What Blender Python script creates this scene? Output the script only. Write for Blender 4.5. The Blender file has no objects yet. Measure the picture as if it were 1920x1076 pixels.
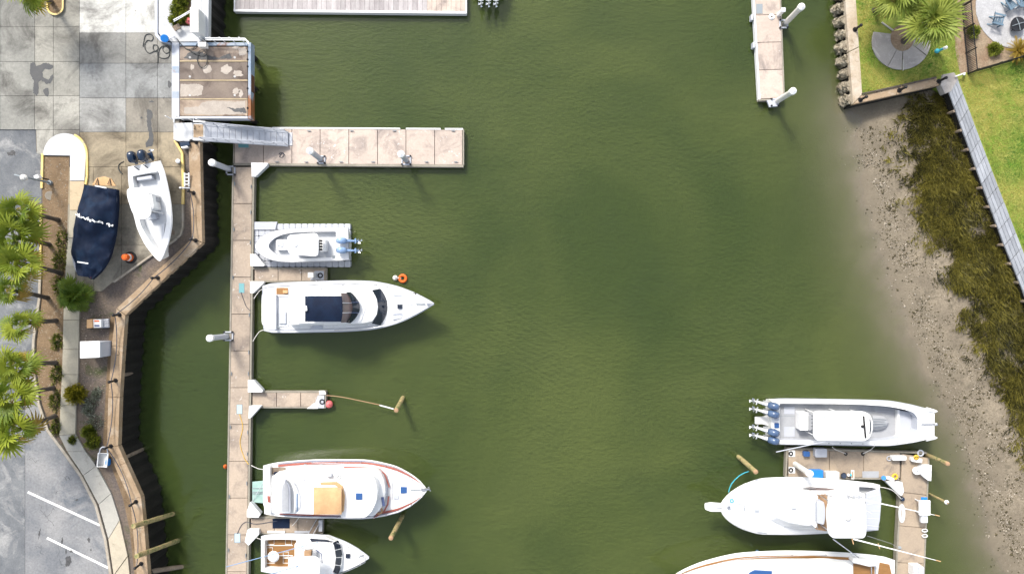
import bpy, bmesh, math, random
import numpy as np
from mathutils import Vector, Matrix, noise

# ------------------------------------------------------------------ camera, sky, sun, exposure
HC, FP = 52.0, 1300.0            # drone height above the water (m), focal length in photo pixels
scene = bpy.context.scene
col = scene.collection
cam_d = bpy.data.cameras.new('camera'); cam = bpy.data.objects.new('camera', cam_d); col.objects.link(cam)
cam.location = (0, 0, HC); cam.rotation_euler = (0, 0, 0)
cam_d.sensor_fit = 'HORIZONTAL'; cam_d.sensor_width = 36.0; cam_d.lens = 36.0 * FP / 1920.0
cam_d.clip_start = 0.5; cam_d.clip_end = 3000.0
scene.camera = cam

SUN_EL = math.radians(46.0)
SUN_AZ = Vector((-0.46, 0.89))     # where the sun stands, in plan (x right, y up in the picture)
world = bpy.data.worlds.new('World'); scene.world = world; world.use_nodes = True
wn = world.node_tree
sky = wn.nodes.new('ShaderNodeTexSky'); sky.sky_type = 'NISHITA'; sky.sun_disc = False
sky.sun_elevation = SUN_EL; sky.sun_rotation = math.atan2(SUN_AZ.x, SUN_AZ.y)
sky.air_density = 1.0; sky.dust_density = 2.5; sky.ozone_density = 1.0
wn.nodes['Background'].inputs['Strength'].default_value = 0.115
hs_ = wn.nodes.new('ShaderNodeHueSaturation'); hs_.inputs['Saturation'].default_value = 0.45   # thin high cloud whitens the sky
wn.links.new(sky.outputs[0], hs_.inputs['Color']); wn.links.new(hs_.outputs[0], wn.nodes['Background'].inputs['Color'])
sun_d = bpy.data.lights.new('sun', 'SUN'); sun_d.energy = 1.7; sun_d.angle = math.radians(12.0)
sun_d.color = (1.0, 0.94, 0.85)
sun = bpy.data.objects.new('sun', sun_d); col.objects.link(sun)
_d = Vector((SUN_AZ.x * math.cos(SUN_EL), SUN_AZ.y * math.cos(SUN_EL), math.sin(SUN_EL)))
sun.rotation_euler = _d.to_track_quat('Z', 'Y').to_euler(); sun.location = (0, 0, 60)
vs = scene.view_settings
vs.view_transform = 'Standard'; vs.look = 'None'; vs.gamma = 1.0; vs.use_curve_mapping = False
vs.exposure = 1.36
scene.render.engine = 'CYCLES'
cy = scene.cycles
cy.use_denoising = True; cy.volume_bounces = 0; cy.max_bounces = 6; cy.adaptive_threshold = 0.02; cy.transparent_max_bounces = 16
cy.diffuse_bounces = 2; cy.glossy_bounces = 2; cy.use_adaptive_sampling = True
cy.caustics_reflective = False; cy.caustics_refractive = False

R = random.Random(11)

# ------------------------------------------------------------------ helpers
def U(px, py, z=0.0):
    """the point at height z that stands where the photograph shows (px, py)"""
    k = (HC - z) / FP
    return Vector(((px - 960.0) * k, (538.0 - py) * k, z))

def U2(px, py, z=0.0):
    v = U(px, py, z); return (v.x, v.y)

def rp(poly, r, n=4):
    """round the corners of a polygon (same units as the polygon)"""
    out = []; m = len(poly)
    for i in range(m):
        p0, p1, p2 = Vector(poly[i - 1]), Vector(poly[i]), Vector(poly[(i + 1) % m])
        a, b = p0 - p1, p2 - p1
        ra = min(r, a.length * .48); rb = min(r, b.length * .48)
        A = p1 + a.normalized() * ra; B = p1 + b.normalized() * rb
        for k in range(n + 1):
            t = k / n
            out.append(tuple(A * (1 - t) ** 2 + p1 * 2 * t * (1 - t) + B * t * t))
    return out

def rect(x0, y0, x1, y1): return [(x0, y0), (x1, y0), (x1, y1), (x0, y1)]

def quad_line(p, q, w):
    """a thin four-cornered strip of width w from p to q, in pixels"""
    p, q = Vector(p), Vector(q); d = (q - p).normalized(); n = Vector((-d.y, d.x)) * w / 2
    return [tuple(p + n), tuple(q + n), tuple(q - n), tuple(p - n)]

def clip(poly, x0, y0, x1, y1):
    def cut(ps, f, inter):
        out = []
        for i in range(len(ps)):
            a, b = ps[i - 1], ps[i]
            if f(b):
                if not f(a): out.append(inter(a, b))
                out.append(b)
            elif f(a): out.append(inter(a, b))
        return out
    def ix(c): return lambda a, b: (c, a[1] + (b[1] - a[1]) * (c - a[0]) / (b[0] - a[0]))
    def iy(c): return lambda a, b: (a[0] + (b[0] - a[0]) * (c - a[1]) / (b[1] - a[1]), c)
    ps = list(poly)
    for f, inter in ((lambda p: p[0] >= x0, ix(x0)), (lambda p: p[0] <= x1, ix(x1)),
                     (lambda p: p[1] >= y0, iy(y0)), (lambda p: p[1] <= y1, iy(y1))):
        if not ps: return []
        ps = cut(ps, f, inter)
    return ps

def inside(poly, x, y):
    c = False; n = len(poly); j = n - 1
    for i in range(n):
        xi, yi = poly[i]; xj, yj = poly[j]
        if (yi > y) != (yj > y) and x < (xj - xi) * (y - yi) / (yj - yi) + xi: c = not c
        j = i
    return c

WL = {}
def wl(o): return WL.get(o.name, Vector((0, 0, 0))) if o is not None else Vector((0, 0, 0))

def tag(o, label=None, cat=None, group=None, kind=None):
    if label: o['label'] = label
    if cat: o['category'] = cat
    if group: o['group'] = group
    if kind: o['kind'] = kind
    return o

def T(name, label, cat, loc, group=None, kind=None):
    o = bpy.data.objects.new(name, None); col.objects.link(o)
    o.location = loc; o.empty_display_size = 0.2; WL[o.name] = Vector(loc)
    return tag(o, label, cat, group, kind)

def link(o, parent, loc):
    col.objects.link(o)
    if parent is not None: o.parent = parent
    o.location = Vector(loc) - wl(parent); WL[o.name] = Vector(loc)

class MB:
    def __init__(s): s.v = []; s.f = []
    def add(s, vs_, fs):
        b = len(s.v); s.v += [tuple(v) for v in vs_]; s.f += [tuple(b + i for i in f) for f in fs]; return s
    def prism(s, pts, z0, z1, top=None):
        n = len(pts); top = top or pts
        vs_ = [(p[0], p[1], z0) for p in pts] + [(p[0], p[1], z1) for p in top]
        fs = [tuple(range(n - 1, -1, -1)), tuple(range(n, 2 * n))]
        fs += [(i, (i + 1) % n, n + (i + 1) % n, n + i) for i in range(n)]
        return s.add(vs_, fs)
    def pp(s, px, z0, z1, ptop=None):
        """prism from pixel polygons; the outline is taken at its upper face"""
        a = [U2(x, y, z1) for x, y in px]
        if ptop: return s.prism([U2(x, y, z0) for x, y in px], z0, z1, [U2(x, y, z1) for x, y in ptop])
        return s.prism(a, z0, z1)
    def pbox(s, x0, y0, x1, y1, z0, z1): return s.pp(rect(x0, y0, x1, y1), z0, z1)
    def sheet(s, px, z):
        return s.add([U(x, y, z) for x, y in px], [tuple(range(len(px)))])
    def box(s, c, d, rz=0.0):
        c = Vector(c); hx, hy, hz = d[0] / 2, d[1] / 2, d[2] / 2; ca, sa = math.cos(rz), math.sin(rz)
        vs_ = []
        for z in (-hz, hz):
            for x, y in ((-hx, -hy), (hx, -hy), (hx, hy), (-hx, hy)):
                vs_.append((c.x + x * ca - y * sa, c.y + x * sa + y * ca, c.z + z))
        return s.add(vs_, [(3, 2, 1, 0), (4, 5, 6, 7), (0, 1, 5, 4), (1, 2, 6, 5), (2, 3, 7, 6), (3, 0, 4, 7)])
    def tube(s, pts, r, n=6, closed=False):
        pts = [Vector(p) for p in pts]; m = len(pts)
        rr = r if isinstance(r, (list, tuple)) else [r] * m
        rings = []; up = Vector((0, 0, 1)); prev = None
        for i, p in enumerate(pts):
            if closed: d = pts[(i + 1) % m] - pts[i - 1]
            else: d = pts[min(i + 1, m - 1)] - pts[max(i - 1, 0)]
            d = d.normalized() if d.length > 1e-9 else up
            if prev is None:
                x = d.cross(up) if abs(d.z) < .95 else d.cross(Vector((1, 0, 0)))
            else: x = prev - d * prev.dot(d)
            if x.length < 1e-6: x = d.orthogonal()
            x.normalize(); prev = x; y = d.cross(x)
            rings.append([p + (x * math.cos(a) + y * math.sin(a)) * rr[i] for a in (2 * math.pi * k / n for k in range(n))])
        return s.loft(rings, cap=not closed, loop=closed)
    def loft(s, rings, closed=True, cap=True, loop=False):
        n = len(rings[0]); m = len(rings); vs_ = [v for r_ in rings for v in r_]; fs = []
        for i in range(m if loop else m - 1):
            j = (i + 1) % m
            for k in range(n if closed else n - 1):
                l = (k + 1) % n
                fs.append((i * n + k, i * n + l, j * n + l, j * n + k))
        if cap and not loop and closed:
            fs.append(tuple(range(n - 1, -1, -1))); fs.append(tuple((m - 1) * n + k for k in range(n)))
        return s.add(vs_, fs)
    def cyl(s, p0, p1, r0, r1=None, n=14): return s.tube([p0, p1], [r0, r0 if r1 is None else r1], n)
    def ball(s, c, r, nu=14, nv=8, squash=1.0):
        c = Vector(c); rings = []
        for j in range(nv + 1):
            a = -math.pi / 2 + math.pi * j / nv; q = max(math.cos(a), .02)
            rings.append([c + Vector((r * q * math.cos(b), r * q * math.sin(b), r * math.sin(a) * squash)) for b in (2 * math.pi * k / nu for k in range(nu))])
        return s.loft(rings)
    def torus(s, c, R0, r, n=20, m=8, nrm=(0, 0, 1)):
        c = Vector(c); nz = Vector(nrm).normalized(); x = nz.orthogonal().normalized(); y = nz.cross(x)
        return s.tube([c + (x * math.cos(a) + y * math.sin(a)) * R0 for a in (2 * math.pi * k / n for k in range(n))], r, m, closed=True)
    def build(s, name, m, parent=None, bev=0.0, seg=2, smooth=False, color=None, label=None, cat=None, group=None, kind=None, origin=None, sharp=35):
        me = bpy.data.meshes.new(name)
        vs_ = s.v
        if origin is None:
            xs = [v[0] for v in vs_]; ys = [v[1] for v in vs_]; zs_ = [v[2] for v in vs_]
            origin = Vector(((min(xs) + max(xs)) / 2, (min(ys) + max(ys)) / 2, min(zs_)))
        else: origin = Vector(origin)
        me.from_pydata([(v[0] - origin.x, v[1] - origin.y, v[2] - origin.z) for v in vs_], [], s.f)
        bm = bmesh.new(); bm.from_mesh(me)
        bmesh.ops.recalc_face_normals(bm, faces=bm.faces)
        if bev:
            es = [e for e in bm.edges if len(e.link_faces) == 2 and e.calc_face_angle(0) > .5]
            bmesh.ops.bevel(bm, geom=es, offset=bev, segments=seg, profile=.5, affect='EDGES', clamp_overlap=True)
        bm.to_mesh(me); bm.free()
        if smooth:
            me.shade_smooth(); me.set_sharp_from_angle(angle=math.radians(sharp))
        o = bpy.data.objects.new(name, me); me.materials.append(m)
        link(o, parent, origin)
        if color: o.color = (*color, 1.0)
        return tag(o, label, cat, group, kind)

def inst(me, name, parent, loc, rot=(0, 0, 0), scale=(1, 1, 1), color=None):
    o = bpy.data.objects.new(name, me); link(o, parent, loc)
    o.rotation_euler = rot; o.scale = scale if hasattr(scale, '__len__') else (scale,) * 3
    if color: o.color = (*color, 1.0)
    return o

# ------------------------------------------------------------------ materials
def new_mat(name):
    m = bpy.data.materials.new(name); m.use_nodes = True
    nt = m.node_tree; return m, nt, nt.nodes['Principled BSDF']
def nd(nt, t, **kw):
    n = nt.nodes.new(t)
    for k, v in kw.items(): setattr(n, k, v)
    return n
def wpos(nt):
    return nd(nt, 'ShaderNodeNewGeometry').outputs['Position']
def tnoise(nt, scale, detail=4.0, rough=.6, vec=None, dist=0.0, sc=None):
    n = nd(nt, 'ShaderNodeTexNoise'); n.inputs['Scale'].default_value = scale
    n.inputs['Detail'].default_value = detail; n.inputs['Roughness'].default_value = rough
    n.inputs['Distortion'].default_value = dist
    v = vec if vec is not None else wpos(nt)
    if sc is not None:
        mp = nd(nt, 'ShaderNodeMapping'); mp.inputs['Scale'].default_value = sc
        nt.links.new(v, mp.inputs[0]); v = mp.outputs[0]
    nt.links.new(v, n.inputs['Vector'])
    return n.outputs['Fac']
def ramp(nt, fac, a, b, ca=0.0, cb=1.0):
    r = nd(nt, 'ShaderNodeMapRange'); r.clamp = True
    r.inputs[1].default_value = a; r.inputs[2].default_value = b; r.inputs[3].default_value = ca; r.inputs[4].default_value = cb
    nt.links.new(fac, r.inputs[0]); return r.outputs[0]
def mixc(nt, fac, a, b, mode='MIX'):
    n = nd(nt, 'ShaderNodeMix', data_type='RGBA', blend_type=mode)
    for s_, v in ((0, fac), (6, a), (7, b)):
        if hasattr(v, 'is_output'): nt.links.new(v, n.inputs[s_])
        elif s_ == 0: n.inputs[0].default_value = v
        else: n.inputs[s_].default_value = (*v, 1.0) if len(v) == 3 else v
    return n.outputs[2]
def math_(nt, op, a, b=None):
    n = nd(nt, 'ShaderNodeMath', operation=op)
    for i, v in enumerate((a, b)):
        if v is None: continue
        if hasattr(v, 'is_output'): nt.links.new(v, n.inputs[i])
        else: n.inputs[i].default_value = v
    return n.outputs[0]

def surf(name, c1, c2=None, s1=.6, c3=None, s3=.9, t3=(.56, .68), fine=.12, sf=14.0, rough=.75, bump=.0, sb=20.0,
         rnd=.0, spec=.35, metal=0.0, stretch=None, obcol=False, dist=0.4, spots=None):
    m, nt, b = new_mat(name)
    c = None
    if c2 is not None:
        f = ramp(nt, tnoise(nt, s1, 6, .62, dist=dist, sc=stretch), .36, .64)
        c = mixc(nt, f, c1, c2)
    else:
        c = mixc(nt, 0.0, c1, c1)
    if c3 is not None:
        f = ramp(nt, tnoise(nt, s3, 7, .68, dist=.8), t3[0], t3[1])
        c = mixc(nt, f, c, c3)
    if spots:                                  # droppings, lichen and scuffs: small sparse flecks
        f = ramp(nt, tnoise(nt, spots[1], 3, .55, dist=1.2), spots[2], spots[2] + .035)
        f = math_(nt, 'MULTIPLY', f, ramp(nt, tnoise(nt, .35, 3), .45, .6)); c = mixc(nt, f, c, spots[0])
    if fine:
        f = ramp(nt, tnoise(nt, sf, 5, .75, sc=stretch), .25, .75, 1 - fine, 1 + fine)
        k = nd(nt, 'ShaderNodeCombineColor')
        for i in range(3): nt.links.new(f, k.inputs[i])
        c = mixc(nt, 1.0, c, k.outputs[0], 'MULTIPLY')
    if rnd or obcol:
        oi = nd(nt, 'ShaderNodeObjectInfo')
        if obcol: c = mixc(nt, 1.0, c, oi.outputs['Color'], 'MULTIPLY')
        if rnd:
            f = ramp(nt, oi.outputs['Random'], 0, 1, 1 - rnd, 1 + rnd)
            k = nd(nt, 'ShaderNodeCombineColor')
            for i in range(3): nt.links.new(f, k.inputs[i])
            c = mixc(nt, 1.0, c, k.outputs[0], 'MULTIPLY')
    nt.links.new(c, b.inputs['Base Color'])
    b.inputs['Roughness'].default_value = rough; b.inputs['Metallic'].default_value = metal
    b.inputs['Specular IOR Level'].default_value = spec
    if bump:
        bn = nd(nt, 'ShaderNodeBump'); bn.inputs['Strength'].default_value = bump; bn.inputs['Distance'].default_value = .03
        nt.links.new(tnoise(nt, sb, 6, .7, sc=stretch), bn.inputs['Height']); nt.links.new(bn.outputs[0], b.inputs['Normal'])
    return m

M = {}
M['white'] = surf('gelcoat_white', (.80, .80, .79), (.73, .735, .73), 1.1, c3=(.62, .61, .58), s3=.9, t3=(.58, .76), fine=.05, rough=.25, spec=.5)
M['whiteb'] = surf('moulded_white', (.66, .67, .68), (.58, .60, .62), 1.3, c3=(.45, .45, .43), s3=2.2, t3=(.62, .78), fine=.06, rough=.5)
M['offwhite'] = surf('aged_white', (.72, .70, .66), (.60, .58, .54), 1.6, fine=.06, rough=.55)
M['nonskid'] = surf('nonskid_deck', (.62, .64, .66), (.55, .57, .60), 1.4, fine=.08, sf=40, rough=.7)
M['grey'] = surf('grey_deck', (.36, .37, .39), (.30, .31, .33), 1.4, fine=.08, rough=.7)
M['lgrey'] = surf('light_grey', (.44, .46, .51), (.44, .46, .50), 1.0, fine=.05, rough=.6)
M['navy'] = surf('navy_canvas', (.004, .012, .034), (.003, .008, .024), 1.2, c3=(.006, .020, .048), s3=.8, t3=(.5, .7), fine=.2, rough=.75, spec=.2, bump=.15, sb=6)
M['navyg'] = surf('navy_gloss', (.008, .022, .05), None, fine=.05, rough=.12, spec=.6)
M['glass'] = surf('dark_glass', (.010, .016, .03), (.016, .022, .04), .8, fine=.05, rough=.06, spec=.7)
M['vinyl'] = surf('clear_vinyl', (.20, .15, .14), (.11, .10, .11), 1.2, fine=.05, rough=.12, spec=.6)
M['black'] = surf('black_rubber', (.012, .012, .014), None, fine=.15, rough=.6)
M['blackm'] = surf('black_metal', (.012, .012, .014), None, fine=.1, rough=.45)
M['steel'] = surf('stainless', (.62, .63, .65), None, fine=.04, rough=.22, metal=.9)
M['alum'] = surf('aluminium', (.50, .52, .56), (.42, .44, .48), 1.5, fine=.08, rough=.45, metal=.25)
M['teak'] = surf('teak', (.30, .155, .055), (.24, .12, .04), 2.5, fine=.2, sf=18, rough=.6, stretch=(.4, 4, 1))
M['redtrim'] = surf('mahogany_red', (.33, .10, .075), (.27, .085, .065), 1.5, fine=.12, rough=.4)
M['bluetrim'] = surf('blue_grey_stripe', (.075, .10, .20), None, fine=.06, rough=.35)
M['bluehatch'] = surf('blue_hatch', (.03, .09, .25), None, fine=.05, rough=.12, spec=.6)
M['tan'] = surf('tan_canvas', (.55, .35, .18), (.49, .30, .15), 2.2, fine=.08, rough=.8, bump=.15, sb=8)
M['tancush'] = surf('tan_cushion', (.40, .25, .14), (.34, .21, .12), 2, fine=.1, rough=.7)
M['bluecowl'] = surf('pale_blue_cowl', (.26, .38, .58), (.20, .31, .50), 1.6, fine=.05, rough=.25, spec=.5)
M['steelblue'] = surf('steel_blue_cowl', (.07, .12, .22), (.05, .08, .15), 2.4, fine=.06, rough=.22, spec=.55)
M['bluepaint'] = surf('faded_blue_paint', (.20, .27, .36), (.30, .34, .39), 1.2, c3=(.22, .085, .03), s3=.35, t3=(.56, .62), fine=.12, rough=.55)
M['blueplastic'] = surf('blue_plastic', (.02, .20, .60), None, fine=.05, rough=.4)
M['teal'] = surf('teal_plate', (.16, .36, .38), None, fine=.1, rough=.5)
M['plate'] = surf('pale_blue_lid', (.42, .56, .64), None, fine=.06, rough=.5)
M['platefr'] = surf('grey_frame', (.24, .27, .29), None, fine=.06, rough=.6)
M['mint'] = surf('mint_grating', (.33, .47, .43), (.27, .41, .38), 2, fine=.08, rough=.4)
M['orange'] = surf('orange_plastic', (.72, .13, .02), None, fine=.06, rough=.45)
M['red'] = surf('red_vinyl', (.62, .10, .09), None, fine=.05, rough=.45)
M['pink'] = surf('faded_red_float', (.70, .16, .16), None, fine=.06, rough=.5)
M['yellowp'] = surf('yellow_paint', (.68, .50, .14), (.60, .47, .22), 1.8, c3=(.42, .38, .30), s3=1.4, t3=(.60, .68), fine=.12, rough=.7)
M['ybright'] = surf('yellow_plastic', (.72, .44, .05), None, fine=.05, rough=.5)
M['whitep'] = surf('white_paint', (.74, .74, .72), (.66, .66, .64), 3, c3=(.30, .31, .33), s3=6, t3=(.66, .76), fine=.1, rough=.7)
M['apron'] = surf('apron_concrete', (.285, .275, .25), (.21, .205, .188), .45, c3=(.095, .09, .082), s3=.30, t3=(.48, .66), fine=.24, sf=5, rough=.85, bump=.15, obcol=True, spots=((.13, .125, .12), 2.2, .67))
M['kerb'] = surf('kerb_concrete', (.40, .36, .30), (.32, .28, .22), 1.4, c3=(.16, .13, .10), s3=1.6, t3=(.60, .74), fine=.15, rough=.85, bump=.2)
M['walk'] = surf('walk_concrete', (.40, .38, .34), (.33, .32, .29), .9, c3=(.22, .21, .18), s3=.8, t3=(.58, .74), fine=.14, sf=10, rough=.85, bump=.15, obcol=True)
M['whitewalk'] = surf('painted_concrete', (.52, .53, .54), (.45, .46, .47), .7, c3=(.36, .36, .35), s3=.8, t3=(.56, .74), fine=.1, rough=.8)
M['asphalt'] = surf('old_asphalt', (.17, .178, .185), (.105, .113, .125), .5, c3=(.29, .29, .285), s3=.45, t3=(.52, .66), fine=.25, sf=10, rough=.9, bump=.3, sb=30)
M['asphalt2'] = surf('lot_asphalt', (.255, .255, .255), (.155, .163, .175), .35, c3=(.10, .115, .135), s3=.4, t3=(.55, .70), fine=.28, sf=7, rough=.9, bump=.3, sb=30)
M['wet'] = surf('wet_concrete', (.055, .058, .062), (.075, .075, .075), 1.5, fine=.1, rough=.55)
M['oil'] = surf('oil_stain', (.05, .05, .052), (.10, .10, .10), 2.5, fine=.2, rough=.7)
M['mulch'] = surf('mulch', (.21, .145, .085), (.14, .095, .055), 1.1, c3=(.30, .25, .18), s3=1.5, t3=(.58, .72), fine=.4, sf=9, rough=.95, bump=.6, sb=14)
M['soil'] = surf('dark_mulch', (.115, .095, .085), (.16, .125, .095), .9, c3=(.065, .075, .03), s3=.7, t3=(.56, .68), fine=.45, sf=8, rough=.95, bump=.6, sb=14)
M['cap'] = surf('seawall_cap', (.36, .265, .175), (.29, .205, .125), .8, c3=(.42, .35, .27), s3=1.0, t3=(.54, .68), fine=.2, spots=((.12, .09, .06), 3.0, .62), sf=7, rough=.85, bump=.2)
M['capw'] = surf('pale_seawall_cap', (.48, .42, .34), (.40, .32, .23), .9, c3=(.24, .18, .12), s3=1.8, t3=(.57, .7), fine=.2, sf=7, rough=.85, bump=.3)
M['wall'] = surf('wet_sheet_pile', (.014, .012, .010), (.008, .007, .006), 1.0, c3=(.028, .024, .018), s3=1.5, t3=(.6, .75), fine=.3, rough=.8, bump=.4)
M['pile'] = surf('weathered_pile', (.25, .20, .15), (.17, .13, .10), 1.3, c3=(.10, .10, .06), s3=1.2, t3=(.55, .7), fine=.3, rough=.9, bump=.4)
M['woodpile'] = surf('timber_pile', (.40, .29, .15), (.28, .25, .11), 2.5, c3=(.13, .15, .055), s3=2.2, t3=(.48, .60), fine=.35, rough=.85, bump=.3)
M['dock'] = surf('dock_concrete', (.40, .325, .255), (.335, .275, .22), .7, c3=(.20, .165, .14), s3=.6, t3=(.50, .70), fine=.16, sf=6, rough=.85, bump=.12, rnd=.08, spots=((.62, .60, .56), 4.0, .66))
M['dockend'] = surf('pale_dock_concrete', (.52, .43, .365), (.45, .375, .32), .8, c3=(.255, .215, .195), s3=.62, t3=(.50, .70), fine=.14, sf=6, rough=.85, bump=.12, rnd=.07, spots=((.66, .64, .62), 3.5, .64))
M['rdock'] = surf('tan_dock_concrete', (.38, .305, .225), (.33, .265, .20), .9, c3=(.22, .18, .145), s3=.8, t3=(.52, .70), fine=.14, sf=8, rough=.85, bump=.12, rnd=.05)
M['float'] = surf('dock_float', (.10, .10, .095), (.07, .07, .065), 1, fine=.2, rough=.8)
M['waler'] = surf('dock_waler', (.30, .275, .225), (.23, .21, .17), 1.4, fine=.15, rough=.8, stretch=(1, 1, 1))
M['rubwhite'] = surf('white_rub_strip', (.72, .72, .72), None, fine=.08, rough=.5)
M['lift'] = surf('lift_deck', (.36, .305, .245), (.24, .20, .17), .5, obcol=True, c3=(.17, .135, .11), s3=.45, t3=(.50, .60), fine=.15, sf=7, rough=.8, bump=.15)
M['liftbeam'] = surf('lift_beam', (.44, .35, .22), (.35, .28, .18), 1.6, fine=.2, rough=.8)
M['rust'] = surf('rusty_steel', (.13, .055, .025), (.08, .04, .025), 2, fine=.25, rough=.85)
M['plank'] = surf('grey_plank', (.30, .315, .34), (.24, .255, .28), 1.2, fine=.22, sf=12, rough=.85, bump=.3, rnd=.16, stretch=(3, .6, 1))
M['ringc'] = surf('grey_walk', (.36, .335, .31), (.28, .26, .245), .9, c3=(.44, .41, .38), s3=1.2, t3=(.55, .7), fine=.14, rough=.85, bump=.15)
M['gravel'] = surf('gravel_pad', (.44, .44, .45), (.36, .36, .37), 1.4, fine=.3, sf=16, rough=.95, bump=.6, sb=22)
M['lawn'] = surf('lawn_soil', (.13, .22, .022), (.30, .28, .07), .5, c3=(.06, .16, .010), s3=.5, t3=(.54, .66), fine=.25, sf=9, rough=.95, bump=.5)
M['barrow'] = surf('bare_mulch', (.23, .155, .10), (.30, .235, .16), 1.0, c3=(.12, .09, .05), s3=1.4, t3=(.57, .7), fine=.4, sf=10, rough=.95, bump=.6)
M['adir'] = surf('blue_grey_slats', (.13, .20, .26), (.10, .155, .21), 2, fine=.12, rough=.6)
M['firepit'] = surf('black_iron', (.012, .013, .016), (.02, .02, .024), 2, fine=.15, rough=.5)
M['rope'] = surf('dark_rope', (.05, .06, .085), None, fine=.15, rough=.8)
M['hose'] = surf('dark_hose', (.035, .04, .04), None, fine=.1, rough=.6)
M['turq'] = surf('turquoise_line', (.05, .36, .44), None, fine=.1, rough=.6)
M['trunk'] = surf('palm_trunk', (.105, .085, .068), (.065, .055, .048), 2.2, fine=.35, sf=12, rough=.95, bump=.6)
M['barnacle'] = surf('oyster_crust', (.34, .30, .23), (.18, .15, .11), 2.6, c3=(.06, .05, .03), s3=2.4, t3=(.50, .60), fine=.5, rough=.95, bump=.8)
M['stone'] = surf('shell_stone', (.42, .37, .30), (.30, .26, .2), 3, fine=.3, rough=.9, rnd=.2)

def leaf_mat(name, ca, cb, tone=False, trans=.35):
    m, nt, b = new_mat(name)
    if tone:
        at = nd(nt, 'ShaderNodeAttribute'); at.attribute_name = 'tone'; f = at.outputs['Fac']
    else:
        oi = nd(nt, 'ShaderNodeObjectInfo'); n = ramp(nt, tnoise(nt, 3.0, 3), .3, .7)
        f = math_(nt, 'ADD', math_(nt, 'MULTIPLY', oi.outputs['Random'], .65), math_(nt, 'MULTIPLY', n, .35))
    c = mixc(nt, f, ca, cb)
    nt.links.new(c, b.inputs['Base Color']); b.inputs['Roughness'].default_value = .55; b.inputs['Specular IOR Level'].default_value = .3
    tr = nd(nt, 'ShaderNodeBsdfTranslucent'); nt.links.new(c, tr.inputs[0])
    mx = nd(nt, 'ShaderNodeMixShader'); mx.inputs[0].default_value = trans
    nt.links.new(b.outputs[0], mx.inputs[1]); nt.links.new(tr.outputs[0], mx.inputs[2])
    nt.links.new(mx.outputs[0], nt.nodes['Material Output'].inputs['Surface'])
    return m
M['frond'] = leaf_mat('palm_frond', (.075, .14, .014), (.32, .36, .035))
M['frondy'] = leaf_mat('yellowed_frond', (.46, .36, .05), (.32, .20, .05))
M['frondl'] = leaf_mat('pale_frond', (.15, .22, .03), (.40, .44, .09))
M['frondd'] = leaf_mat('sago_frond', (.05, .115, .016), (.20, .27, .03))
M['bushleaf'] = leaf_mat('shrub_leaf', (.03, .06, .008), (.24, .27, .03), True)
M['yleaf'] = leaf_mat('yellow_shrub_leaf', (.14, .15, .015), (.42, .36, .03), True)
M['silver'] = leaf_mat('silver_leaf', (.16, .19, .12), (.38, .40, .33), True)
M['marsh'] = leaf_mat('marsh_blade', (.020, .021, .008), (.28, .245, .045), True, .25)
M['grass'] = leaf_mat('lawn_blade', (.060, .175, .008), (.42, .37, .085), True, .3)
# ------------------------------------------------------------------ terrain, water
SHORE = [(1760, -600), (1740, -200), (1725, 60), (1640, 180), (1604, 212), (1610, 250), (1622, 330), (1644, 430), (1674, 540), (1714, 640), (1760, 730), (1800, 800), (1830, 890), (1854, 980), (1886, 1076), (1945, 1250), (2100, 1700)]
SH = np.array([U2(x, y) for x, y in SHORE])
def shore_dist(x, y):
    """signed distance to the waterline, positive on the beach side"""
    x = np.asarray(x, float); y = np.asarray(y, float); best = np.full(x.shape, 1e9); sg = np.zeros(x.shape)
    for i in range(len(SH) - 1):
        a, b = SH[i], SH[i + 1]; d = b - a; L2 = d @ d
        t = np.clip(((x - a[0]) * d[0] + (y - a[1]) * d[1]) / L2, 0, 1)
        qx, qy = x - a[0] - t * d[0], y - a[1] - t * d[1]; r = np.hypot(qx, qy)
        s = np.sign(-(d[0] * (y - a[1]) - d[1] * (x - a[0])))
        m = r < best; best = np.where(m, r, best); sg = np.where(m, -s, sg)
    return best * sg
def ter_h(x, y):
    d = shore_dist(x, y)
    return np.where(d > 0, np.minimum(.10 * d, 1.15), np.maximum(.07 * d - .018 * d * d, -3.2))
_gx, _gy = np.meshgrid(np.arange(20, 60, .5), np.arange(-45, 45, .5)); _gh = ter_h(_gx.ravel(), _gy.ravel()).reshape(_gx.shape).tolist()
def height(x, y):
    i = min(max(x - 20, 0) * 2, 78.9); j = min(max(y + 45, 0) * 2, 178.9); a, c = int(i), int(j); f, g = i - a, j - c
    h = (_gh[c][a] * (1 - f) + _gh[c][a + 1] * f) * (1 - g) + (_gh[c + 1][a] * (1 - f) + _gh[c + 1][a + 1] * f) * g
    return h + .05 * noise.noise(Vector((x * .8, y * .8, 0))) + .03 * noise.noise(Vector((x * 2.7, y * 2.7, 3)))

def axis(lo, hi, a, b, step, far):
    v = list(np.arange(a, b + 1e-6, step)); return [lo, lo * .4 + a * .6] + v + [b * .6 + hi * .4, hi]
xs = axis(-900, 900, -60, 18, 6, 0)[:-2] + list(np.arange(19, 48.1, .45)) + [60, 200, 900]
ys = axis(-900, 900, -36, 36, .5, 0)
X, Y = np.meshgrid(xs, ys); Z = ter_h(X.ravel(), Y.ravel()).reshape(X.shape)
b = MB(); nx, ny = len(xs), len(ys)
vv = []
for j in range(ny):
    for i in range(nx):
        x, y, z = X[j, i], Y[j, i], Z[j, i]
        if 18 < x < 50 and abs(y) < 37:
            z += .07 * noise.noise(Vector((x * .7, y * .7, 0))) + .035 * noise.noise(Vector((x * 2.3, y * 2.3, 3)))
        vv.append((x, y, z))
b.add(vv, [(j * nx + i, j * nx + i + 1, (j + 1) * nx + i + 1, (j + 1) * nx + i) for j in range(ny - 1) for i in range(nx - 1)])
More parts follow.
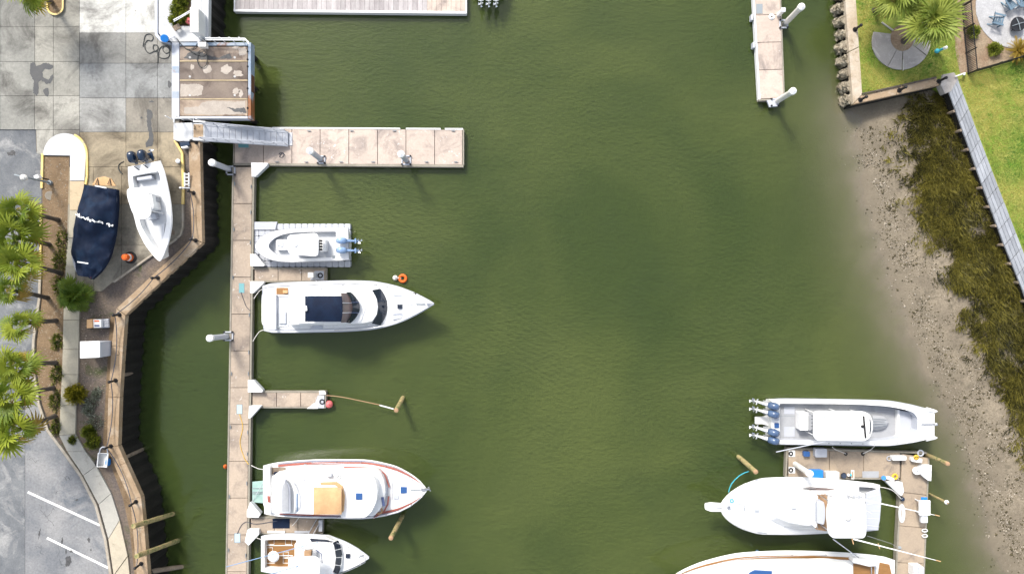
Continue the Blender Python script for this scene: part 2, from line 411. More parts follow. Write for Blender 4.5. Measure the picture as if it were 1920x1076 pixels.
M['sand'] = surf('muddy_sand', (.24, .20, .145), (.165, .137, .10), .6, c3=(.10, .085, .06), s3=1.0, t3=(.54, .70), fine=.45, sf=7, rough=.9, bump=.5, sb=9)
_m = M['sand']; _nt = _m.node_tree; _b = _nt.nodes['Principled BSDF']; _src = _b.inputs['Base Color'].links[0].from_socket   # sand stays dark where the tide keeps it wet
_sp = nd(_nt, 'ShaderNodeSeparateXYZ'); _nt.links.new(wpos(_nt), _sp.inputs[0]); _z = math_(_nt, 'ADD', _sp.outputs[2], math_(_nt, 'MULTIPLY', tnoise(_nt, .8, 4), .35))
_nt.links.new(mixc(_nt, ramp(_nt, _z, .05, .5), (.145, .122, .085), _src), _b.inputs['Base Color']); _nt.links.new(ramp(_nt, _z, .05, .42, .5, .92), _b.inputs['Roughness'])
b.build('beach', M['sand'], smooth=True, kind='structure', origin=(0, 0, 0))

def water_mat():
    m = bpy.data.materials.new('harbour_water'); m.use_nodes = True; nt = m.node_tree
    nt.nodes.remove(nt.nodes['Principled BSDF']); out = nt.nodes['Material Output']
    pos = wpos(nt)
    # wind ripples: fine chop everywhere, plus longer crossed wavelets
    h1 = tnoise(nt, 2.9, 3, .6, sc=(1.0, 1.6, 1), dist=.3); h2 = tnoise(nt, 1.1, 3, .55, sc=(.8, 1.5, 1), dist=.6)
    h3 = tnoise(nt, 9.0, 2, .6)
    hh = math_(nt, 'ADD', math_(nt, 'MULTIPLY', h1, .62), math_(nt, 'ADD', math_(nt, 'MULTIPLY', h2, .40), math_(nt, 'MULTIPLY', h3, .10)))
    wv = nd(nt, 'ShaderNodeTexWave', wave_type='BANDS'); wv.inputs['Scale'].default_value = .75
    wv.inputs['Distortion'].default_value = 5.0; wv.inputs['Detail'].default_value = 2.0; wv.inputs['Detail Scale'].default_value = 1.2
    mp = nd(nt, 'ShaderNodeMapping'); mp.inputs['Rotation'].default_value = (0, 0, math.radians(-62))
    nt.links.new(pos, mp.inputs[0]); nt.links.new(mp.outputs[0], wv.inputs['Vector'])
    patch = ramp(nt, tnoise(nt, .09, 2, .5), .45, .62)
    hh = math_(nt, 'ADD', hh, math_(nt, 'MULTIPLY', math_(nt, 'MULTIPLY', wv.outputs['Fac'], .12), patch))
    bp = nd(nt, 'ShaderNodeBump'); bp.inputs['Distance'].default_value = .24; bp.inputs['Strength'].default_value = 1.0
    nt.links.new(hh, bp.inputs['Height'])
    b2 = nd(nt, 'ShaderNodeBump'); b2.inputs['Distance'].default_value = .022; b2.inputs['Strength'].default_value = .8; nt.links.new(hh, b2.inputs['Height'])
    lw = nd(nt, 'ShaderNodeLayerWeight'); lw.inputs['Blend'].default_value = .5; nt.links.new(b2.outputs[0], lw.inputs['Normal'])
    fr_ = math_(nt, 'ADD', math_(nt, 'MULTIPLY', math_(nt, 'POWER', lw.outputs['Facing'], 5.0), .95), .028)   # Schlick, the same from above and below
    gl = nd(nt, 'ShaderNodeBsdfGlossy'); gl.inputs['Roughness'].default_value = .07; nt.links.new(b2.outputs[0], gl.inputs['Normal'])
    tr = nd(nt, 'ShaderNodeBsdfTransparent')
    mx = nd(nt, 'ShaderNodeMixShader'); nt.links.new(fr_, mx.inputs[0])
    # silt drifting right at the surface: takes the ripples' light and shade; patchy
    df = nd(nt, 'ShaderNodeBsdfDiffuse'); nt.links.new(bp.outputs[0], df.inputs['Normal'])
    g1 = ramp(nt, tnoise(nt, .055, 3, .55, dist=.5), .38, .62); g2 = ramp(nt, tnoise(nt, .16, 4, .6, dist=1.0), .42, .66)
    cw = mixc(nt, g1, (.044, .070, .018), (.092, .118, .033)); cw = mixc(nt, math_(nt, 'MULTIPLY', g2, .2), cw, (.032, .054, .024))
    nt.links.new(cw, df.inputs['Color'])
    m2 = nd(nt, 'ShaderNodeMixShader'); at = nd(nt, 'ShaderNodeAttribute'); at.attribute_name = 'silt'; nt.links.new(at.outputs['Fac'], m2.inputs[0])
    nt.links.new(tr.outputs[0], m2.inputs[1]); nt.links.new(df.outputs[0], m2.inputs[2])
    nt.links.new(m2.outputs[0], mx.inputs[1]); nt.links.new(gl.outputs[0], mx.inputs[2])
    nt.links.new(mx.outputs[0], out.inputs['Surface'])
    # silt in the water: homogeneous scattering and absorption, so shadows sink into it and the shallows clear
    sc_ = nd(nt, 'ShaderNodeVolumeScatter'); sc_.inputs['Color'].default_value = (.46, .56, .14, 1); sc_.inputs['Density'].default_value = WD
    sc_.inputs['Anisotropy'].default_value = 0.0
    ab = nd(nt, 'ShaderNodeVolumeAbsorption'); ab.inputs['Color'].default_value = (.36, .46, .12, 1); ab.inputs['Density'].default_value = WD * .9
    ad = nd(nt, 'ShaderNodeAddShader'); nt.links.new(sc_.outputs[0], ad.inputs[0]); nt.links.new(ab.outputs[0], ad.inputs[1])
    nt.links.new(ad.outputs[0], out.inputs['Volume'])
    return m
WD = 1.15
b = MB(); wx_ = [min(max(v, -890), 890) for v in xs]; wy_ = [min(max(v, -890), 890) for v in ys]
b.v = [(x, y, 0.0) for y in wy_ for x in wx_] + [(-890, -890, -5), (890, -890, -5), (890, 890, -5), (-890, 890, -5)]
b.f = [(j * nx + i, j * nx + i + 1, (j + 1) * nx + i + 1, (j + 1) * nx + i) for j in range(ny - 1) for i in range(nx - 1)]
k = nx * ny; b.f += [(k + 3, k + 2, k + 1, k), (*range(nx - 1, -1, -1), k, k + 1), (*[(ny - 1) * nx + i for i in range(nx)], k + 2, k + 3), (*[j * nx for j in range(ny)], k + 3, k), (*[j * nx + nx - 1 for j in range(ny - 1, -1, -1)], k + 1, k + 2)]
M['water'] = water_mat()
wo = b.build('water', M['water'], kind='structure', origin=(0, 0, 0))
dep = np.maximum(0, -np.array([v[2] for v in vv])); at_ = wo.data.attributes.new('silt', 'FLOAT', 'POINT')
at_.data.foreach_set('value', np.concatenate([.62 * (1 - np.exp(-dep * 1.6)), np.full(4, .62)]).astype(np.float32))

def offs(poly, d):
    out = []
    for i, p in enumerate(poly):
        p = Vector(p); a = Vector(poly[max(i - 1, 0)]); c = Vector(poly[min(i + 1, len(poly) - 1)])
        t = (c - a).normalized(); out.append(tuple(p + Vector((t.y, -t.x)) * d))
    return out

# ------------------------------------------------------------------ left shore: land, seawall, pavements
LZ = 2.72
WALL = [(392, -300), (388, 76), (337, 80), (337, 224), (372, 262), (377, 455), (233, 590), (228, 650), (222, 745), (219, 836), (233, 868), (262, 932), (268, 990), (275, 1076), (290, 1320)]
b = MB()
land = [U2(x, y, LZ) for x, y in WALL] + [(-420, -34), (-420, 36)]
b.prism(land, -3.5, LZ); b.build('ground', M['soil'], kind='structure')

def seawall(name, label, wallpx, cappx, capw, capmat, ztop, side, mat):
    t = T(name, label, 'seawall', U(*wallpx[len(wallpx) // 2], 0))
    pts = [Vector(U2(x, y, ztop)) for x, y in wallpx]
    line = []; k = 0
    for a, c in zip(pts, pts[1:]):
        n = max(2, int((c - a).length / .42)); d = (c - a).normalized(); nn = Vector((d.y, -d.x)) * side
        for i in range(n):
            line.append(a.lerp(c, i / n) + nn * (.03 if k % 2 else .17)); line.append(a.lerp(c, (i + .55) / n) + nn * (.03 if k % 2 else .17)); k += 1
    b = MB()
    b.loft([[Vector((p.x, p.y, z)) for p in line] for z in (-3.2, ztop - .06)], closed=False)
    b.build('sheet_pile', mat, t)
    q = [Vector(p) for p in offs(cappx, capw * side)]; p_ = [Vector(p) for p in offs(cappx, -2.5 * side)]
    for i in range(len(cappx) - 1):
        n = max(1, int(((p_[i + 1] - p_[i]).length) / 110))
        for k in range(n):
            f0, f1 = k / n, (k + 1) / n - .006
            poly = [tuple(p_[i].lerp(p_[i + 1], f0)), tuple(p_[i].lerp(p_[i + 1], f1)), tuple(q[i].lerp(q[i + 1], f1)), tuple(q[i].lerp(q[i + 1], f0))]
            b = MB(); b.pp(poly, ztop - .25, ztop + .22); b.build('cap', capmat, t, bev=.025)
    return t
# direction of travel is down the picture: water on the left-hand side of travel = picture right
seawall('seawall', 'long brown capped seawall bending along the left bank behind the dock', WALL[4:], WALL[4:], 19, M['cap'], LZ, -1, M['wall'])
seawall('seawall', 'white capped seawall beside the utility yard at top left', WALL[:2], WALL[:2], 13, M['whitewalk'], LZ, -1, M['wall'])
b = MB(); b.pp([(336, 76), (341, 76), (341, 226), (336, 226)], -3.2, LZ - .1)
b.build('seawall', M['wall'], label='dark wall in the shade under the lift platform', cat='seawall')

# piles that stand against the wall
def batter(top, ztop, base, r, name='wall_pile', mat='pile', label='', group=None, cat='pile'):
    a, c = U(*base, -1.5), U(*top, ztop); n = 7; rings = []
    p0 = U(*base, 0.0); d = (c - p0) / ztop; a = p0 - d * 1.6
    bb = MB(); pts = [a.lerp(c, i / n) for i in range(n + 1)]
    bb.tube(pts, [r * (1 + .08 * R.uniform(-1, 1)) for _ in pts], 9)
    return bb.build(name, M[mat], smooth=True, label=label, cat=cat, group=group)
WP = [((233, 622), (262, 619)), ((229, 703), (258, 699)), ((222, 797), (252, 789)), ((232, 858), (266, 842)), ((264, 942), (292, 924)), ((275, 1072), (340, 1062))]
for i, (tp, bs) in enumerate(WP):
    batter(tp, 2.45, bs, .17, label=['weathered pile at the wall just below the orange and white cart', 'weathered pile at the wall below the white box', 'weathered pile at the wall near the two small shrubs', 'weathered pile at the wall just below the white dock cart', 'weathered pile at the wall above the mossy piles', 'weathered pile at the wall at the bottom edge of the picture'][i], group='piles along the left wall')
for i, (tp, bs) in enumerate((((250, 986), (324, 963)), ((256, 1042), (333, 1013)))):
    batter(tp, 4.9, bs, .17, mat='woodpile', label=['upper of two mossy timber piles standing above the seawall cap', 'lower of two mossy timber piles standing above the seawall cap'][i], group='mossy piles over the wall cap')
for i, (tp, bs) in enumerate((((262, 570), (282, 566)), ((362, 468), (384, 478)))):
    batter(tp, 1.9, bs, .12, label=['short pale pile in the dark bend of the seawall', 'short pile at the corner of the seawall by the white boat bow'][i], group='piles along the left wall')

road = T('road', 'worn grey asphalt drive along the left edge', None, U(0, 700, LZ), kind='structure')
b = MB(); b.pp([(-700, 243), (67, 243), (68, 285), (78, 292), (77, 560), (68, 600), (62, 640), (61, 690), (72, 757), (89, 807), (119, 847), (151, 892), (179, 947), (197, 1012), (207, 1078), (216, 1300), (-700, 1300)], LZ - .3, LZ + .012)
b.build('asphalt', M['asphalt'], road)
b = MB(); b.pp([(47, 690), (61, 690), (72, 757), (89, 807), (119, 847), (151, 892), (179, 947), (197, 1012), (207, 1078), (216, 1300), (47, 1300)], LZ - .2, LZ + .018)
b.build('parking_lot', M['asphalt2'], road)
for p, q in (((52, 922), (187, 984)), ((88, 1008), (203, 1064)), ((130, 1112), (212, 1150))):
    b = MB(); b.pp(quad_line(p, q, 4.2), LZ, LZ + .024); b.build('painted_line', M['whitep'], road)
def rough(poly, amp=.9, step=2.2):
    """break a clean outline into a ragged one"""
    out = []
    for i in range(len(poly)):
        a, c = Vector(poly[i]), Vector(poly[(i + 1) % len(poly)]); n = max(1, int((c - a).length / step))
        for k in range(n): out.append(tuple(a.lerp(c, k / n) + Vector((R.uniform(-amp, amp), R.uniform(-amp, amp)))))
    return out
def blob(cx, cy, rx, ry, n=18, jit=.3, ang=0.0):
    out = []
    for i in range(n):
        a = 2 * math.pi * i / n; k = 1 + R.uniform(-jit, jit)
        x, y = rx * k * math.cos(a), ry * k * math.sin(a)
        out.append((cx + x * math.cos(ang) - y * math.sin(ang), cy + x * math.sin(ang) + y * math.cos(ang)))
    return out
for c in ((127, 1050, 7, 12), (144, 937, 2.2, 2.2), (166, 1011, 3, 5), (117, 1012, 2, 6), (20, 288, 8, 5), (170, 1030, 2, 2), (74, 1000, 1.5, 7)):
    for k in range(7):
        q = (c[0] + R.gauss(0, c[2] * (.55 if k else .1)), c[1] + R.gauss(0, c[3] * (.55 if k else .1)), c[2] * R.uniform(.15, .5) if k else c[2] * .8, c[3] * R.uniform(.15, .5) if k else c[3] * .8)
        b = MB(); b.sheet(rough(blob(*q), .35, 1.5), LZ + .022 + k * .0012); b.build('oil_stain', M['oil'], road)
for k in range(9):                        # cracks and tar seams in the lot
    x, y = R.uniform(55, 150), R.uniform(860, 1076); pts = [(x, y)]
    for _ in range(9): x += R.uniform(-3, 7); y += R.uniform(-6, 7); pts.append((x, y))
    if all(px_ < 60 + (py_ - 690) * .36 for px_, py_ in pts): 
        b = MB(); L_ = offs(pts, .28); R_ = offs(pts, -.28); b.loft([[U(*p, LZ + .0205) for p in L_], [U(*p, LZ + .0205) for p in R_]], closed=False); b.build('crack', M['oil'], road)
b = MB(); b.pp(quad_line((46.8, 692), (46.8, 1300), .8), LZ, LZ + .0195); b.build('tar_seam', M['oil'], road)

# kerbs
def kerb(name, pts, w, z0, z1, mat, parent):
    L = offs(pts, w / 2); Rr = offs(pts, -w / 2)
    for i in range(len(pts) - 1):
        b = MB(); b.pp([L[i], L[i + 1], Rr[i + 1], Rr[i]], z0, z1); b.build(name, mat, parent, bev=.02)
ks = T('kerb', 'kerb between drive and planting bed', None, U(75, 600, LZ), kind='structure')
kerb('kerb_stone', [(79, 288), (77.5, 353)], 4.5, LZ - .1, LZ + .16, M['yellowp'], ks)
kerb('kerb_stone', [(76.5, 384), (75.5, 440), (75, 500)], 4.0, LZ - .1, LZ + .16, M['yellowp'], ks)
kerb('kerb_stone', [(75, 501), (73, 560), (67, 600), (62, 640), (61, 690), (72, 757), (89, 807), (119, 847), (151, 892), (179, 947), (197, 1012), (207, 1078), (216, 1300)], 5.0, LZ - .1, LZ + .16, M['kerb'], ks)
kerb('kerb_stone', [(327, 263), (334, 275), (341, 287), (343, 340), (342, 383)], 4.6, LZ - .1, LZ + .18, M['yellowp'], ks)
kerb('kerb_stone', [(342, 384), (342, 426), (338, 440), (325, 452), (306, 464)], 3.6, LZ - .1, LZ + .16, M['kerb'], ks)
kerb('kerb_stone', [(286, 477), (212, 529)], 3.6, LZ - .1, LZ + .16, M['kerb'], ks)

# apron slabs
ap = T('pavement', 'concrete apron of large slabs', None, U(150, 200, LZ), kind='structure')
APRON = [(-420, -300), (297, -300), (297, 74), (320, 82), (336, 82), (336, 226), (328, 262), (341, 287), (343, 432), (338, 442), (208, 531), (190, 546), (120, 546), (126, 440), (130, 292), (80, 292), (69, 287), (68, 243), (-420, 243)]
rowA = [-300, -190, -85, 51, 116, 180, 243.5, 292]; colA = [-420, -320, -230, -140, -60, 0, 65, 100, 149]
rowB = [-300, -180, -60, 62, 119, 184, 248, 313, 383, 460, 548]
def slab(x0, y0, x1, y1, tint):
    g = .34
    p = clip(APRON, x0 + g, y0 + g, x1 - g, y1 - g)
    if len(p) < 3: return
    q = []
    for v in p:
        if not q or (Vector(v) - Vector(q[-1])).length > .3: q.append(v)
    if len(q) > 2 and (Vector(q[0]) - Vector(q[-1])).length < .3: q.pop()
    if len(q) < 3: return
    z = LZ + .085 + R.uniform(-.004, .004)
    k = R.uniform(.95, 1.05)
    b = MB(); b.pp(q, LZ - .1, z); b.build('slab', M['apron'], ap, color=tuple(c * k for c in tint))
for i in range(len(colA) - 1):
    for j in range(len(rowA) - 1):
        cx, cy_ = (colA[i] + colA[i + 1]) / 2, (rowA[j] + rowA[j + 1]) / 2
        t = (1.02, 1.02, .98) if cy_ < 180 else (1.22, 1.22, 1.18)
        if cx < 65: t = (.92, .94, .93)
        slab(colA[i], rowA[j], colA[i + 1], rowA[j + 1], t)
for j in range(len(rowB) - 1):
    cb = [149, 236, 295, 346] if rowB[j] < 300 else [120, 175, 228, 288, 346]
    for i in range(len(cb) - 1):
        cy_ = (rowB[j] + rowB[j + 1]) / 2; cx = (cb[i] + cb[i + 1]) / 2
        if cy_ < 62: t = (1.95, 2.0, 2.05)
        elif cy_ < 119: t = (.86, .88, .90) if cx < 236 else (.98, .98, .97)
        elif cy_ < 184: t = (.98, 1.03, 1.10)
        elif cy_ < 248: t = (1.15, 1.18, 1.22) if cx < 236 else (.92, .87, .80)
        elif cy_ < 383: t = (1.18, 1.02, .78)
        else: t = (1.08, 1.02, .90)
        slab(cb[i], rowB[j], cb[i + 1], rowB[j + 1], t)
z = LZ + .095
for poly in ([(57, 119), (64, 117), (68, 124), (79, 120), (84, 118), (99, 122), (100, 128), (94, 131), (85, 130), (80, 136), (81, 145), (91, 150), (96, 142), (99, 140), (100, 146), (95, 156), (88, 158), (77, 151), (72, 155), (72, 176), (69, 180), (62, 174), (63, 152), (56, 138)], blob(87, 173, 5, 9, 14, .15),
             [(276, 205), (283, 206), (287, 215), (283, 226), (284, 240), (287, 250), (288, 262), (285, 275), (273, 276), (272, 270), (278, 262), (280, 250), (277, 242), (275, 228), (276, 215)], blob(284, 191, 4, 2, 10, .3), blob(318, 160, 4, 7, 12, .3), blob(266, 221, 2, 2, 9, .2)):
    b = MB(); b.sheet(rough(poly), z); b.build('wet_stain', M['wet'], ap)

# rounded island with painted walk
isl = T('traffic_island', 'white painted rounded island end with yellow kerb beside the covered boat', 'traffic island', U(120, 290, LZ))
top = [(81, 291)] + [(121 + 40.5 * math.cos(a) , 291 + 41 * math.sin(a)) for a in (math.pi + math.pi * i / 16 for i in range(1, 16))] + [(161, 291), (158, 339), (131, 339), (131, 292)]
b = MB(); b.pp(top, LZ - .05, LZ + .19); b.build('painted_top', M['whitewalk'], isl, bev=.02)
b = MB(); b.pp([(131, 340), (158, 340), (152, 394), (131, 394)], LZ - .05, LZ + .185); b.build('walk_slab', M['walk'], isl, color=(1.25, 1.05, .78))
b = MB(); b.pp([(131, 395), (152, 395), (146, 446), (128, 446)], LZ - .05, LZ + .183); b.build('walk_slab', M['walk'], isl, color=(1.1, 1.05, .92))
b = MB(); b.pp([(128, 447), (142, 447), (140, 542), (121, 542)], LZ - .05, LZ + .18); b.build('walk_slab', M['walk'], isl, color=(1.0, 1.0, .92))
arc = [(121 + 41.5 * math.cos(a), 291 + 42 * math.sin(a)) for a in (math.radians(-65 + 65 * i / 6) for i in range(7))] + [(162.5, 330), (160, 346)]
kerb('kerb_stone', arc, 4.2, LZ - .1, LZ + .2, M['yellowp'], isl)

# planting bed and walks
b = MB(); b.pp([(80, 293), (130, 293), (127, 440), (119, 546), (117, 690), (111, 815), (98, 808), (79, 757), (68, 690), (69, 640), (76, 590), (80, 500)], LZ - .1, LZ + .05)
b.build('planting_bed', M['mulch'], kind='structure', label='brown mulch bed under the row of palms')
sw = T('footpath', 'concrete footpath beside the palm bed', None, U(130, 700, LZ), kind='structure')
SWL = [(120, 543), (118.5, 600), (117.5, 655), (116, 702), (113, 760), (111, 816), (126, 846), (156, 891), (185, 945), (203, 1010), (213, 1078), (222, 1300)]
SWR = [(150, 560), (148, 600), (147, 655), (146, 702), (142, 760), (141, 814), (160, 846), (180, 873), (208, 925), (224, 975), (239, 1042), (268, 1300)]
for i in range(len(SWL) - 1):
    b = MB(); p = [Vector(v) for v in (SWL[i], SWL[i + 1], SWR[i + 1], SWR[i])]
    e = .006; poly = [p[0].lerp(p[1], e), p[1].lerp(p[0], e), p[2].lerp(p[3], e), p[3].lerp(p[2], e)]
    b.pp([tuple(v) for v in poly], LZ - .1, LZ + .13 + R.uniform(-.006, .006))
    b.build('slab', M['walk'], sw, color=(1.06, 1.02, .90) if i < 5 else ((.98, .99, .98) if i < 9 else (1.15, 1.06, .90)), bev=.015)
b = MB(); b.pp([(208, 590), (203, 650), (198, 740), (193, 830), (207, 870), (230, 932), (243, 990), (252, 1076), (262, 1300), (275, 1300), (262, 1076), (256, 1000), (246, 930), (222, 872), (206, 834), (212, 740), (216, 650), (220, 596)], LZ - .1, LZ + .06)
b.build('gravel_strip', M['mulch'], kind='structure', label='pale gravelly strip behind the seawall cap')

# ------------------------------------------------------------------ right shore
RZ = 1.35
RW = [(1580, -300), (1585, 0), (1600, 196), (1763, 160), (1779, 172), (1835, 328), (1883, 459), (1921, 552), (2010, 800), (2140, 1150), (2240, 1400)]
b = MB(); b.prism([U2(x, y, RZ) for x, y in RW] + [(420, -40), (420, 36)], -3.4, RZ)
b.build('lawn', M['lawn'], kind='structure')
def rwall():
    t = T('seawall', 'pale capped seawall corner round the green lawn at top right', 'seawall', U(1600, 196, 0))
    cp = RW[:4]; q = [(1603, -300), (1605, 0), (1617, 178), (1757, 146)]
    for i in range(3):
        n = (3, 2, 2)[i]
        for k in range(n):
            f0, f1 = k / n, (k + 1) / n - .006; P, Q = [Vector(v) for v in cp], [Vector(v) for v in q]
            poly = [tuple(P[i].lerp(P[i + 1], f0)), tuple(P[i].lerp(P[i + 1], f1)), tuple(Q[i].lerp(Q[i + 1], f1)), tuple(Q[i].lerp(Q[i + 1], f0))]
            b = MB(); b.pp(poly, RZ - .3, RZ + .14); b.build('cap', M['cap'] if i == 2 else M['capw'], t, bev=.03)
    b = MB(); pts = [U2(x, y, RZ) for x, y in cp]
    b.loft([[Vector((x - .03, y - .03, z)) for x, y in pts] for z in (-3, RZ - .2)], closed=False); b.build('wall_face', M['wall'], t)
    # timber rail laid on the inner edge of the cap
    for p, qq in (((1617, 176), (1690, 160)), ((1692, 159.5), (1756, 145))):
        b = MB(); b.pp(quad_line(p, qq, 2.6), RZ + .14, RZ + .26); b.build('edge_timber', M['trunk'], t)
rwall()
for i in range(9):
    # oyster-crusted buttress piles against the wall face
    y = -8 + i * 24.5; x = 1586 + (y / 196) * 15
    base = U(x - 24, y + 4, -.4); topp = U(x - 5, y - 3, RZ - .12); n = 13; rings = []
    for k in range(n + 1):
        f = k / n; c = base.lerp(topp, f); r = .43 * (1 - .25 * f) * (.85 + .3 * ((i * 37) % 10) / 10); ring = []
        for a in range(16):
            an = 2 * math.pi * a / 16; q = r * (1 + .5 * noise.noise(Vector((i * 7 + math.cos(an) * 1.5, math.sin(an) * 1.5, f * 4))) + .38 * noise.noise(Vector((i * 3 + math.cos(an) * 4, math.sin(an) * 4, f * 11))))
            ring.append(c + Vector((math.cos(an) * q * .8, math.sin(an) * q, 0)))
        rings.append(ring)
    b = MB(); b.loft(rings); b.build('buttress_pile', M['barnacle'], label='oyster crusted buttress against the right seawall, number %s from the wall corner' % ['nine', 'eight', 'seven', 'six', 'five', 'four', 'three', 'two', 'one'][i], cat='pile', group='buttress piles on the right seawall')

# bulkhead walkway of grey boards
bw = T('boardwalk', 'weathered grey plank walkway on the bulkhead between marsh and lawn', 'boardwalk', U(1850, 340, RZ))
LE = [(1779, 172), (1835, 328), (1883, 459), (1921, 552), (2010, 800), (2140, 1150)]; RE = [(1795, 146), (1831, 243), (1869, 343), (1921, 477), (2030, 770), (2170, 1130)]
def pl(P, f):
    P = [Vector(p) for p in P]; L = [(P[i + 1] - P[i]).length for i in range(len(P) - 1)]; s = f * sum(L)
    for i, l in enumerate(L):
        if s <= l or i == len(L) - 1: return P[i].lerp(P[i + 1], s / l)
        s -= l
NS = 34
for k in range(NS):
    for j in range(4):
        f0, f1 = k / NS + .0006, (k + 1) / NS - .0006
        a0, a1 = pl(LE, f0).lerp(pl(RE, f0), j / 4 + .012), pl(LE, f1).lerp(pl(RE, f1), j / 4 + .012)
        b0, b1 = pl(LE, f0).lerp(pl(RE, f0), (j + 1) / 4 - .012), pl(LE, f1).lerp(pl(RE, f1), (j + 1) / 4 - .012)
        b = MB(); b.pp([tuple(a0), tuple(a1), tuple(b1), tuple(b0)], RZ + .03, RZ + .16 + R.uniform(-.012, .012)); b.build('plank', M['plank'], bw)
b = MB(); b.pp([(1768, 140), (1789, 136), (1797, 148), (1783, 172), (1772, 176), (1764, 160)], RZ - .4, RZ + .18); b.build('end_block', M['ringc'], bw, bev=.02)
b = MB(); pts = [U2(x, y, RZ) for x, y in LE]
b.loft([[Vector((x - .04, y, z)) for x, y in pts] for z in (-.8, RZ + .02)], closed=False); b.build('bulkhead_face', M['wall'], bw)
for k in range(1, 17):
    p = pl(LE, k / 17 * .62); w = U(p.x, p.y, RZ)
    b = MB(); b.cyl(w + Vector((-.12, -.04, -1.2)), w + Vector((-.12, -.04, .05)), .11, n=8); b.build('bulkhead_post', M['pile'], bw)

# lawn features
pt = T('footpath', 'round grey concrete footpath round the palm on the lawn', None, U(1690, 80, RZ), kind='structure')
for a0, a1 in ((-200, -118), (-117, -89), (-86, -31), (-29, 20), (22, 75)):
    n = 8; po, pi_ = [], []
    for i in range(n + 1):
        a = math.radians(a0 + (a1 - a0) * i / n)
        po.append((1690 + 55 * math.cos(a), 78 - 53 * math.sin(a))); pi_.append((1692 + 22 * math.cos(a), 72 - 24 * math.sin(a)))
    b = MB(); b.pp(po + pi_[::-1], RZ - .1, RZ + .09); b.build('slab', M['ringc'], pt, bev=.015)
b = MB(); b.sheet(blob(1692, 72, 23, 25, 24, .02), RZ + .03); b.build('planting_hole', M['barrow'], pt)
for p, q in (((1654, 42), (1675, 57)), ((1694, 112), (1694, 132)), ((1637, 90), (1650, 108))):
    b = MB(); b.pp(quad_line(p, q, 2.2 if p[0] > 1640 else 3), RZ, RZ + .098); b.build('joint_strip', M['walk'], pt, color=(1.1, 1.1, 1.1))
b = MB(); b.sheet([(1798, -200), (2200, -200), (2200, 40), (1925, 106), (1815, 136), (1800, 138), (1792, 100), (1785, 0)], RZ + .012); b.build('planting_bed', M['barrow'], kind='structure', label='bare mulch ground behind the iron fence')
b = MB(); b.pp(blob(1906, 14, 76, 77, 40, .012), RZ - .1, RZ + .05); b.build('gravel_pad', M['gravel'], kind='structure', label='round pale gravel pad with chairs and a fire pit')
# ------------------------------------------------------------------ utility yard, lift, gangway, docks
DZ = 0.5
yard = T('utility_yard', 'white concrete utility platform', None, U(340, 40, LZ), kind='structure')
b = MB(); b.pp([(298, -300), (327, -300), (327, 49), (358, 49), (358, -300), (378, -300), (378, 78), (322, 79), (305, 73), (297, 62)], LZ - .1, LZ + .25); b.build('platform', M['whitewalk'], yard, bev=.02)
b = MB(); b.pp([(290, -300), (295.5, -300), (295.5, 64), (304, 75), (320, 80.5), (319, 83), (300, 78), (290, 66)], LZ - .1, LZ + .34); b.build('kerb_edge', M['lgrey'], yard, bev=.02)
b = MB(); b.sheet([(327, -300), (358, -300), (358, 49), (327, 49)], LZ + .05); b.build('planter_soil', M['mulch'], yard)
cab = T('utility_cabinet', 'tall narrow white cabinet standing by the white seawall cap', 'cabinet', U(365, 38, LZ + .25))
b = MB(); b.pbox(357, 15, 371, 60, LZ + .25, LZ + 1.5); b.build('body', M['white'], cab, bev=.03)
b = MB(); b.pbox(356, 14, 372, 61, LZ + 1.5, LZ + 1.56); b.build('lid', M['offwhite'], cab, bev=.015)
b = MB(); b.pbox(371.2, 30, 371.8, 38, LZ + .9, LZ + 1.0); b.build('handle', M['steel'], cab)
wr = T('pipe_rack', 'pair of thin white pipes slanting over the planter', 'pipe', U(340, 32, LZ + .25))
for d in (0, 3.0):
    b = MB(); b.tube([U(325 + d * .4, 38 + d, LZ + .95), U(340, 30 + d, LZ + 1.05), U(356, 20.5 + d, LZ + 1.2)], .035, 6); b.build('pipe', M['white'], wr)
for x, y in ((327, 39), (356, 21)):
    b = MB(); b.cyl(U(x, y, LZ + .05), U(x, y, LZ + 1.15), .03, n=6); b.build('post', M['white'], wr)
be = T('bench', 'small brown timber seat at the corner of the planter', 'bench', U(330, 51, LZ + .25))
for i in range(4):
    a = Vector((322.5 + i * 3.0, 50.5 - i * 1.6)); b = MB(); b.pp([tuple(a), tuple(a + Vector((2.6, -1.4))), tuple(a + Vector((8, 6.6))), tuple(a + Vector((5.4, 8)))], LZ + .62, LZ + .68); b.build('slat', M['pile'], be)
for x, y in ((325, 51), (333, 47), (330, 57.5), (338, 53)):
    b = MB(); b.cyl(U(x, y, LZ + .2), U(x, y, LZ + .62), .035, n=6); b.build('leg', M['blackm'], be)
bn = T('bin', 'blue drum bin by the kerb of the white utility yard', 'bin', U(307, 71, LZ + .25))
b = MB(); b.cyl(U(308.5, 72.5, LZ + .25), U(308.5, 72.5, LZ + 1.0), .22, .25, 16); b.build('body', M['blueplastic'], bn, smooth=True)
b = MB(); b.cyl(U(308.5, 72.5, LZ + 1.0), U(308.5, 72.5, LZ + 1.06), .27, .24, 16); b.build('lid', M['blueplastic'], bn, smooth=True)
tb = T('wash_table', 'grey folding table with white top beside the blue bin', 'table', U(318, 66, LZ + .25))
b = MB(); b.pp([(311, 63), (320, 60), (328, 68), (318, 73)], LZ + .95, LZ + 1.0); b.build('top', M['lgrey'], tb)
for x, y in ((313, 64), (320, 62), (326, 68), (318, 71)):
    b = MB(); b.cyl(U(x, y, LZ + .25), U(x, y, LZ + .95), .02, n=6); b.build('leg', M['steel'], tb)
bo = T('buoy_float', 'small pink float leaning on the white cabinet', 'float', U(354, 40, LZ + .05))
b = MB(); b.ball(U(354, 40, LZ + .3), .24); b.build('body', M['pink'], bo, smooth=True)
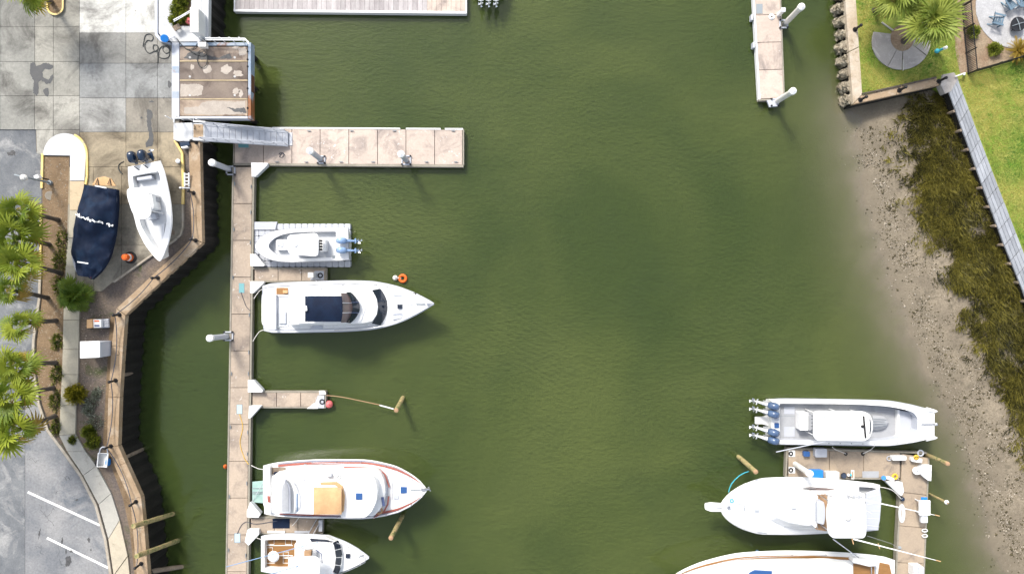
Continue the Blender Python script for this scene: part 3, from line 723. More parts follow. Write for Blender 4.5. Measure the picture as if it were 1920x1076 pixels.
b = MB(); b.cyl(U(354, 40, LZ + .5), U(354, 40, LZ + .62), .05, n=8); b.build('eye', M['black'], bo)
# hoses on the concrete
def hose(pts, name='hose', mat='hose', r=.028, z=LZ + .12, label='', cat='hose', parent=None, group=None):
    P = [U(x, y, z) for x, y in pts]; out = []
    for i in range(len(P) - 1):
        p0, p1, p2, p3 = P[max(i - 1, 0)], P[i], P[i + 1], P[min(i + 2, len(P) - 1)]
        for k in range(5):
            t = k / 5; out.append(.5 * ((2 * p1) + (p2 - p0) * t + (2 * p0 - 5 * p1 + 4 * p2 - p3) * t * t + (3 * p1 - p0 - 3 * p2 + p3) * t ** 3))
    out.append(P[-1])
    for i, v in enumerate(out): v.z += .012 * math.sin(i * 1.7)
    b = MB(); b.tube(out, r, 6); return b.build(name, M[mat], parent, smooth=True, label=label or None, cat=cat if label else None, group=group)
hose([(268, 88), (272, 68), (281, 64), (287, 70), (284, 77), (277, 76), (272, 82), (272, 92), (279, 100), (288, 97), (296, 93), (295, 86), (288, 85), (287, 92), (291, 97), (295, 96), (297, 106), (306, 110), (315, 108), (318, 101), (316, 91), (308, 87), (305, 93), (310, 100), (317, 98), (318, 90), (312, 86), (303, 88), (298, 96), (296, 118)], label='tangled dark hose coiled on the concrete apron')
hose([(331, 72), (340, 84), (352, 93), (364, 90), (370, 82)], z=LZ + .35, label='dark hose looping from the yard onto the lift platform')
hose([(352, 92), (366, 101), (380, 104), (385, 98), (380, 94), (373, 97), (370, 106), (371, 118), (376, 126), (384, 125), (388, 116), (388, 96), (389, 84)], z=LZ + .37, label='dark hose coiled on the lift platform deck')
hose([(222, 311), (223, 318), (230, 327), (224, 321), (222, 312), (226, 306), (232, 303)], label='thin dark hose end on the ground between the two boats')

# lift platform
PZ = 3.0
lf = T('lift_platform', 'boat lift platform with stained deck and blue steel frame at the apron edge', 'platform', U(400, 150, 0))
ys_ = [86, 114, 150, 185, 218]
for i in range(4):
    b = MB(); b.pp([(337, ys_[i] + 2.2), (464, ys_[i] + 2.2), (464, ys_[i + 1] - .6), (337, ys_[i + 1] - .6)], PZ - .22, PZ); b.build('deck_panel', M['lift'], lf, color=((.92, .88, .86), (.55, .53, .54), (.58, .55, .55), (1.12, 1.05, .98))[i])
for y in (114, 150, 185):
    b = MB(); b.pbox(337, y - .3, 464, y + 2.0, PZ - .22, PZ + .035); b.build('beam', M['liftbeam'], lf)
    for x in (356, 440):
        b = MB(); b.cyl(U(x, y - 6, PZ), U(x, y - 6, PZ + .04), .08, n=8); b.build('bolt', M['offwhite'], lf)
M['worn'] = surf('worn_pale_deck', (.42, .37, .32), (.33, .29, .25), 1.5, fine=.18, rough=.85)
for poly in (blob(388, 130, 8, 8, 14, .18), blob(424, 131, 10, 9, 14, .2), blob(446, 138, 9, 6, 14, .3), blob(360, 126, 4, 5, 10, .3), [(338, 158), (374, 158), (382, 163), (378, 178), (372, 180), (338, 181)], blob(443, 172, 7, 6, 14, .3), blob(452, 176, 4, 8, 12, .3), blob(455, 96, 8, 8, 12, .3), blob(440, 90, 8, 3, 12, .3), [(380, 192), (400, 189), (440, 191), (460, 189), (460, 214), (400, 216), (345, 214), (345, 202), (372, 200)]):
    b = MB(); b.sheet(rough(poly, .8, 2.0), PZ + .006); b.build('worn_patch', M['worn'], lf)
for poly in ([(345, 110), (352, 100), (362, 96), (378, 98), (390, 104), (410, 109), (430, 100), (436, 110), (400, 112), (360, 112)], [(425, 201), (440, 204), (458, 202), (463, 212), (440, 210)]):
    b = MB(); b.sheet(rough(poly, .8, 2.0), PZ + .009); b.build('damp_patch', M['oil'], lf)
b = MB(); b.pbox(322, 80, 336, 222, PZ - .3, PZ + .02); b.build('threshold_plate', M['lgrey'], lf, bev=.01)
for y in (125, 172):
    b = MB(); b.pbox(323, y, 335.5, y + 12, PZ, PZ + .026); b.build('painted_patch', M['bluepaint'], lf)
b = MB(); b.pbox(465, 80, 470.5, 223, PZ - .6, PZ + .12); b.build('frame_beam', M['bluepaint'], lf, bev=.02)
b = MB(); b.pbox(470.7, 140, 471.6, 172, PZ - .5, PZ + .07); b.build('rust_plate', M['rust'], lf)
b = MB(); b.pbox(337, 80, 464.5, 86, PZ - .6, PZ + .06); b.build('frame_beam', M['bluepaint'], lf, bev=.02)
b = MB(); b.pbox(337, 218.5, 464.5, 222.5, PZ - .6, PZ + .09); b.build('frame_beam', M['lgrey'], lf, bev=.02)
for y in (97, 112, 125, 166, 203):
    b = MB(); b.cyl(U(464.3, y, PZ), U(464.3, y, PZ + .16), .07, n=8); b.build('cleat', M['black'], lf)
for x, y in ((345, 90), (345, 215), (400, 90), (400, 215), (455, 90), (455, 150), (455, 215)):
    b = MB(); p = U(x, y, PZ - .6); b.cyl(Vector((p.x, p.y, -2.5)), p, .2, n=10); b.build('support_pile', M['wall'], lf)
rl = T('guard_rail', 'white twin pipe rail along the top of the lift platform', 'railing', U(420, 79, PZ))
for z, x1, y1 in ((PZ + 1.0, 459, 72.6), (PZ + .55, 461, 75.8)):
    b = MB(); b.tube([U(385, y1 - .6, z), U(x1, y1, z), U(466.5, y1 + 7.5, z)], .045, 6); b.build('rail', M['white'], rl)
for x in (386, 404, 422, 440, 458):
    a = U(x, 79.5, PZ); b = MB(); b.cyl(a - Vector((0, 0, .3)), Vector((a.x, a.y, PZ + 1.0)), .03, n=6); b.build('post', M['white'], rl)
pb = T('control_box', 'white control box on the top edge of the lift platform', 'box', U(379, 84, PZ))
b = MB(); b.pbox(371, 79, 386, 88, PZ + .5, PZ + .95); b.build('body', M['offwhite'], pb, bev=.03)
b = MB(); a = U(378, 84, PZ); b.cyl(a, a + Vector((0, 0, .5)), .06, n=8); b.build('post', M['steel'], pb)

# gangway
gl_ = T('gangway_landing', 'white landing block at the head of the gangway', 'landing', U(343, 248, LZ))
b = MB(); b.pp([(325, 231), (361, 230), (361, 265), (333, 265), (325, 262)], LZ - .3, LZ + .36); b.build('slab', M['whitewalk'], gl_, bev=.03)
b = MB(); b.pp([(361, 231), (384, 232), (384, 264), (361, 264)], LZ - .3, LZ + .37); b.build('ramp_plate', M['whitewalk'], gl_, bev=.02)
b = MB(); b.pp([(362.5, 233), (381, 234), (381, 259), (362.5, 258)], LZ + .3, LZ + .385); b.build('worn_mat', M['cap'], gl_, bev=.01)
for pts in ([(326, 222), (326, 230)], [(324, 222), (363, 221), (363, 228), (385, 229)]):
    b = MB(); b.tube([U(x, y, LZ + 1.3) for x, y in pts], .06, 6); b.build('rail', M['white'], gl_)
for x, y in ((327, 226), (345, 226), (363, 228), (383, 231)):
    a = U(x, y, LZ); b = MB(); b.cyl(a, a + Vector((0, 0, 1.3)), .04, n=6); b.build('post', M['white'], gl_)
gw = T('gangway', 'white aluminium gangway sloping from the landing down to the dock', 'gangway', U(540, 260, DZ))
g0a, g0b = U(384, 234.5, 3.08), U(384, 263, 3.08); g1a, g1b = U(540, 248.5, .72), U(540, 273, .72)
NG = 14
for i in range(NG):
    f0, f1 = i / NG + .002, (i + 1) / NG - .002
    q = [g0a.lerp(g1a, f0), g0a.lerp(g1a, f1), g0b.lerp(g1b, f1), g0b.lerp(g1b, f0)]
    b = MB(); b.loft([[v - Vector((0, 0, .06)) for v in q], q]); b.build('deck_panel', M['alum'], gw)
for A, B_ in ((g0a, g1a), (g0b, g1b)):
    b = MB(); b.tube([A + Vector((0, 0, -.05)), B_ + Vector((0, 0, -.05))], .09, 6); b.build('side_beam', M['alum'], gw)
    for h in (.5, .95):
        b = MB(); b.tube([A + Vector((0, 0, h)), B_ + Vector((0, 0, h))], .04, 6); b.build('rail', M['alum'], gw)
    for i in range(8):
        p = A.lerp(B_, i / 7); b = MB(); b.cyl(p, p + Vector((0, 0, .95)), .028, n=6); b.build('post', M['alum'], gw)
b = MB(); b.pp([(540, 249), (548, 249), (548, 273), (540, 273)], DZ, DZ + .05); b.build('toe_plate', M['alum'], gw)

# floating docks
def panels(parent, quads, mat, z=DZ, th=.16):
    for q in quads:
        b = MB(); b.pp(q, z - th, z + R.uniform(-.004, .004)); b.build('panel', mat, parent, bev=.012)
def seg_quads(L0, L1, R0, R1, n, g=.5, cuts=None):
    out = []; L0, L1, R0, R1 = map(Vector, (L0, L1, R0, R1)); D = (L1 - L0).length
    cuts = cuts or [i / n for i in range(n + 1)]
    for a, c in zip(cuts, cuts[1:]):
        a += g / D; c -= g / D
        out.append([tuple(L0.lerp(L1, a)), tuple(L0.lerp(L1, c)), tuple(R0.lerp(R1, c)), tuple(R0.lerp(R1, a))])
    return out
def float_body(parent, px, z0=-.35, z1=DZ - .17): b = MB(); b.pp(px, z0, z1); b.build('float', M['float'], parent)
def waler(parent, p, q, w, mat='waler', z0=DZ - .42, z1=DZ + .03): b = MB(); b.pp(quad_line(p, q, w), z0, z1); b.build('waler', M[mat], parent, bev=.012)

td = T('floating_dock', 'pale concrete T-head dock at the foot of the gangway', 'dock', U(650, 275, 0))
panels(td, seg_quads((440, 241), (867, 244), (440, 306), (867, 309), 8, cuts=[0, .126, .251, .375, .501, .627, .752, .878, 1]), M['dockend'])
float_body(td, [(440, 242), (867, 245), (867, 308), (440, 305)])
waler(td, (438, 308), (869, 311.5), 4.5); waler(td, (438.3, 240), (438.3, 306), 2.6); waler(td, (868.7, 242.5), (868.7, 309), 2.8)
waler(td, (438, 239.6), (508, 239.8), 2.2)
for x0, x1 in ((510, 750), (761, 826), (834, 868)): waler(td, (x0, 239.6 + (x0 - 440) * .006), (x1, 239.6 + (x1 - 440) * .006), 3.0, 'rubwhite')
b = MB(); b.pbox(447, 267, 466, 277, DZ - .05, DZ + .02); b.build('service_lid', M['teal'], td)
hose([(523, 290), (527, 286), (532, 290), (529, 295), (524, 294), (530, 287), (534, 292)], name='mooring_line', mat='rope', r=.02, z=DZ + .03, label='small tangle of line on the T-head dock below the gangway', cat='rope')

md = T('floating_dock', 'long narrow concrete main dock running down the left side', 'dock', U(450, 700, 0))
L0, L1, R0, R1 = (439, 313), (425, 1140), (473, 313), (461, 1140)
panels(md, seg_quads(L0, L1, R0, R1, 12), M['dock'])
float_body(md, [(440, 313), (426, 1140), (461, 1140), (473, 313)])
waler(md, (437, 312), (423, 1140), 3.2); waler(md, (475.3, 312), (463.3, 1140), 3.6)
def lid(x, y, w, h, mat, parent):
    b = MB(); b.pbox(x - w / 2 - 1, y - h / 2 - 1, x + w / 2 + 1, y + h / 2 + 1, DZ - .05, DZ + .012); f = b.build('service_hatch', M['platefr'], parent)
    b = MB(); b.pbox(x - w / 2, y - h / 2, x + w / 2, y + h / 2, DZ - .05, DZ + .022); b.build('lid', M[mat], f)
def cleats(parent, pts):
    for x, y, a in pts:
        c = U(x, y, DZ); d = Vector((math.cos(a), math.sin(a), 0)) * .16
        b = MB(); b.tube([c - d + Vector((0, 0, .09)), c + Vector((0, 0, .07)), c + d + Vector((0, 0, .09))], [.02, .035, .02], 6); b.cyl(c - d * .3, c - d * .3 + Vector((0, 0, .07)), .03, n=6); b.cyl(c + d * .3, c + d * .3 + Vector((0, 0, .07)), .03, n=6); b.build('cleat', M['platefr'], parent)
cleats(md, [(472 - (y - 313) * .0145, y, 1.55) for y in (350, 398, 455, 590, 660, 700, 810, 850, 905, 1040)] + [(441 - (y - 313) * .017, y, 1.55) for y in (345, 430, 520, 700, 800, 930, 1030)])
cleats(td, [(x, 304, 0) for x in (520, 575, 640, 700, 800, 855)] + [(x, 246, 0) for x in (580, 660, 740, 850)])
for pts, w in (([(452, 548), (456, 560), (462, 575), (470, 583)], 'from the green service hatch toward the navy topped yacht'), ([(449, 776), (455, 800), (450, 830), (458, 858), (466, 870)], 'from the middle service hatch down the main dock'), ([(445, 1000), (452, 985), (462, 978), (480, 982), (520, 976)], 'from the lowest service hatch onto the finger dock')):
    hose(pts, name='shore_cable', mat='ybright' if 'middle' in w else 'rope', r=.022, z=DZ + .03, label='shore power cable ' + w, cat='cable', group='shore power cables')
lid(453, 540, 9, 17, 'teal', md); lid(449, 767, 9, 16, 'plate', md); lid(445, 1008, 9.5, 16, 'plate', md)

def finger(label, q, n, grp='short finger docks on the main dock'):
    t = T('finger_dock', label, 'dock', U((q[0] + q[1]) / 2, (q[2] + q[3]) / 2, 0), grp)
    x0, x1, y0, y1 = q
    panels(t, seg_quads((x0 + 3, y0 + 3), (x1 - 2, y0 + 3), (x0 + 3, y1 - 3), (x1 - 2, y1 - 3), n), M['dock'])
    float_body(t, rect(x0 + 3, y0 + 3, x1 - 2, y1 - 3))
    waler(t, (x0, y0 + 1.3), (x1, y0 + 1.3), 2.6); waler(t, (x0, y1 - 1.3), (x1, y1 - 1.3), 2.6); waler(t, (x1 - .9, y0 + 2.8), (x1 - .9, y1 - 2.8), 2)
    return t
f1 = finger('short finger dock between the drive-on dock boat and the navy topped yacht', (474, 612, 502, 529), 3)
f2 = finger('short empty finger dock with a pink ball float at its tip', (470, 611, 733, 765), 3)
f3 = finger('short finger dock between the two lower boats', (467, 605, 969, 1001), 3)
def pile_guide(x0, y0, x1, y1, parent):
    b = MB(); b.pp([(x0, y0), (x1, y0), (x1, y1), (x0 - 9, y1)], DZ, DZ + .06); g = b.build('pile_guide', M['lgrey'], parent, bev=.01)
    b = MB(); c = U((x0 + x1) / 2 + 2, (y0 + y1) / 2, DZ + .07); b.torus(c, .16, .05, 14, 6); b.build('roller', M['black'], g, smooth=True)
pile_guide(590, 508, 607, 525, f1); pile_guide(596, 741, 608, 765, f2)
b = MB(); b.pp([(575, 766), (588, 756), (598, 756), (596, 766)], DZ, DZ + .1); b.build('corner_plate', M['white'], f2, bev=.02)
b = MB(); b.pp([(598, 732), (608, 732), (611, 736), (611, 740), (598, 740)], DZ, DZ + .1); b.build('corner_plate', M['offwhite'], f2, bev=.02)
b = MB(); b.pbox(511, 972, 543, 990, DZ, DZ + .025); b.build('rubber_mat', M['navy'], f3)
b = MB(); b.pbox(597, 975, 604, 996, DZ, DZ + .3); b.build('end_bracket', M['lgrey'], f3, bev=.02)
b = MB(); b.pbox(501, 995, 534, 999, DZ, DZ + .12); b.build('bumper_strip', M['white'], f3, bev=.02)
b = MB(); b.pbox(552, 995, 580, 998.5, DZ, DZ + .1); b.build('bumper_strip', M['lgrey'], f3, bev=.02)
pd = T('power_pedestal', 'small white power pedestal near the tip of the upper finger dock', 'pedestal', U(582, 515, DZ))
b = MB(); b.pbox(577.5, 511, 587, 520, DZ, DZ + .85); b.build('body', M['white'], pd, bev=.03)
b = MB(); b.pbox(577, 510.5, 587.5, 520.5, DZ + .85, DZ + .95); b.build('cap', M['offwhite'], pd, bev=.02)
pf = T('ball_float', 'pink ball float hanging off the tip of the empty finger dock', 'float', U(617, 757, 0))
b = MB(); b.ball(U(617, 757.5, .3), .29); b.build('body', M['pink'], pf, smooth=True)
b = MB(); b.cyl(U(617, 757.5, .55), U(617, 757.5, .66), .05, n=8); b.build('eye', M['red'], pf)
rf = T('fender', 'small red fender on the outer edge of the main dock', 'fender', U(423, 876, 0))
b = MB(); p = U(422, 877, .1); b.tube([p + Vector((.02 * 0, 0, -.1)), p + Vector((.05, .08, .05)), p + Vector((.12, .2, .25)), p + Vector((.16, .25, .36))], [.03, .14, .14, .04], 10); b.build('body', M['orange'], rf, smooth=True)
b = MB(); b.cyl(p + Vector((.16, .25, .34)), p + Vector((.24, .28, .45)), .02, n=6); b.build('lanyard', M['rope'], rf)

# triangular corner boxes
def corner_box(px, label, h=.42, grp='white triangular corner boxes'):
    t = T('corner_box', label, 'dock box', U(*px[0], DZ), grp)
    P = [Vector(p) for p in px]; c = sum(P, Vector((0, 0))) / len(P)
    b = MB(); b.pp(px, DZ - .1, DZ + h); b.build('body', M['whiteb'], t, bev=.03)
    b = MB(); b.pp([tuple(c + (p - c) * 1.04) for p in P], DZ + h, DZ + h + .07); b.build('lid', M['white'], t, bev=.03)
corner_box([(471, 305), (502, 306), (500, 311), (479, 331), (472, 331)], 'white corner box in the angle below the T-head dock')
corner_box([(469, 477), (479, 477), (496, 497), (493, 499), (470, 499)], 'white corner box touching the bow of the drive-on dock boat')
corner_box([(469, 528), (495, 528), (492, 533), (474, 550), (469, 549)], 'white corner box at the stern of the navy topped yacht')
corner_box([(465, 713), (475, 713), (492, 731), (491, 735), (465, 735)], 'white corner box above the empty finger dock')
corner_box([(467, 761), (489, 761), (487, 764), (469, 784), (466, 784)], 'white corner box below the empty finger dock')
corner_box([(463, 958), (469, 941), (488, 963), (484, 970), (463, 969)], 'white corner box beside the mint green swim platform')
corner_box([(464, 993), (484, 993), (485, 1002), (466, 1022), (459, 1015)], 'white corner box at the stern of the teak cockpit boat')

# steel guide piles with white caps
def guide_pile(top, base, z0, h, label, r=.2, mat='lgrey', grp='grey guide piles with white caps', cone=True):
    b0, t0 = U(*base, 0), U(*top, h)
    t = T('guide_pile', label, 'pile', (b0.x, b0.y, 0), grp)
    tilt = Vector((t0.x - b0.x, t0.y - b0.y, 0))
    c1 = b0 + tilt + Vector((0, 0, h - .25))
    b = MB(); b.cyl(b0 + Vector((0, 0, -2.5)) - tilt * .7, c1, r, n=16); b.build('shaft', M[mat], t, smooth=True)
    b = MB(); b.tube([c1, c1 + Vector((0, 0, .28)), c1 + Vector((0, 0, .42))], [r * 1.25, r * 1.25, r * .25], 16); b.build('cap', M['white'], t, smooth=True)
    return t
def collar(x, y, s, label=None, ang=0, parent=None):
    c = U(x, y, DZ); b = MB()
    P = [Vector((s / 2 * a, s / 2 * d)) for a, d in ((-1, -1), (1, -1), (1, 1), (-1, 1))]
    for i in range(4):
        a, d = P[i], P[(i + 1) % 4]; b.tube([c + Vector((a.x, a.y, .06)), c + Vector((d.x, d.y, .06))], .06, 6)
    b.build('collar', M['lgrey'], parent)
    for a in P:
        b = MB(); b.cyl(c + Vector((a.x, a.y, .02)), c + Vector((a.x, a.y, .18)), .07, n=8); b.build('roller', M['black'], parent)
g = guide_pile((397, 305), (434, 319), 0, 3.6, 'guide pile beside the top of the main dock, leaning over dark water'); collar(433, 320, .6, parent=g)
g = guide_pile((393, 634), (430, 630), 0, 3.4, 'guide pile on the outer side of the main dock at mid length'); collar(429, 630, .6, parent=g)
g = guide_pile((581, 283), (604, 301), 0, 3.5, 'left of the two guide piles through the T-head dock'); collar(603, 300, .5, parent=g)
g = guide_pile((752, 289), (763, 302), 0, 3.5, 'right of the two guide piles through the T-head dock'); collar(762, 301, .62, parent=g)

# dock cut off by the top edge
M['deckgrey'] = surf('silvered_plank', (.42, .395, .39), (.33, .30, .30), .9, fine=.18, sf=6, rough=.85, rnd=.14, stretch=(3, .7, 1))
tp = T('floating_dock', 'silvery plank dock cut off by the top edge of the picture', 'dock', U(650, 0, 0))
for i in range(48):
    x0 = 441 + i * 9; b = MB(); b.pp(rect(x0, -42, x0 + 8.6, 20 + (x0 - 441) * .006), DZ - .1, DZ + R.uniform(-.005, .005)); b.build('plank', M['dockend'] if i > 39 else M['deckgrey'], tp)
float_body(tp, rect(442, -42, 872, 20)); waler(tp, (438, 20), (875, 24), 4.2, 'rubwhite'); waler(tp, (874, -42), (874, 22), 2.8, 'rubwhite'); waler(tp, (439.5, -42), (439.5, 18), 2.4, 'rubwhite')

# dock at upper right
ud = T('floating_dock', 'narrow concrete dock reaching down from the top edge near the lawn', 'dock', U(1440, 100, 0))
panels(ud, seg_quads((1412, -60), (1426, 186), (1460, -60), (1469, 184), 5, cuts=[0, .20, .36, .57, .78, 1]), M['dockend'])
float_body(ud, [(1413, -60), (1427, 186), (1468, 184), (1459, -60)])
waler(ud, (1410.4, -60), (1424.6, 188), 3, 'rubwhite'); waler(ud, (1461.3, -60), (1470.7, 186), 2.6); waler(ud, (1423, 188), (1471, 186), 2.8)
for y in (32, 84):
    b = MB(); x = 1408 + (y - 20) * .06; b.pp(rect(x, y - 5, x + 4, y + 6), .1, DZ + .05); b.build('bumper', M['lgrey'], ud, bev=.02)
b = MB(); b.pbox(1418, 8, 1430, 26, DZ - .02, DZ + .02); b.build('service_lid', M['platefr'], ud)
b = MB(); b.pp([(1438, 188), (1459, 187), (1457, 200), (1443, 201)], DZ - .1, DZ + .08); b.build('pile_guide', M['lgrey'], ud, bev=.02)
g = guide_pile((1503, 13), (1470, 47), 0, 3.7, 'guide pile beside the narrow upper right dock', mat='offwhite'); collar(1469, 46, .55, parent=g)
g = guide_pile((1487, 171), (1452, 193), 0, 3.4, 'guide pile at the tip of the narrow upper right dock', mat='offwhite'); collar(1452, 193, .5, parent=g)
pd = T('power_pedestal', 'small white power pedestal on the narrow upper right dock', 'pedestal', U(1460, 28, DZ))
b = MB(); p = U(1459, 29, DZ); b.box(p + Vector((0, 0, .45)), (.25, .25, .9)); b.build('body', M['white'], pd, bev=.03)
b = MB(); b.box(p + Vector((0, 0, .98)), (.32, .32, .12)); b.build('cap', M['whiteb'], pd, bev=.03)
lr = T('life_ring', 'white ring of coiled line on the narrow upper right dock', 'rope', U(1447, 32, DZ))
for k in range(3):
    b = MB(); b.torus(U(1447, 32, DZ + .03 + k * .035), .20 - k * .05, .03, 18, 6); b.build('coil', M['white'], lr, smooth=True)
# ------------------------------------------------------------------ boats
def smooth_prof(prof):
    ts = [p[0] for p in prof]; ws = [p[1] for p in prof]
    def f(t):
        if t <= ts[0]: return ws[0]
        if t >= ts[-1]: return ws[-1]
        for i in range(len(ts) - 1):
            if t <= ts[i + 1]: break
        h = ts[i + 1] - ts[i]; u = (t - ts[i]) / h
        def sl(j):
            if j == 0: return (ws[1] - ws[0]) / (ts[1] - ts[0])
            if j == len(ts) - 1: return (ws[-1] - ws[-2]) / (ts[-1] - ts[-2])
            a = (ws[j] - ws[j - 1]) / (ts[j] - ts[j - 1]); c = (ws[j + 1] - ws[j]) / (ts[j + 1] - ts[j])
            return 0 if a * c <= 0 else 2 * a * c / (a + c)
        m0, m1 = sl(i) * h, sl(i + 1) * h
        return (2 * u ** 3 - 3 * u * u + 1) * ws[i] + (u ** 3 - 2 * u * u + u) * m0 + (-2 * u ** 3 + 3 * u * u) * ws[i + 1] + (u ** 3 - u * u) * m1
    return f

class Hull:
    """a hull lofted through stations; t runs from transom (0) to stem (1), u across (-1 port .. 1 starboard)"""
    def __init__(s, parent, A, B, z0, z1, prof, zw=0.0, zk=-.6, flare=.80, rake=.10, n=28, mat='white', stripe=None):
        s.a, s.b = U(*A, z0), U(*B, z1); s.z0, s.z1 = z0, z1; d = (s.b - s.a); d.z = 0
        s.L = d.length; s.ax = d.normalized(); s.nr = Vector((-s.ax.y, s.ax.x, 0)); s.f = smooth_prof(prof); s.parent = parent; s.n = n
        ts = [1 - (1 - i / n) ** 1.25 for i in range(n + 1)]
        s.ts = ts
        rings = []
        for t in ts:
            zs = s.zs(t); w = s.w(t); ring = []
            for sd in (1, -1):
                lev = [(1.0, zs), (1.0, zs - .10), (flare + (1 - flare) * .62, zw + (zs - zw) * .55), (flare, zw + .08), (flare * .8, zw - .1)]
                seq = []
                for q, z in lev:
                    fr = (zs - z) / (zs - (zw + zk)); sh = -rake * s.L * t ** 4 * fr
                    qq = q * (1 - .62 * min(1, fr * 1.5) * t ** 2.5)
                    seq.append(s.a.xy.to_3d() + s.ax * (t * s.L + sh) + s.nr * (sd * w * qq) + Vector((0, 0, z)))
                sh = -rake * s.L * t ** 4
                if sd == 1: ring += seq; ring.append(s.a.xy.to_3d() + s.ax * (t * s.L + sh) + Vector((0, 0, zw + zk * (1 - .35 * t ** 3))))
                else: ring += seq[::-1]
            rings.append(ring)
        b = MB(); b.loft(rings, closed=False, cap=False)
        b.add(rings[0], [tuple(range(len(rings[0])))])
        s.hull = b.build('hull', M[mat], parent, smooth=True, sharp=40)
        if stripe:
            for sd in (1, -1):
                b = MB(); r0, r1 = [], []
                for t in ts:
                    r0.append(s.at(t, sd * 1.004, s.zs(t) - .02)); r1.append(s.at(t, sd * 1.006, s.zs(t) - .14))
                b.loft([r0, r1], closed=False); b.build('hull_stripe', M[stripe], parent, smooth=True)
    def zs(s, t): return s.z0 + (s.z1 - s.z0) * t * t
    def w(s, t): return max(s.f(t), .15) * (HC - s.zs(t)) / FP
    def at(s, t, u, z=None, dw=0.0):
        p = s.a.xy.to_3d() + s.ax * (t * s.L) + s.nr * (u * (s.w(t) + dw)); p.z = s.zs(t) if z is None else z; return p
    def deck(s, mat='white', camber=.10, drop=.0, name='deck', inset=.015):
        b = MB(); rows = []
        for t in s.ts:
            rows.append([s.at(t, u, s.zs(t) - drop + camber * (1 - u * u) * min(1, s.w(t))) for u in (-1 + inset, -.75, -.4, 0, .4, .75, 1 - inset)])
        b.loft(rows, closed=False, cap=False); return b.build(name, M[mat], s.parent, smooth=True)
    def rail(s, r=.04, mat='white', name='rub_rail', dz=-.05, t0=0.0, t1=1.0, u=1.0):
        ts = [t for t in s.ts if t0 <= t <= t1]
        pts = [s.at(t, u, s.zs(t) + dz) for t in ts] + [s.at(t, -u, s.zs(t) + dz) for t in reversed(ts)]
        if t0 > 0: # two runs meeting at the bow
            b = MB(); b.tube(pts, r, 6); return b.build(name, M[mat], s.parent, smooth=True)
        b = MB(); b.tube(pts, r, 6, closed=True); return b.build(name, M[mat], s.parent, smooth=True)
    def bowrail(s, h=.55, t0=.35, u=.94, n=9, mat='steel'):
        ts = [t0 + (.985 - t0) * i / n for i in range(n + 1)]
        top = [s.at(t, u, s.zs(t) + h * min(1, .35 + 3 * (t - t0))) for t in ts]; top2 = [s.at(t, -u, s.zs(t) + h * min(1, .35 + 3 * (t - t0))) for t in ts]
        b = MB(); b.tube(top + top2[::-1], .022, 5); r = b.build('bow_rail', M[mat], s.parent, smooth=True)
        for i in range(0, n, 2):
            for uu, tt in ((u, top), (-u, top2)):
                b = MB(); b.cyl(s.at(ts[i], uu), tt[i], .018, n=5); b.build('stanchion', M[mat], r)
    def open(s, t0, t1, prof2, zsole, mat='white', solemat='nonskid', linermat='white', lip=.05):
        """gunwale with an opening, the liner wall and the cockpit sole"""
        f2 = smooth_prof(prof2); n = s.n; o1, o2, i1, i2 = [], [], [], []
        for i in range(n + 1):
            q = 1 - (1 - i / n) ** 1.25; ti = t0 + (t1 - t0) * (1 - (1 - i / n) ** 1.6)
            wi = max(f2((ti - t0) / (t1 - t0)), .02) * (HC - s.zs(ti)) / FP
            o1.append(s.at(q, .985)); o2.append(s.at(q, -.985))
            p = s.a.xy.to_3d() + s.ax * (ti * s.L); z = s.zs(ti) + lip
            i1.append(p + s.nr * wi + Vector((0, 0, z))); i2.append(p - s.nr * wi + Vector((0, 0, z)))
        b = MB(); b.loft([o1, [a.lerp(c, .5) + Vector((0, 0, lip * .35)) for a, c in zip(o1, i1)], i1], closed=False); b.loft([i2, [a.lerp(c, .5) + Vector((0, 0, lip * .35)) for a, c in zip(o2, i2)], o2], closed=False)
        b.add([o1[0], i1[0], i2[0], o2[0]], [(0, 1, 2, 3)]); b.add([o1[-1], i1[-1], i2[-1], o2[-1]], [(0, 1, 2, 3)])
        b.build('gunwale', M[mat], s.parent, smooth=True)
        lp = i1 + i2[::-1]; low = [Vector((v.x, v.y, zsole)) for v in lp]
        b = MB(); b.loft([lp, low]); b.f = [f for f in b.f if len(f) == 4]; b.build('liner', M[linermat], s.parent, smooth=True)
        b = MB(); k = len(i1); b.loft([low[:k], low[k:][::-1]], closed=False); b.build('sole', M[solemat], s.parent)

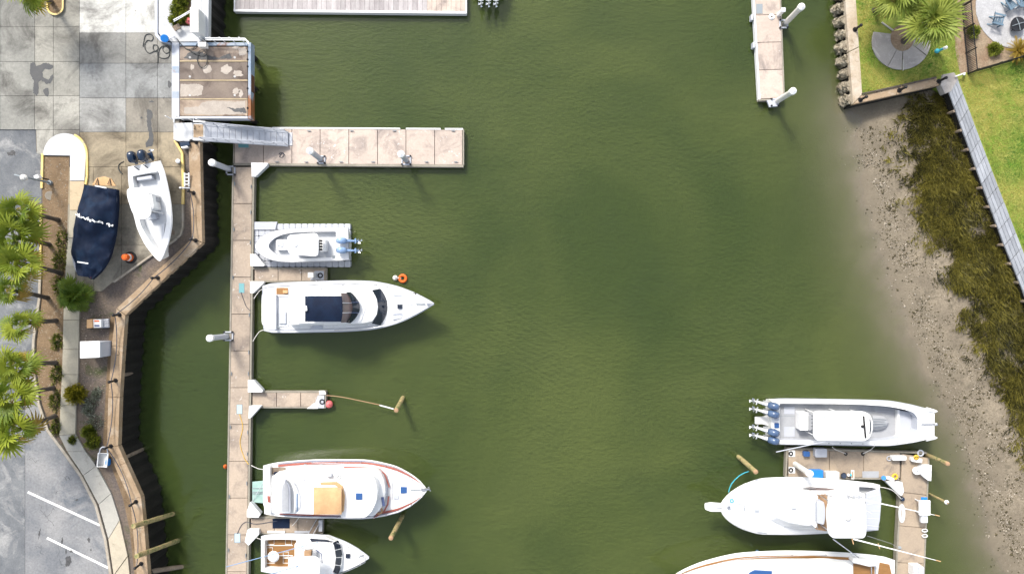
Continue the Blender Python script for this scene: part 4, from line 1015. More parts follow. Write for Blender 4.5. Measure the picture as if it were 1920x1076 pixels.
def outboard(parent, pos, aft, cowl='bluecowl', leg='lgrey', tilt=0.0, s=1.0, name='outboard_motor'):
    aft = Vector(aft).normalized(); side = Vector((-aft.y, aft.x, 0)); pos = Vector(pos); ct, st = math.cos(tilt), math.sin(tilt)
    def L(x, y, z):                      # x aft, y across, z up, about the tilt pivot
        x, z = x * ct - z * st, x * st + z * ct
        return pos + (aft * x + side * y) * s + Vector((0, 0, z * s))
    def ell(cx, z, lx, ly, n=14): return [L(cx + lx * math.copysign(abs(math.cos(a)) ** .7, math.cos(a)), ly * math.copysign(abs(math.sin(a)) ** .7, math.sin(a)), z) for a in (2 * math.pi * k / n for k in range(n))]
    b = MB(); b.loft([ell(.26, .12, .24, .15), ell(.28, .22, .33, .21), ell(.30, .50, .36, .22), ell(.29, .68, .31, .19), ell(.27, .76, .20, .12)])
    o = b.build(name, M[cowl], parent, smooth=True, sharp=60)
    b = MB(); b.loft([ell(.26, .13, .19, .11), ell(.27, -.35, .14, .075), ell(.30, -.62, .13, .05), ell(.32, -.72, .13, .04)]); b.build('midsection', M[leg], o, smooth=True)
    b = MB(); b.tube([L(.02, 0, -.74), L(.12, 0, -.74), L(.45, 0, -.74), L(.62, 0, -.74)], [.03 * s, .085 * s, .085 * s, .05 * s], 10)
    b.add([L(.05, 0, -.8), L(.35, 0, -.8), L(.30, 0, -1.02), L(.18, 0, -1.0), L(.2, .015, -.9)], [(0, 1, 2, 3)]); b.build('gearcase', M[leg], o, smooth=True)
    b = MB(); b.add([L(.15, -.17, -.50), L(.52, -.17, -.50), L(.52, .17, -.50), L(.15, .17, -.50), L(.15, -.17, -.53), L(.52, -.17, -.53), L(.52, .17, -.53), L(.15, .17, -.53)], [(0, 1, 2, 3), (7, 6, 5, 4), (0, 1, 5, 4), (1, 2, 6, 5), (2, 3, 7, 6), (3, 0, 4, 7)]); b.build('cavitation_plate', M[leg], o)
    b = MB()
    for k in range(3):
        a = 2 * math.pi * k / 3 + .4; c, d = math.cos(a), math.sin(a); e, f = math.cos(a + .9), math.sin(a + .9)
        b.add([L(.62, c * .05, -.74 + d * .05), L(.60, c * .20, -.74 + d * .20), L(.70, e * .19, -.74 + f * .19), L(.72, e * .05, -.74 + f * .05)], [(0, 1, 2, 3)])
    b.tube([L(.58, 0, -.74), L(.78, 0, -.74)], [.06 * s, .03 * s], 8); b.build('propeller', M['steel'], o)
    b = MB(); b.tube([L(-.12, 0, .1), L(.1, 0, .1)], .1 * s, 8); b.tube([L(.0, .13, -.25), L(.0, .13, .15)], .035 * s, 6); b.tube([L(.0, -.13, -.25), L(.0, -.13, .15)], .035 * s, 6); b.build('bracket', M['grey'], o)
    return o

def strip(parent, name, a, za, c, zc, mat, panes=0, mull='white', off=.012):
    """glazing strip between two pixel polylines at their own heights, split into panes"""
    A = [U(x, y, za) for x, y in a]; C = [U(x, y, zc) for x, y in c]
    th = Vector((0, 0, -.03))
    if not panes:
        b = MB(); b.loft([A, C], closed=False); return b.build(name, M[mat], parent, smooth=True)
    n = len(A) - 1; fr = None
    for k in range(panes):
        i0, i1 = round(k * n / panes), round((k + 1) * n / panes)
        b = MB(); P, Q = [p.copy() for p in A[i0:i1 + 1]], [p.copy() for p in C[i0:i1 + 1]]
        b.loft([P, Q], closed=False); b.build(name, M[mat], parent, smooth=True)
        if k:
            b = MB(); b.tube([A[i0] + Vector((0, 0, .01)), C[i0] + Vector((0, 0, .01))], .025, 5); b.build('mullion', M[mull], parent)

def arcx(x0, x1, y0, y1, n=12, p=2.0):
    """a bow-shaped polyline bulging from x0 (ends) to x1 (middle) between y0 and y1"""
    return [(x0 + (x1 - x0) * (1 - abs(2 * i / n - 1) ** p), y0 + (y1 - y0) * i / n) for i in range(n + 1)]

def blk(parent, name, px, z0, z1, mat, bev=.04, r=0, ptop=None, smooth=False):
    b = MB(); px = rp(px, r) if r else px
    if ptop and r: ptop = rp(ptop, r)
    b.pp(px, z0, z1, ptop); return b.build(name, M[mat], parent, bev=bev, smooth=smooth)
def pole(parent, name, pts, r, mat, n=6):
    b = MB(); b.tube([U(*p) for p in pts], r, n); return b.build(name, M[mat], parent, smooth=True)

# ---- 1: centre console on a drive-on float
jd = T('drive_on_dock', 'white grey modular float dock carrying the centre console boat', 'dock', U(567, 460, 0))
cub = MB(); cub.prism(rp(rect(-.235, -.235, .235, .235), .1, 3), 0, .42); _c = cub.build('float_cube', M['lgrey'], jd, bev=.03, origin=(0, 0, 0)); cube_me = _c.data
bpy.data.objects.remove(_c)
k = (HC - .3) / FP
for i in range(16):
    for j in range(7):
        x = 477 + 5.7 + i * 11.37; y = 420 + 5.8 + j * 11.6
        if j in (3,) and i > 12: continue
        inst(cube_me, 'float_cube', jd, U(x, y, 0) + Vector((0, 0, -.08)), (0, 0, 0), (11.1 * k / .47, 11.3 * k / .47, 1))
b = MB(); b.pp([(476, 416), (520, 416), (516, 431), (476, 431)], .3, .44); b.build('ramp_plate', M['lgrey'], jd, bev=.02)
cc = T('motor_boat', 'white centre console boat with pale blue twin outboards on the drive-on dock', 'boat', U(567, 460, .4))
h = Hull(cc, (653, 457.5), (479, 462), 1.35, 1.55, [(0, 30), (.3, 31), (.6, 31), (.78, 28), (.9, 21), (.96, 13), (1, 3)], zw=.75, zk=-.45, flare=.82)
h.open(.13, .86, [(0, 24), (.5, 25), (.75, 22), (.9, 15), (.97, 8), (1, 2)], .95, lip=.03, linermat='lgrey'); h.rail(.05, 'grey')
blk(cc, 'transom_platform', [(636, 437), (652, 437), (652, 478), (636, 478)], 1.0, 1.3, 'white')
blk(cc, 'console', rect(548, 446, 590, 472), .95, 2.0, 'white', r=4); blk(cc, 'forward_seat', rect(517, 449, 540, 469), .95, 1.35, 'white', r=4)
blk(cc, 'seat_cushion', [(519, 452), (531, 449), (531, 464), (519, 461)], 1.35, 1.40, 'lgrey')
for x, y in ((552, 448), (552, 471), (588, 448), (588, 471)):
    p = U(x, y, 1.5); b = MB(); b.cyl(p - Vector((0, 0, .4)), Vector((p.x, p.y, 3.0)), .03, n=6); b.build('top_leg', M['steel'], cc)
blk(cc, 'hard_top', [(540, 441), (592, 437), (597, 442), (597, 477), (592, 481), (542, 477), (536, 459)], 2.98, 3.08, 'white', r=6, bev=.03)
b = MB(); b.ball(U(554, 459, 3.12), .16, squash=.5); b.build('dome_antenna', M['white'], cc, smooth=True)
for i in range(4): blk(cc, 'rod_holder', rect(598.2, 449.5 + i * 5.4, 603, 453.2 + i * 5.4), 2.0, 2.25, 'black', bev=.02)
blk(cc, 'leaning_post', rect(600, 448, 610, 472), .95, 1.75, 'white', r=3); blk(cc, 'cooler_hatch', rect(623, 479, 628, 484), 1.36, 1.42, 'platefr', bev=.01)
blk(cc, 'teak_step', rect(630, 446, 633, 471), .96, 1.02, 'pile', bev=.01)
for y in (452, 470): outboard(cc, U(650, y, 1.35), (1, 0, 0), 'bluecowl', 'bluecowl', math.radians(62), 1.05)
hose([(478, 474), (484, 478), (489, 486), (497, 489)], name='fender_line', mat='rope', r=.03, z=.6, label='dark line and fender at the bow of the drive-on dock boat', cat='rope')

# ---- 2: flybridge yacht with navy bimini
ya = T('yacht', 'white flybridge yacht with a navy bimini top', 'yacht', U(640, 576, 0))
h = Hull(ya, (494, 578), (811, 569.5), 1.35, 2.35, [(0, 42), (.04, 45), (.2, 46.5), (.45, 47), (.62, 45), (.76, 37), (.88, 23), (.95, 11.5), (1, 2)], zk=-.8, flare=.78, rake=.20)
h.deck('white', .10); h.rail(.03, 'lgrey', 'toe_rail', .06, u=.90); h.rail(.05, 'lgrey'); h.bowrail(.6, .42)
blk(ya, 'swim_platform', [(494, 537), (505, 535), (505, 621), (497, 620), (490, 604), (490, 556)], .35, .5, 'white', r=4)
blk(ya, 'cockpit_sole', rect(518, 541, 541, 612), 1.43, 1.47, 'nonskid', bev=.01)
blk(ya, 'cockpit_teak', rect(518, 539.5, 540, 552), 1.45, 1.49, 'teak', bev=.01)
blk(ya, 'seat_cushion', rect(530, 544, 539, 550), 1.48, 1.62, 'tan', bev=.03)
blk(ya, 'transom_seat', rect(514, 553, 518, 618), 1.45, 1.75, 'lgrey', bev=.03)
blk(ya, 'side_deck_panel', [(581, 536), (604, 537), (602, 543), (588, 545)], 1.56, 1.60, 'lgrey', bev=.01)
blk(ya, 'side_deck_panel', [(588, 609), (605, 611), (605, 617), (578, 619)], 1.56, 1.60, 'lgrey', bev=.01)
house0 = [(545, 545), (690, 541), (718, 546), (726, 560), (728, 576), (726, 592), (716, 606), (690, 609), (545, 611)]
house1 = [(545, 547), (680, 545), (700, 549), (706, 561), (708, 576), (706, 590), (698, 602), (680, 606), (545, 609)]
blk(ya, 'deck_house', house0, 1.5, 2.75, 'white', bev=.05, ptop=house1)
strip(ya, 'windshield_pane', arcx(697, 709.5, 544, 606.5), 2.74, arcx(713, 727, 541, 610), 1.98, 'glass', 3, 'navyg')
blk(ya, 'fly_bridge', [(555, 548), (655, 547), (668, 560), (671, 576), (668, 592), (655, 605), (555, 607)], 2.72, 3.15, 'white', bev=.05, r=5)
strip(ya, 'fly_windshield', arcx(649, 661, 548, 605), 3.75, arcx(657, 675, 547, 606), 3.12, 'glass', 3, 'bluetrim')
strip(ya, 'vinyl_panel', arcx(639, 643, 549, 605, 12), 4.15, arcx(655, 661, 550, 604, 12), 3.5, 'vinyl', 3, 'lgrey')
def bimini(parent, px, z, mat, bow=.18, n=8):
    x0, x1, y0, y1 = px; rows = []
    for i in range(n + 1):
        f = i / n; row = []
        for j in range(7):
            g = j / 6; row.append(U(x0 + (x1 - x0) * f, y0 + (y1 - y0) * g, z + bow * (1 - (2 * g - 1) ** 2) + .04 * math.sin(f * math.pi * 3) - .08 * (2 * f - 1) ** 2))
        rows.append(row)
    b = MB(); b.loft(rows, closed=False); low = [[v - Vector((0, 0, .04)) for v in r_] for r_ in rows]; b.loft(low, closed=False)
    edge = [r_[0] for r_ in rows] + rows[-1][1:-1] + [r_[-1] for r_ in reversed(rows)] + rows[0][1:-1][::-1]
    b.loft([edge, [v - Vector((0, 0, .12)) for v in edge]]); b.f = [f for f in b.f if len(f) == 4]
    return b.build('bimini_top', M[mat], parent, smooth=True)
bimini(ya, (572, 642, 555, 603), 4.05, 'navy', .16)
blk(ya, 'radar_dome', [(569, 573), (575, 573), (576, 583), (569, 583)], 4.2, 4.35, 'white', r=2)
for x, y in ((576, 557), (576, 602), (640, 555), (640, 603), (606, 555), (606, 603)): pole(ya, 'bimini_post', [(x, y, 3.1), (x, y, 4.05)], .025, 'steel')
for x, y in ((545, 603), (522, 613)): pole(ya, 'cleat', [(x - 3, y, 1.6), (x + 5, y, 1.62)], .04, 'platefr')
blk(ya, 'deck_hatch', [(738, 548), (772, 551), (774, 556), (765, 563), (737, 563)], 2.03, 2.10, 'nonskid', bev=.015); blk(ya, 'sun_pad', [(738, 585), (772, 581), (752, 597), (736, 600)], 2.03, 2.09, 'lgrey', bev=.015)
blk(ya, 'anchor_locker', rect(774, 549, 780, 553), 2.1, 2.25, 'black', r=1.5); pole(ya, 'anchor_chain', [(780, 570, 2.3), (797, 570, 2.38)], .04, 'platefr')
blk(ya, 'anchor_roller', [(800, 567), (814, 568), (814, 572), (800, 573)], 2.3, 2.42, 'steel', bev=.02)
for sd, y0 in ((1, 541), (-1, 611)): pole(ya, 'hand_rail', [(610, y0, 2.1), (650, y0 + sd * 1, 2.15), (690, y0 + sd * 2, 2.15)], .02, 'steel')

# ---- 3: trawler yacht with tan bimini and red trim
yb = T('yacht', 'white motor yacht with red trim, tan bimini and two blue hatches', 'yacht', U(640, 918, 0))
h = Hull(yb, (496, 917.5), (799, 918), 1.5, 2.6, [(0, 45), (.1, 50), (.35, 54), (.6, 54), (.79, 45), (.905, 29), (.965, 15), (1, 2)], zk=-.9, flare=.80, rake=.20)
h.deck('white', .06)
for sd in (1, -1):
    b = MB(); r0 = [h.at(t, sd * .95, h.zs(t) + .05) for t in h.ts if t > .05]; r1 = [h.at(t, sd * .985, h.zs(t) + .02) for t in h.ts if t > .05]; b.loft([r0, r1], closed=False); b.build('blue_stripe', M['bluetrim'], yb, smooth=True)
    b = MB(); ts = [t for t in h.ts if .06 < t < .985]; r0 = [h.at(t, sd * (.86 - .10 * max(0, t - .6)), h.zs(t) + .085) for t in ts]; r1 = [h.at(t, sd * .935, h.zs(t) + .06) for t in ts]; b.loft([r0, r1], closed=False); b.build('red_side_deck', M['redtrim'], yb, smooth=True)
h.rail(.05, 'white', dz=.02); h.bowrail(.65, .3)
blk(yb, 'transom', [(493, 876), (506, 873), (508, 963), (499, 960), (493, 945)], 1.2, 1.95, 'white', r=4)
blk(yb, 'transom_door', [(501, 929), (506, 930), (507, 942), (502, 941)], 1.95, 1.99, 'redtrim', bev=.005)
blk(yb, 'cockpit_sole', rect(508, 876, 535, 889), 1.58, 1.62, 'pile', bev=.005)
blk(yb, 'fender_basket', [(512, 886), (522, 885), (523, 889), (513, 890)], 1.6, 1.9, 'navy', r=2)
sp = blk(yb, 'swim_platform', [(473, 903), (494, 901), (494, 943), (473, 941)], .35, .45, 'mint', bev=.01)
for y in (915, 922, 925): pole(sp, 'cross_bar', [(473, y, .47), (494, y, .47)], .03, 'platefr')
pole(sp, 'stay', [(474, 938, .5), (493, 905, .9)], .02, 'lgrey')
blk(yb, 'boat_deck', [(509, 892), (560, 884), (700, 878), (712, 884), (720, 900), (722, 918), (720, 940), (712, 956), (700, 968), (509, 962)], 1.6, 2.95, 'white', bev=.06, r=5)
blk(yb, 'wheel_house', [(640, 896), (690, 886), (704, 898), (708, 918), (706, 940), (697, 960), (685, 971), (638, 972)], 2.9, 3.75, 'white', bev=.07, r=6)
strip(yb, 'windshield_pane', arcx(709, 713, 893, 947), 2.9, arcx(722, 727, 896, 944), 2.25, 'lgrey', 3, 'white')
for pts in ([(645, 875.5), (690, 876), (712, 880), (722, 889), (730, 913)], [(729, 930), (727, 945), (720, 958), (700, 971)]):
    A = [U(x, y, 2.42) for x, y in pts]; b = MB(); b.tube(A, .06, 5); b.build('red_cap_rail', M['redtrim'], yb, smooth=True)
bimini(yb, (588, 640, 914, 964), 4.3, 'tan', .14)
blk(yb, 'canvas_skirt', [(600, 905), (630, 904), (642, 912), (646, 930), (644, 958), (640, 962), (641, 918), (628, 909), (602, 909)], 3.7, 3.9, 'tan', bev=.02)
for x, y in ((592, 916), (592, 962), (636, 916), (636, 962)): pole(yb, 'bimini_post', [(x, y, 2.9), (x, y, 4.3)], .025, 'steel')
for x, y in ((673, 930.5), (757, 918.5)): blk(yb, 'blue_hatch', rect(x - 6, y - 6, x + 6, y + 6), (3.7 if x < 700 else 2.3), (3.82 if x < 700 else 2.44), 'bluehatch', bev=.02)
blk(yb, 'deck_locker', [(714, 932), (719, 931), (722, 948), (717, 949)], 2.95, 3.05, 'bluetrim', bev=.02)
b = MB(); b.torus(U(711, 957, 2.6), .2, .07, 16, 6); b.build('coiled_line', M['tancush'], yb, smooth=True)
b = MB(); b.torus(U(636, 894, 3.0), .12, .02, 12, 5); b.build('line_coil', M['platefr'], yb)
pole(yb, 'anchor_pulpit', [(790, 918, 2.62), (806, 916, 2.7)], .10, 'steel'); pole(yb, 'anchor_shank', [(803, 912, 2.62), (807, 920, 2.62)], .06, 'steel'); pole(yb, 'anchor_chain', [(770, 918, 2.5), (788, 917.5, 2.6)], .04, 'platefr')
# tender in its cradle
tn = T('tender', 'small grey covered tender lying across the aft deck of the red trimmed yacht', 'dinghy', U(535, 928, 2.95))
rings = []
for i in range(9):
    f = i / 8; y = 897 + f * 64; w = 9.5 * (1 - (1 - min(1, f / .35)) ** 2) * .999 + .6; cx = 535 + 1.5 * f
    rings.append([U(cx + w * math.cos(a), y, 3.2 + .28 * math.sin(a)) for a in (2 * math.pi * k_ / 10 for k_ in range(10))])
b = MB(); b.loft(rings); b.build('tube_hull', M['lgrey'], tn, smooth=True)
b = MB(); b.loft([[U(535 + q * (1 - (1 - min(1, f / .35)) ** 2), 900 + f * 58, 3.46 + .05 * (1 - abs(q) / 6)) for q in (-6, -3, 0, 3, 6)] for f in [i / 6 for i in range(7)]], closed=False); b.build('cover', M['grey'], tn, smooth=True)
for y in (915, 945): pole(tn, 'cradle', [(524, y, 2.98), (530, y, 3.0), (546, y, 2.98)], .06, 'white')
cr = T('davit', 'white curved boat davit arm behind the grey tender', 'davit', U(552, 928, 2.95))
pole(cr, 'arm', [(541, 896, 3.0), (549, 905, 3.3), (554, 925, 3.45), (554, 945, 3.4), (552, 960, 3.0)], .07, 'white'); pole(cr, 'stay', [(557, 925, 3.0), (557, 958, 3.0)], .04, 'bluecowl')

# ---- 4: sport boat with teak cockpit
sb = T('motor_boat', 'white sport boat with brown teak cockpit and white hardtop at the bottom edge', 'boat', U(590, 1040, 0))
h = Hull(sb, (490, 1038), (691, 1045), 1.2, 1.9, [(0, 33), (.1, 36), (.35, 38), (.58, 37), (.75, 29), (.88, 17), (.96, 7), (1, 1.5)], zk=-.7, flare=.8, rake=.20)
h.open(.03, .34, [(0, 26.5), (.5, 28), (1, 27)], .75, solemat='teak', lip=.04); h.rail(.045, 'lgrey'); h.bowrail(.5, .5)
for x0, y0, x1, y1 in ((502, 1010, 514, 1020), (535, 1009, 547, 1020), (500, 1026, 511, 1038), (531, 1034, 541, 1044), (500, 1046, 515, 1055), (531, 1046, 541, 1055)):
    b = MB(); p = [(x0, y0), (x1, y0), (x1, y1), (x0, y1)]; b.tube([U(x, y, .77) for x, y in p], .03, 4, closed=True); b.build('hatch_frame', M['white'], sb)
b = MB(); b.tube([U(497, 1022, .78), U(549, 1022, .78)], .03, 4); b.build('seam', M['white'], sb); b = MB(); b.tube([U(497, 1041, .78), U(549, 1041, .78)], .03, 4); b.build('seam', M['white'], sb)
b = MB(); p = U(518, 1037, .75); b.cyl(p, p + Vector((0, 0, .55)), .07, n=8); b.tube([p + Vector((0, 0, .55)), p + Vector((0, 0, .6)), p + Vector((0, 0, .72))], [.38, .42, .3], 18); b.build('round_table', M['white'], sb, smooth=True)
blk(sb, 'cabin', [(555, 1008), (612, 1008), (632, 1016), (640, 1030), (642, 1046), (640, 1062), (632, 1074), (555, 1073)], 1.2, 1.95, 'white', bev=.06, r=4)
strip(sb, 'windshield_pane', arcx(624, 630, 1017, 1072), 2.32, arcx(634, 642, 1012, 1076), 1.9, 'glass', 4, 'white')
b = MB(); b.pp([(581, 1010), (612, 1012), (630, 1019), (626, 1022), (608, 1017), (584, 1015)], 1.95, 2.1); b.build('side_window', M['glass'], sb)
blk(sb, 'bridge_deck', [(552, 1018), (598, 1016), (626, 1018), (630, 1045), (626, 1076), (552, 1074)], 1.9, 2.25, 'white', bev=.04, r=4)
blk(sb, 'helm_seat', rect(570, 1032, 583, 1043), 2.25, 2.6, 'tancush', bev=.04); blk(sb, 'helm_seat', rect(586, 1034, 594, 1042), 2.25, 2.62, 'grey', bev=.04)
blk(sb, 'hard_top', [(540, 1044), (590, 1042), (599, 1047), (601, 1060), (599, 1078), (590, 1082), (540, 1080)], 3.6, 3.72, 'white', bev=.04, r=5)
for x, y in ((545, 1047), (545, 1076), (594, 1048), (594, 1076)): pole(sb, 'tower_leg', [(x + 2, y - 1, 2.1), (x, y, 3.6)], .035, 'steel')
pole(sb, 'tower_brace', [(565, 1026, 3.2), (575, 1030, 3.3), (590, 1028, 3.2)], .03, 'platefr'); pole(sb, 'tower_brace', [(592, 1030, 3.0), (603, 1038, 3.0), (604, 1055, 3.0)], .03, 'bluetrim')
for a, c in (((596, 1016, 2.4), (424, 1062, 5.6)), ((560, 1060, 3.7), (480, 1084, 5.5))): pole(sb, 'outrigger', [a, c], .028, 'bluecowl')
pole(sb, 'anchor_chain', [(672, 1044, 1.85), (682, 1040, 1.9)], .035, 'platefr')
gp = T('gang_plank', 'grey boarding plank from the finger dock to the teak cockpit boat', 'plank', U(586, 990, DZ))
b = MB(); A, C = U(598, 974, .7), U(577, 1010, 1.35); d = (C - A).normalized(); sdv = Vector((-d.y, d.x, 0)).normalized() * .16
b.loft([[A + sdv, A - sdv, A - sdv - Vector((0, 0, .06)), A + sdv - Vector((0, 0, .06))], [C + sdv, C - sdv, C - sdv - Vector((0, 0, .06)), C + sdv - Vector((0, 0, .06))]]); b.build('board', M['pile'], gp)
for s_ in (1, -1): b = MB(); b.tube([A + sdv * s_ + Vector((0, 0, .03)), C + sdv * s_ + Vector((0, 0, .03))], .025, 5); b.build('edge_rail', M['lgrey'], gp)

# ---- 5: catamaran with four outboards
ct_ = T('catamaran', 'white catamaran fishing boat with four tilted outboards and grey cockpit', 'boat', U(1580, 792, 0))
h = Hull(ct_, (1447, 790), (1752, 795.5), 1.25, 1.9, [(0, 42), (.1, 42.5), (.45, 42.5), (.7, 42), (.85, 36), (.95, 29), (1, 26)], zk=-.5, flare=.9, rake=.04)
b = MB(); r_ = [h.at(1, u, 1.9 - (.02 if abs(u) < .9 else 0)) for u in (-1, -.5, 0, .5, 1)]; r2 = [h.at(.975, u * .9, .3) for u in (-1, -.5, 0, .5, 1)]; b.loft([r_, r2], closed=False); b.build('bow_face', M['white'], ct_)
h.open(.05, .90, [(0, 34), (.5, 34.5), (.75, 32.5), (.9, 27), (.97, 21), (1, 11)], .70, solemat='grey', linermat='lgrey', lip=.03); h.rail(.04, 'lgrey')
for sd in (1, -1):
    b = MB(); p = h.at(1.0, sd * .95); b.tube([h.at(.95, sd * .97), p + h.ax * .05, p + h.ax * .22], [.16, .12, .03], 8); b.build('bow_tip', M['white'], ct_, smooth=True)
    for i in range(12): q = h.at(.08 + .07 * i, sd * .92, h.zs(.08 + .07 * i) + .02); b = MB(); b.cyl(q, q + Vector((0, 0, .03)), .035, n=6); b.build('rod_holder', M['platefr'], ct_)
blk(ct_, 'bow_platform', [(1684, 769), (1716, 773), (1722, 782), (1723, 795), (1722, 809), (1716, 818), (1684, 823)], .7, 1.0, 'lgrey', bev=.03)
blk(ct_, 'bow_step', rect(1683, 768, 1687, 824), .7, 1.04, 'white', bev=.01)
blk(ct_, 'swim_platform', [(1416, 781), (1430, 781), (1446, 776), (1446, 800), (1430, 795), (1416, 795)], .4, .55, 'white', r=2)
blk(ct_, 'transom', rect(1447, 750, 1461, 830), .7, 1.36, 'white', r=2)
for y, mt in ((783, 'lgrey'), (797.5, 'bluehatch')): blk(ct_, 'bait_hatch', rect(1452, y - 5, 1461, y + 5), 1.36, 1.40, mt, r=2, bev=.01)
blk(ct_, 'sole_seam', rect(1463, 779.4, 1500, 780.4), .70, .706, 'platefr', bev=0)
blk(ct_, 'leaning_post', rect(1500, 773, 1516, 807), .7, 1.55, 'white', r=2); blk(ct_, 'seat', rect(1515, 777, 1524, 807), .7, 1.35, 'grey', r=2)
for i in range(5): pole(ct_, 'rocket_launcher', [(1521, 779 + i * 6.6, 1.8), (1526, 779 + i * 6.6, 2.2)], .025, 'navyg')
blk(ct_, 'console', rect(1560, 778, 1622, 818), .7, 1.95, 'white', r=5)
blk(ct_, 'hard_top', [(1526, 772), (1534, 770), (1620, 771), (1632, 777), (1637, 790), (1637, 806), (1631, 821), (1622, 827), (1532, 826), (1525, 818)], 2.95, 3.08, 'white', r=5)
for x, y in ((1535, 777), (1535, 820), (1622, 778), (1622, 820), (1580, 776), (1580, 821)): p = U(x, y, 2.95); b = MB(); b.cyl(Vector((p.x, p.y, .7)), p, .035, n=6); b.build('top_leg', M['white'], ct_)
blk(ct_, 'light_bar', [(1618.5, 780), (1621, 780), (1625, 821), (1622, 821)], 3.08, 3.16, 'black', bev=.01); blk(ct_, 'top_window', [(1630.5, 785), (1632, 785), (1634, 800), (1632, 813), (1630.5, 813), (1632, 800)], 3.08, 3.12, 'glass', bev=0)
b = MB(); b.ball(U(1617, 799, 3.15), .1); b.build('nav_light', M['black'], ct_, smooth=True)
rings = []
for i in range(7):
    f = i / 6; x = 1636 + 30 * f; w = 14 * math.sqrt(max(.02, 1 - f ** 3)); rings.append([U(x, 792 + w * q, .95 + .3 * (1 - q * q) * (1 - f * .4)) for q in (-1, -.6, -.2, .2, .6, 1)])
b = MB(); b.loft(rings, closed=False); s_ = b.build('console_seat', M['grey'], ct_, smooth=True)
for q in (-.55, -.2, .15, .5): b = MB(); b.tube([U(1637, 792 + 14 * q, 1.3), U(1655, 792 + 12 * q, 1.22), U(1662, 792 + 9 * q, 1.1)], .02, 5); b.build('seat_seam', M['platefr'], s_)
pole(ct_, 'outrigger', [(1574, 820, 3.1), (1555, 826, 3.0), (1455, 847, 2.4)], .035, 'lgrey'); pole(ct_, 'anchor', [(1728, 795, 1.95), (1755, 795, 1.95)], .05, 'steel')
b = MB(); b.ball(U(1755, 795, 1.95), .13); b.build('anchor_roller', M['steel'], ct_, smooth=True)
for y in (757, 772, 806, 821): outboard(ct_, U(1438, y, 1.15), (-1, .22, 0), 'steelblue', 'whiteb', math.radians(60), 1.22)

# ---- 6: big sport fisher with hardtop
sf = T('sport_fisher', 'large white sport fishing boat with hardtop and pulpit at lower right', 'boat', U(1500, 951, 0))
h = Hull(sf, (1648, 951), (1352, 951), 1.35, 2.7, [(0, 42), (.05, 44), (.3, 50), (.55, 53), (.72, 52), (.85, 42), (.93, 29), (.975, 17), (1, 5)], zk=-.9, flare=.72, rake=.22)
h.open(.02, .16, [(0, 36), (.5, 38), (1, 38)], .8, solemat='nonskid', lip=.05); h.rail(.05, 'white')
b = MB(); rows = []
for t in [t for t in h.ts if t > .13]: rows.append([h.at(t, u, h.zs(t) + .06 + .16 * (1 - u * u)) for u in (-.96, -.7, -.35, 0, .35, .7, .96)])
b.loft(rows, closed=False); b.build('fore_deck', M['white'], sf, smooth=True)
blk(sf, 'transom_cover', [(1624, 924), (1650, 915), (1653, 936), (1650, 975), (1646, 994), (1622, 993)], 1.5, 1.62, 'lgrey', bev=.03)
for k in range(5): pole(sf, 'cover_seam', [(1626, 932 + k * 13, 1.63), (1649, 927 + k * 15, 1.63)], .012, 'whiteb')
h0 = [(1430, 951), (1440, 926), (1470, 915), (1500, 911), (1598, 912), (1598, 996), (1500, 994), (1470, 987), (1440, 976)]
h1 = [(1452, 951), (1458, 932), (1480, 923), (1505, 920), (1598, 918), (1598, 990), (1505, 984), (1480, 979), (1458, 970)]
blk(sf, 'salon', h0, 2.0, 3.1, 'white', bev=.10, ptop=h1)
strip(sf, 'side_window', [(1504, 913.5), (1520, 912.5), (1550, 914.5), (1578, 918)], 2.72, [(1506, 914), (1521, 918), (1550, 919), (1577, 919)], 3.05, 'vinyl')
blk(sf, 'fly_deck', [(1552, 922), (1600, 920), (1622, 926), (1622, 996), (1600, 1000), (1552, 996)], 3.0, 3.21, 'white', bev=.03, r=3)
blk(sf, 'fly_sole', [(1529, 928), (1551, 926), (1551, 996), (1529, 992)], 3.0, 3.2, 'tancush', bev=.03, r=3)
blk(sf, 'fly_coaming', [(1524, 930), (1530, 926), (1534, 930), (1530, 951), (1533, 980), (1530, 990), (1524, 985)], 3.0, 3.7, 'white', bev=.04, r=2)
blk(sf, 'helm_console', [(1531, 941), (1545, 940), (1548, 953), (1548, 972), (1545, 984), (1531, 980)], 3.2, 3.95, 'lgrey', bev=.08, r=3)
for pts in ([(1532, 929, 3.2), (1530, 940, 4.0), (1530, 975, 4.0), (1533, 990, 3.2)], [(1540, 926, 3.2), (1560, 930, 4.3)], [(1545, 990, 3.2), (1557, 1000, 4.6)]): pole(sf, 'bridge_rail', pts, .03, 'steel')
blk(sf, 'hard_top', [(1556, 937), (1616, 936), (1624, 944), (1625, 1000), (1621, 1009), (1562, 1009), (1553, 1000), (1550, 968), (1551, 950)], 5.0, 5.14, 'white', bev=.05, r=5)
for x, y in ((1560, 943), (1615, 943), (1562, 1000), (1617, 1000)): p = U(x, y, 5.0); b = MB(); b.cyl(Vector((p.x * .992, p.y * .995, 3.1)), p, .035, n=6); b.build('top_leg', M['steel'], sf)
for a, c in (((1600, 1010, 5.0), (1764, 1052, 8.0)), ((1616, 936, 5.0), (1762, 967, 7.5))):
    pole(sf, 'outrigger', [a, ((a[0] + c[0]) / 2, (a[1] + c[1]) / 2, (a[2] + c[2]) / 2), c], [.05, .035, .015], 'white'); pole(sf, 'outrigger_tip', [(c[0] - 9, c[1] - 2.3, c[2] - .1), c], .028, 'tan')
pole(sf, 'outrigger_stay', [(1562, 1010, 4.0), (1610, 1045, 3.0)], .035, 'steel'); pole(sf, 'outrigger_stay', [(1626, 1004, 5.0), (1670, 1018, 5.6), (1700, 1034, 6.6)], .014, 'steel')
for x, y in ((1599, 1014.5), (1648, 1023)): pole(sf, 'spreader', [(x - 1.4, y - 5, 5.4), (x + 1.4, y + 5, 5.4)], .03, 'tan')
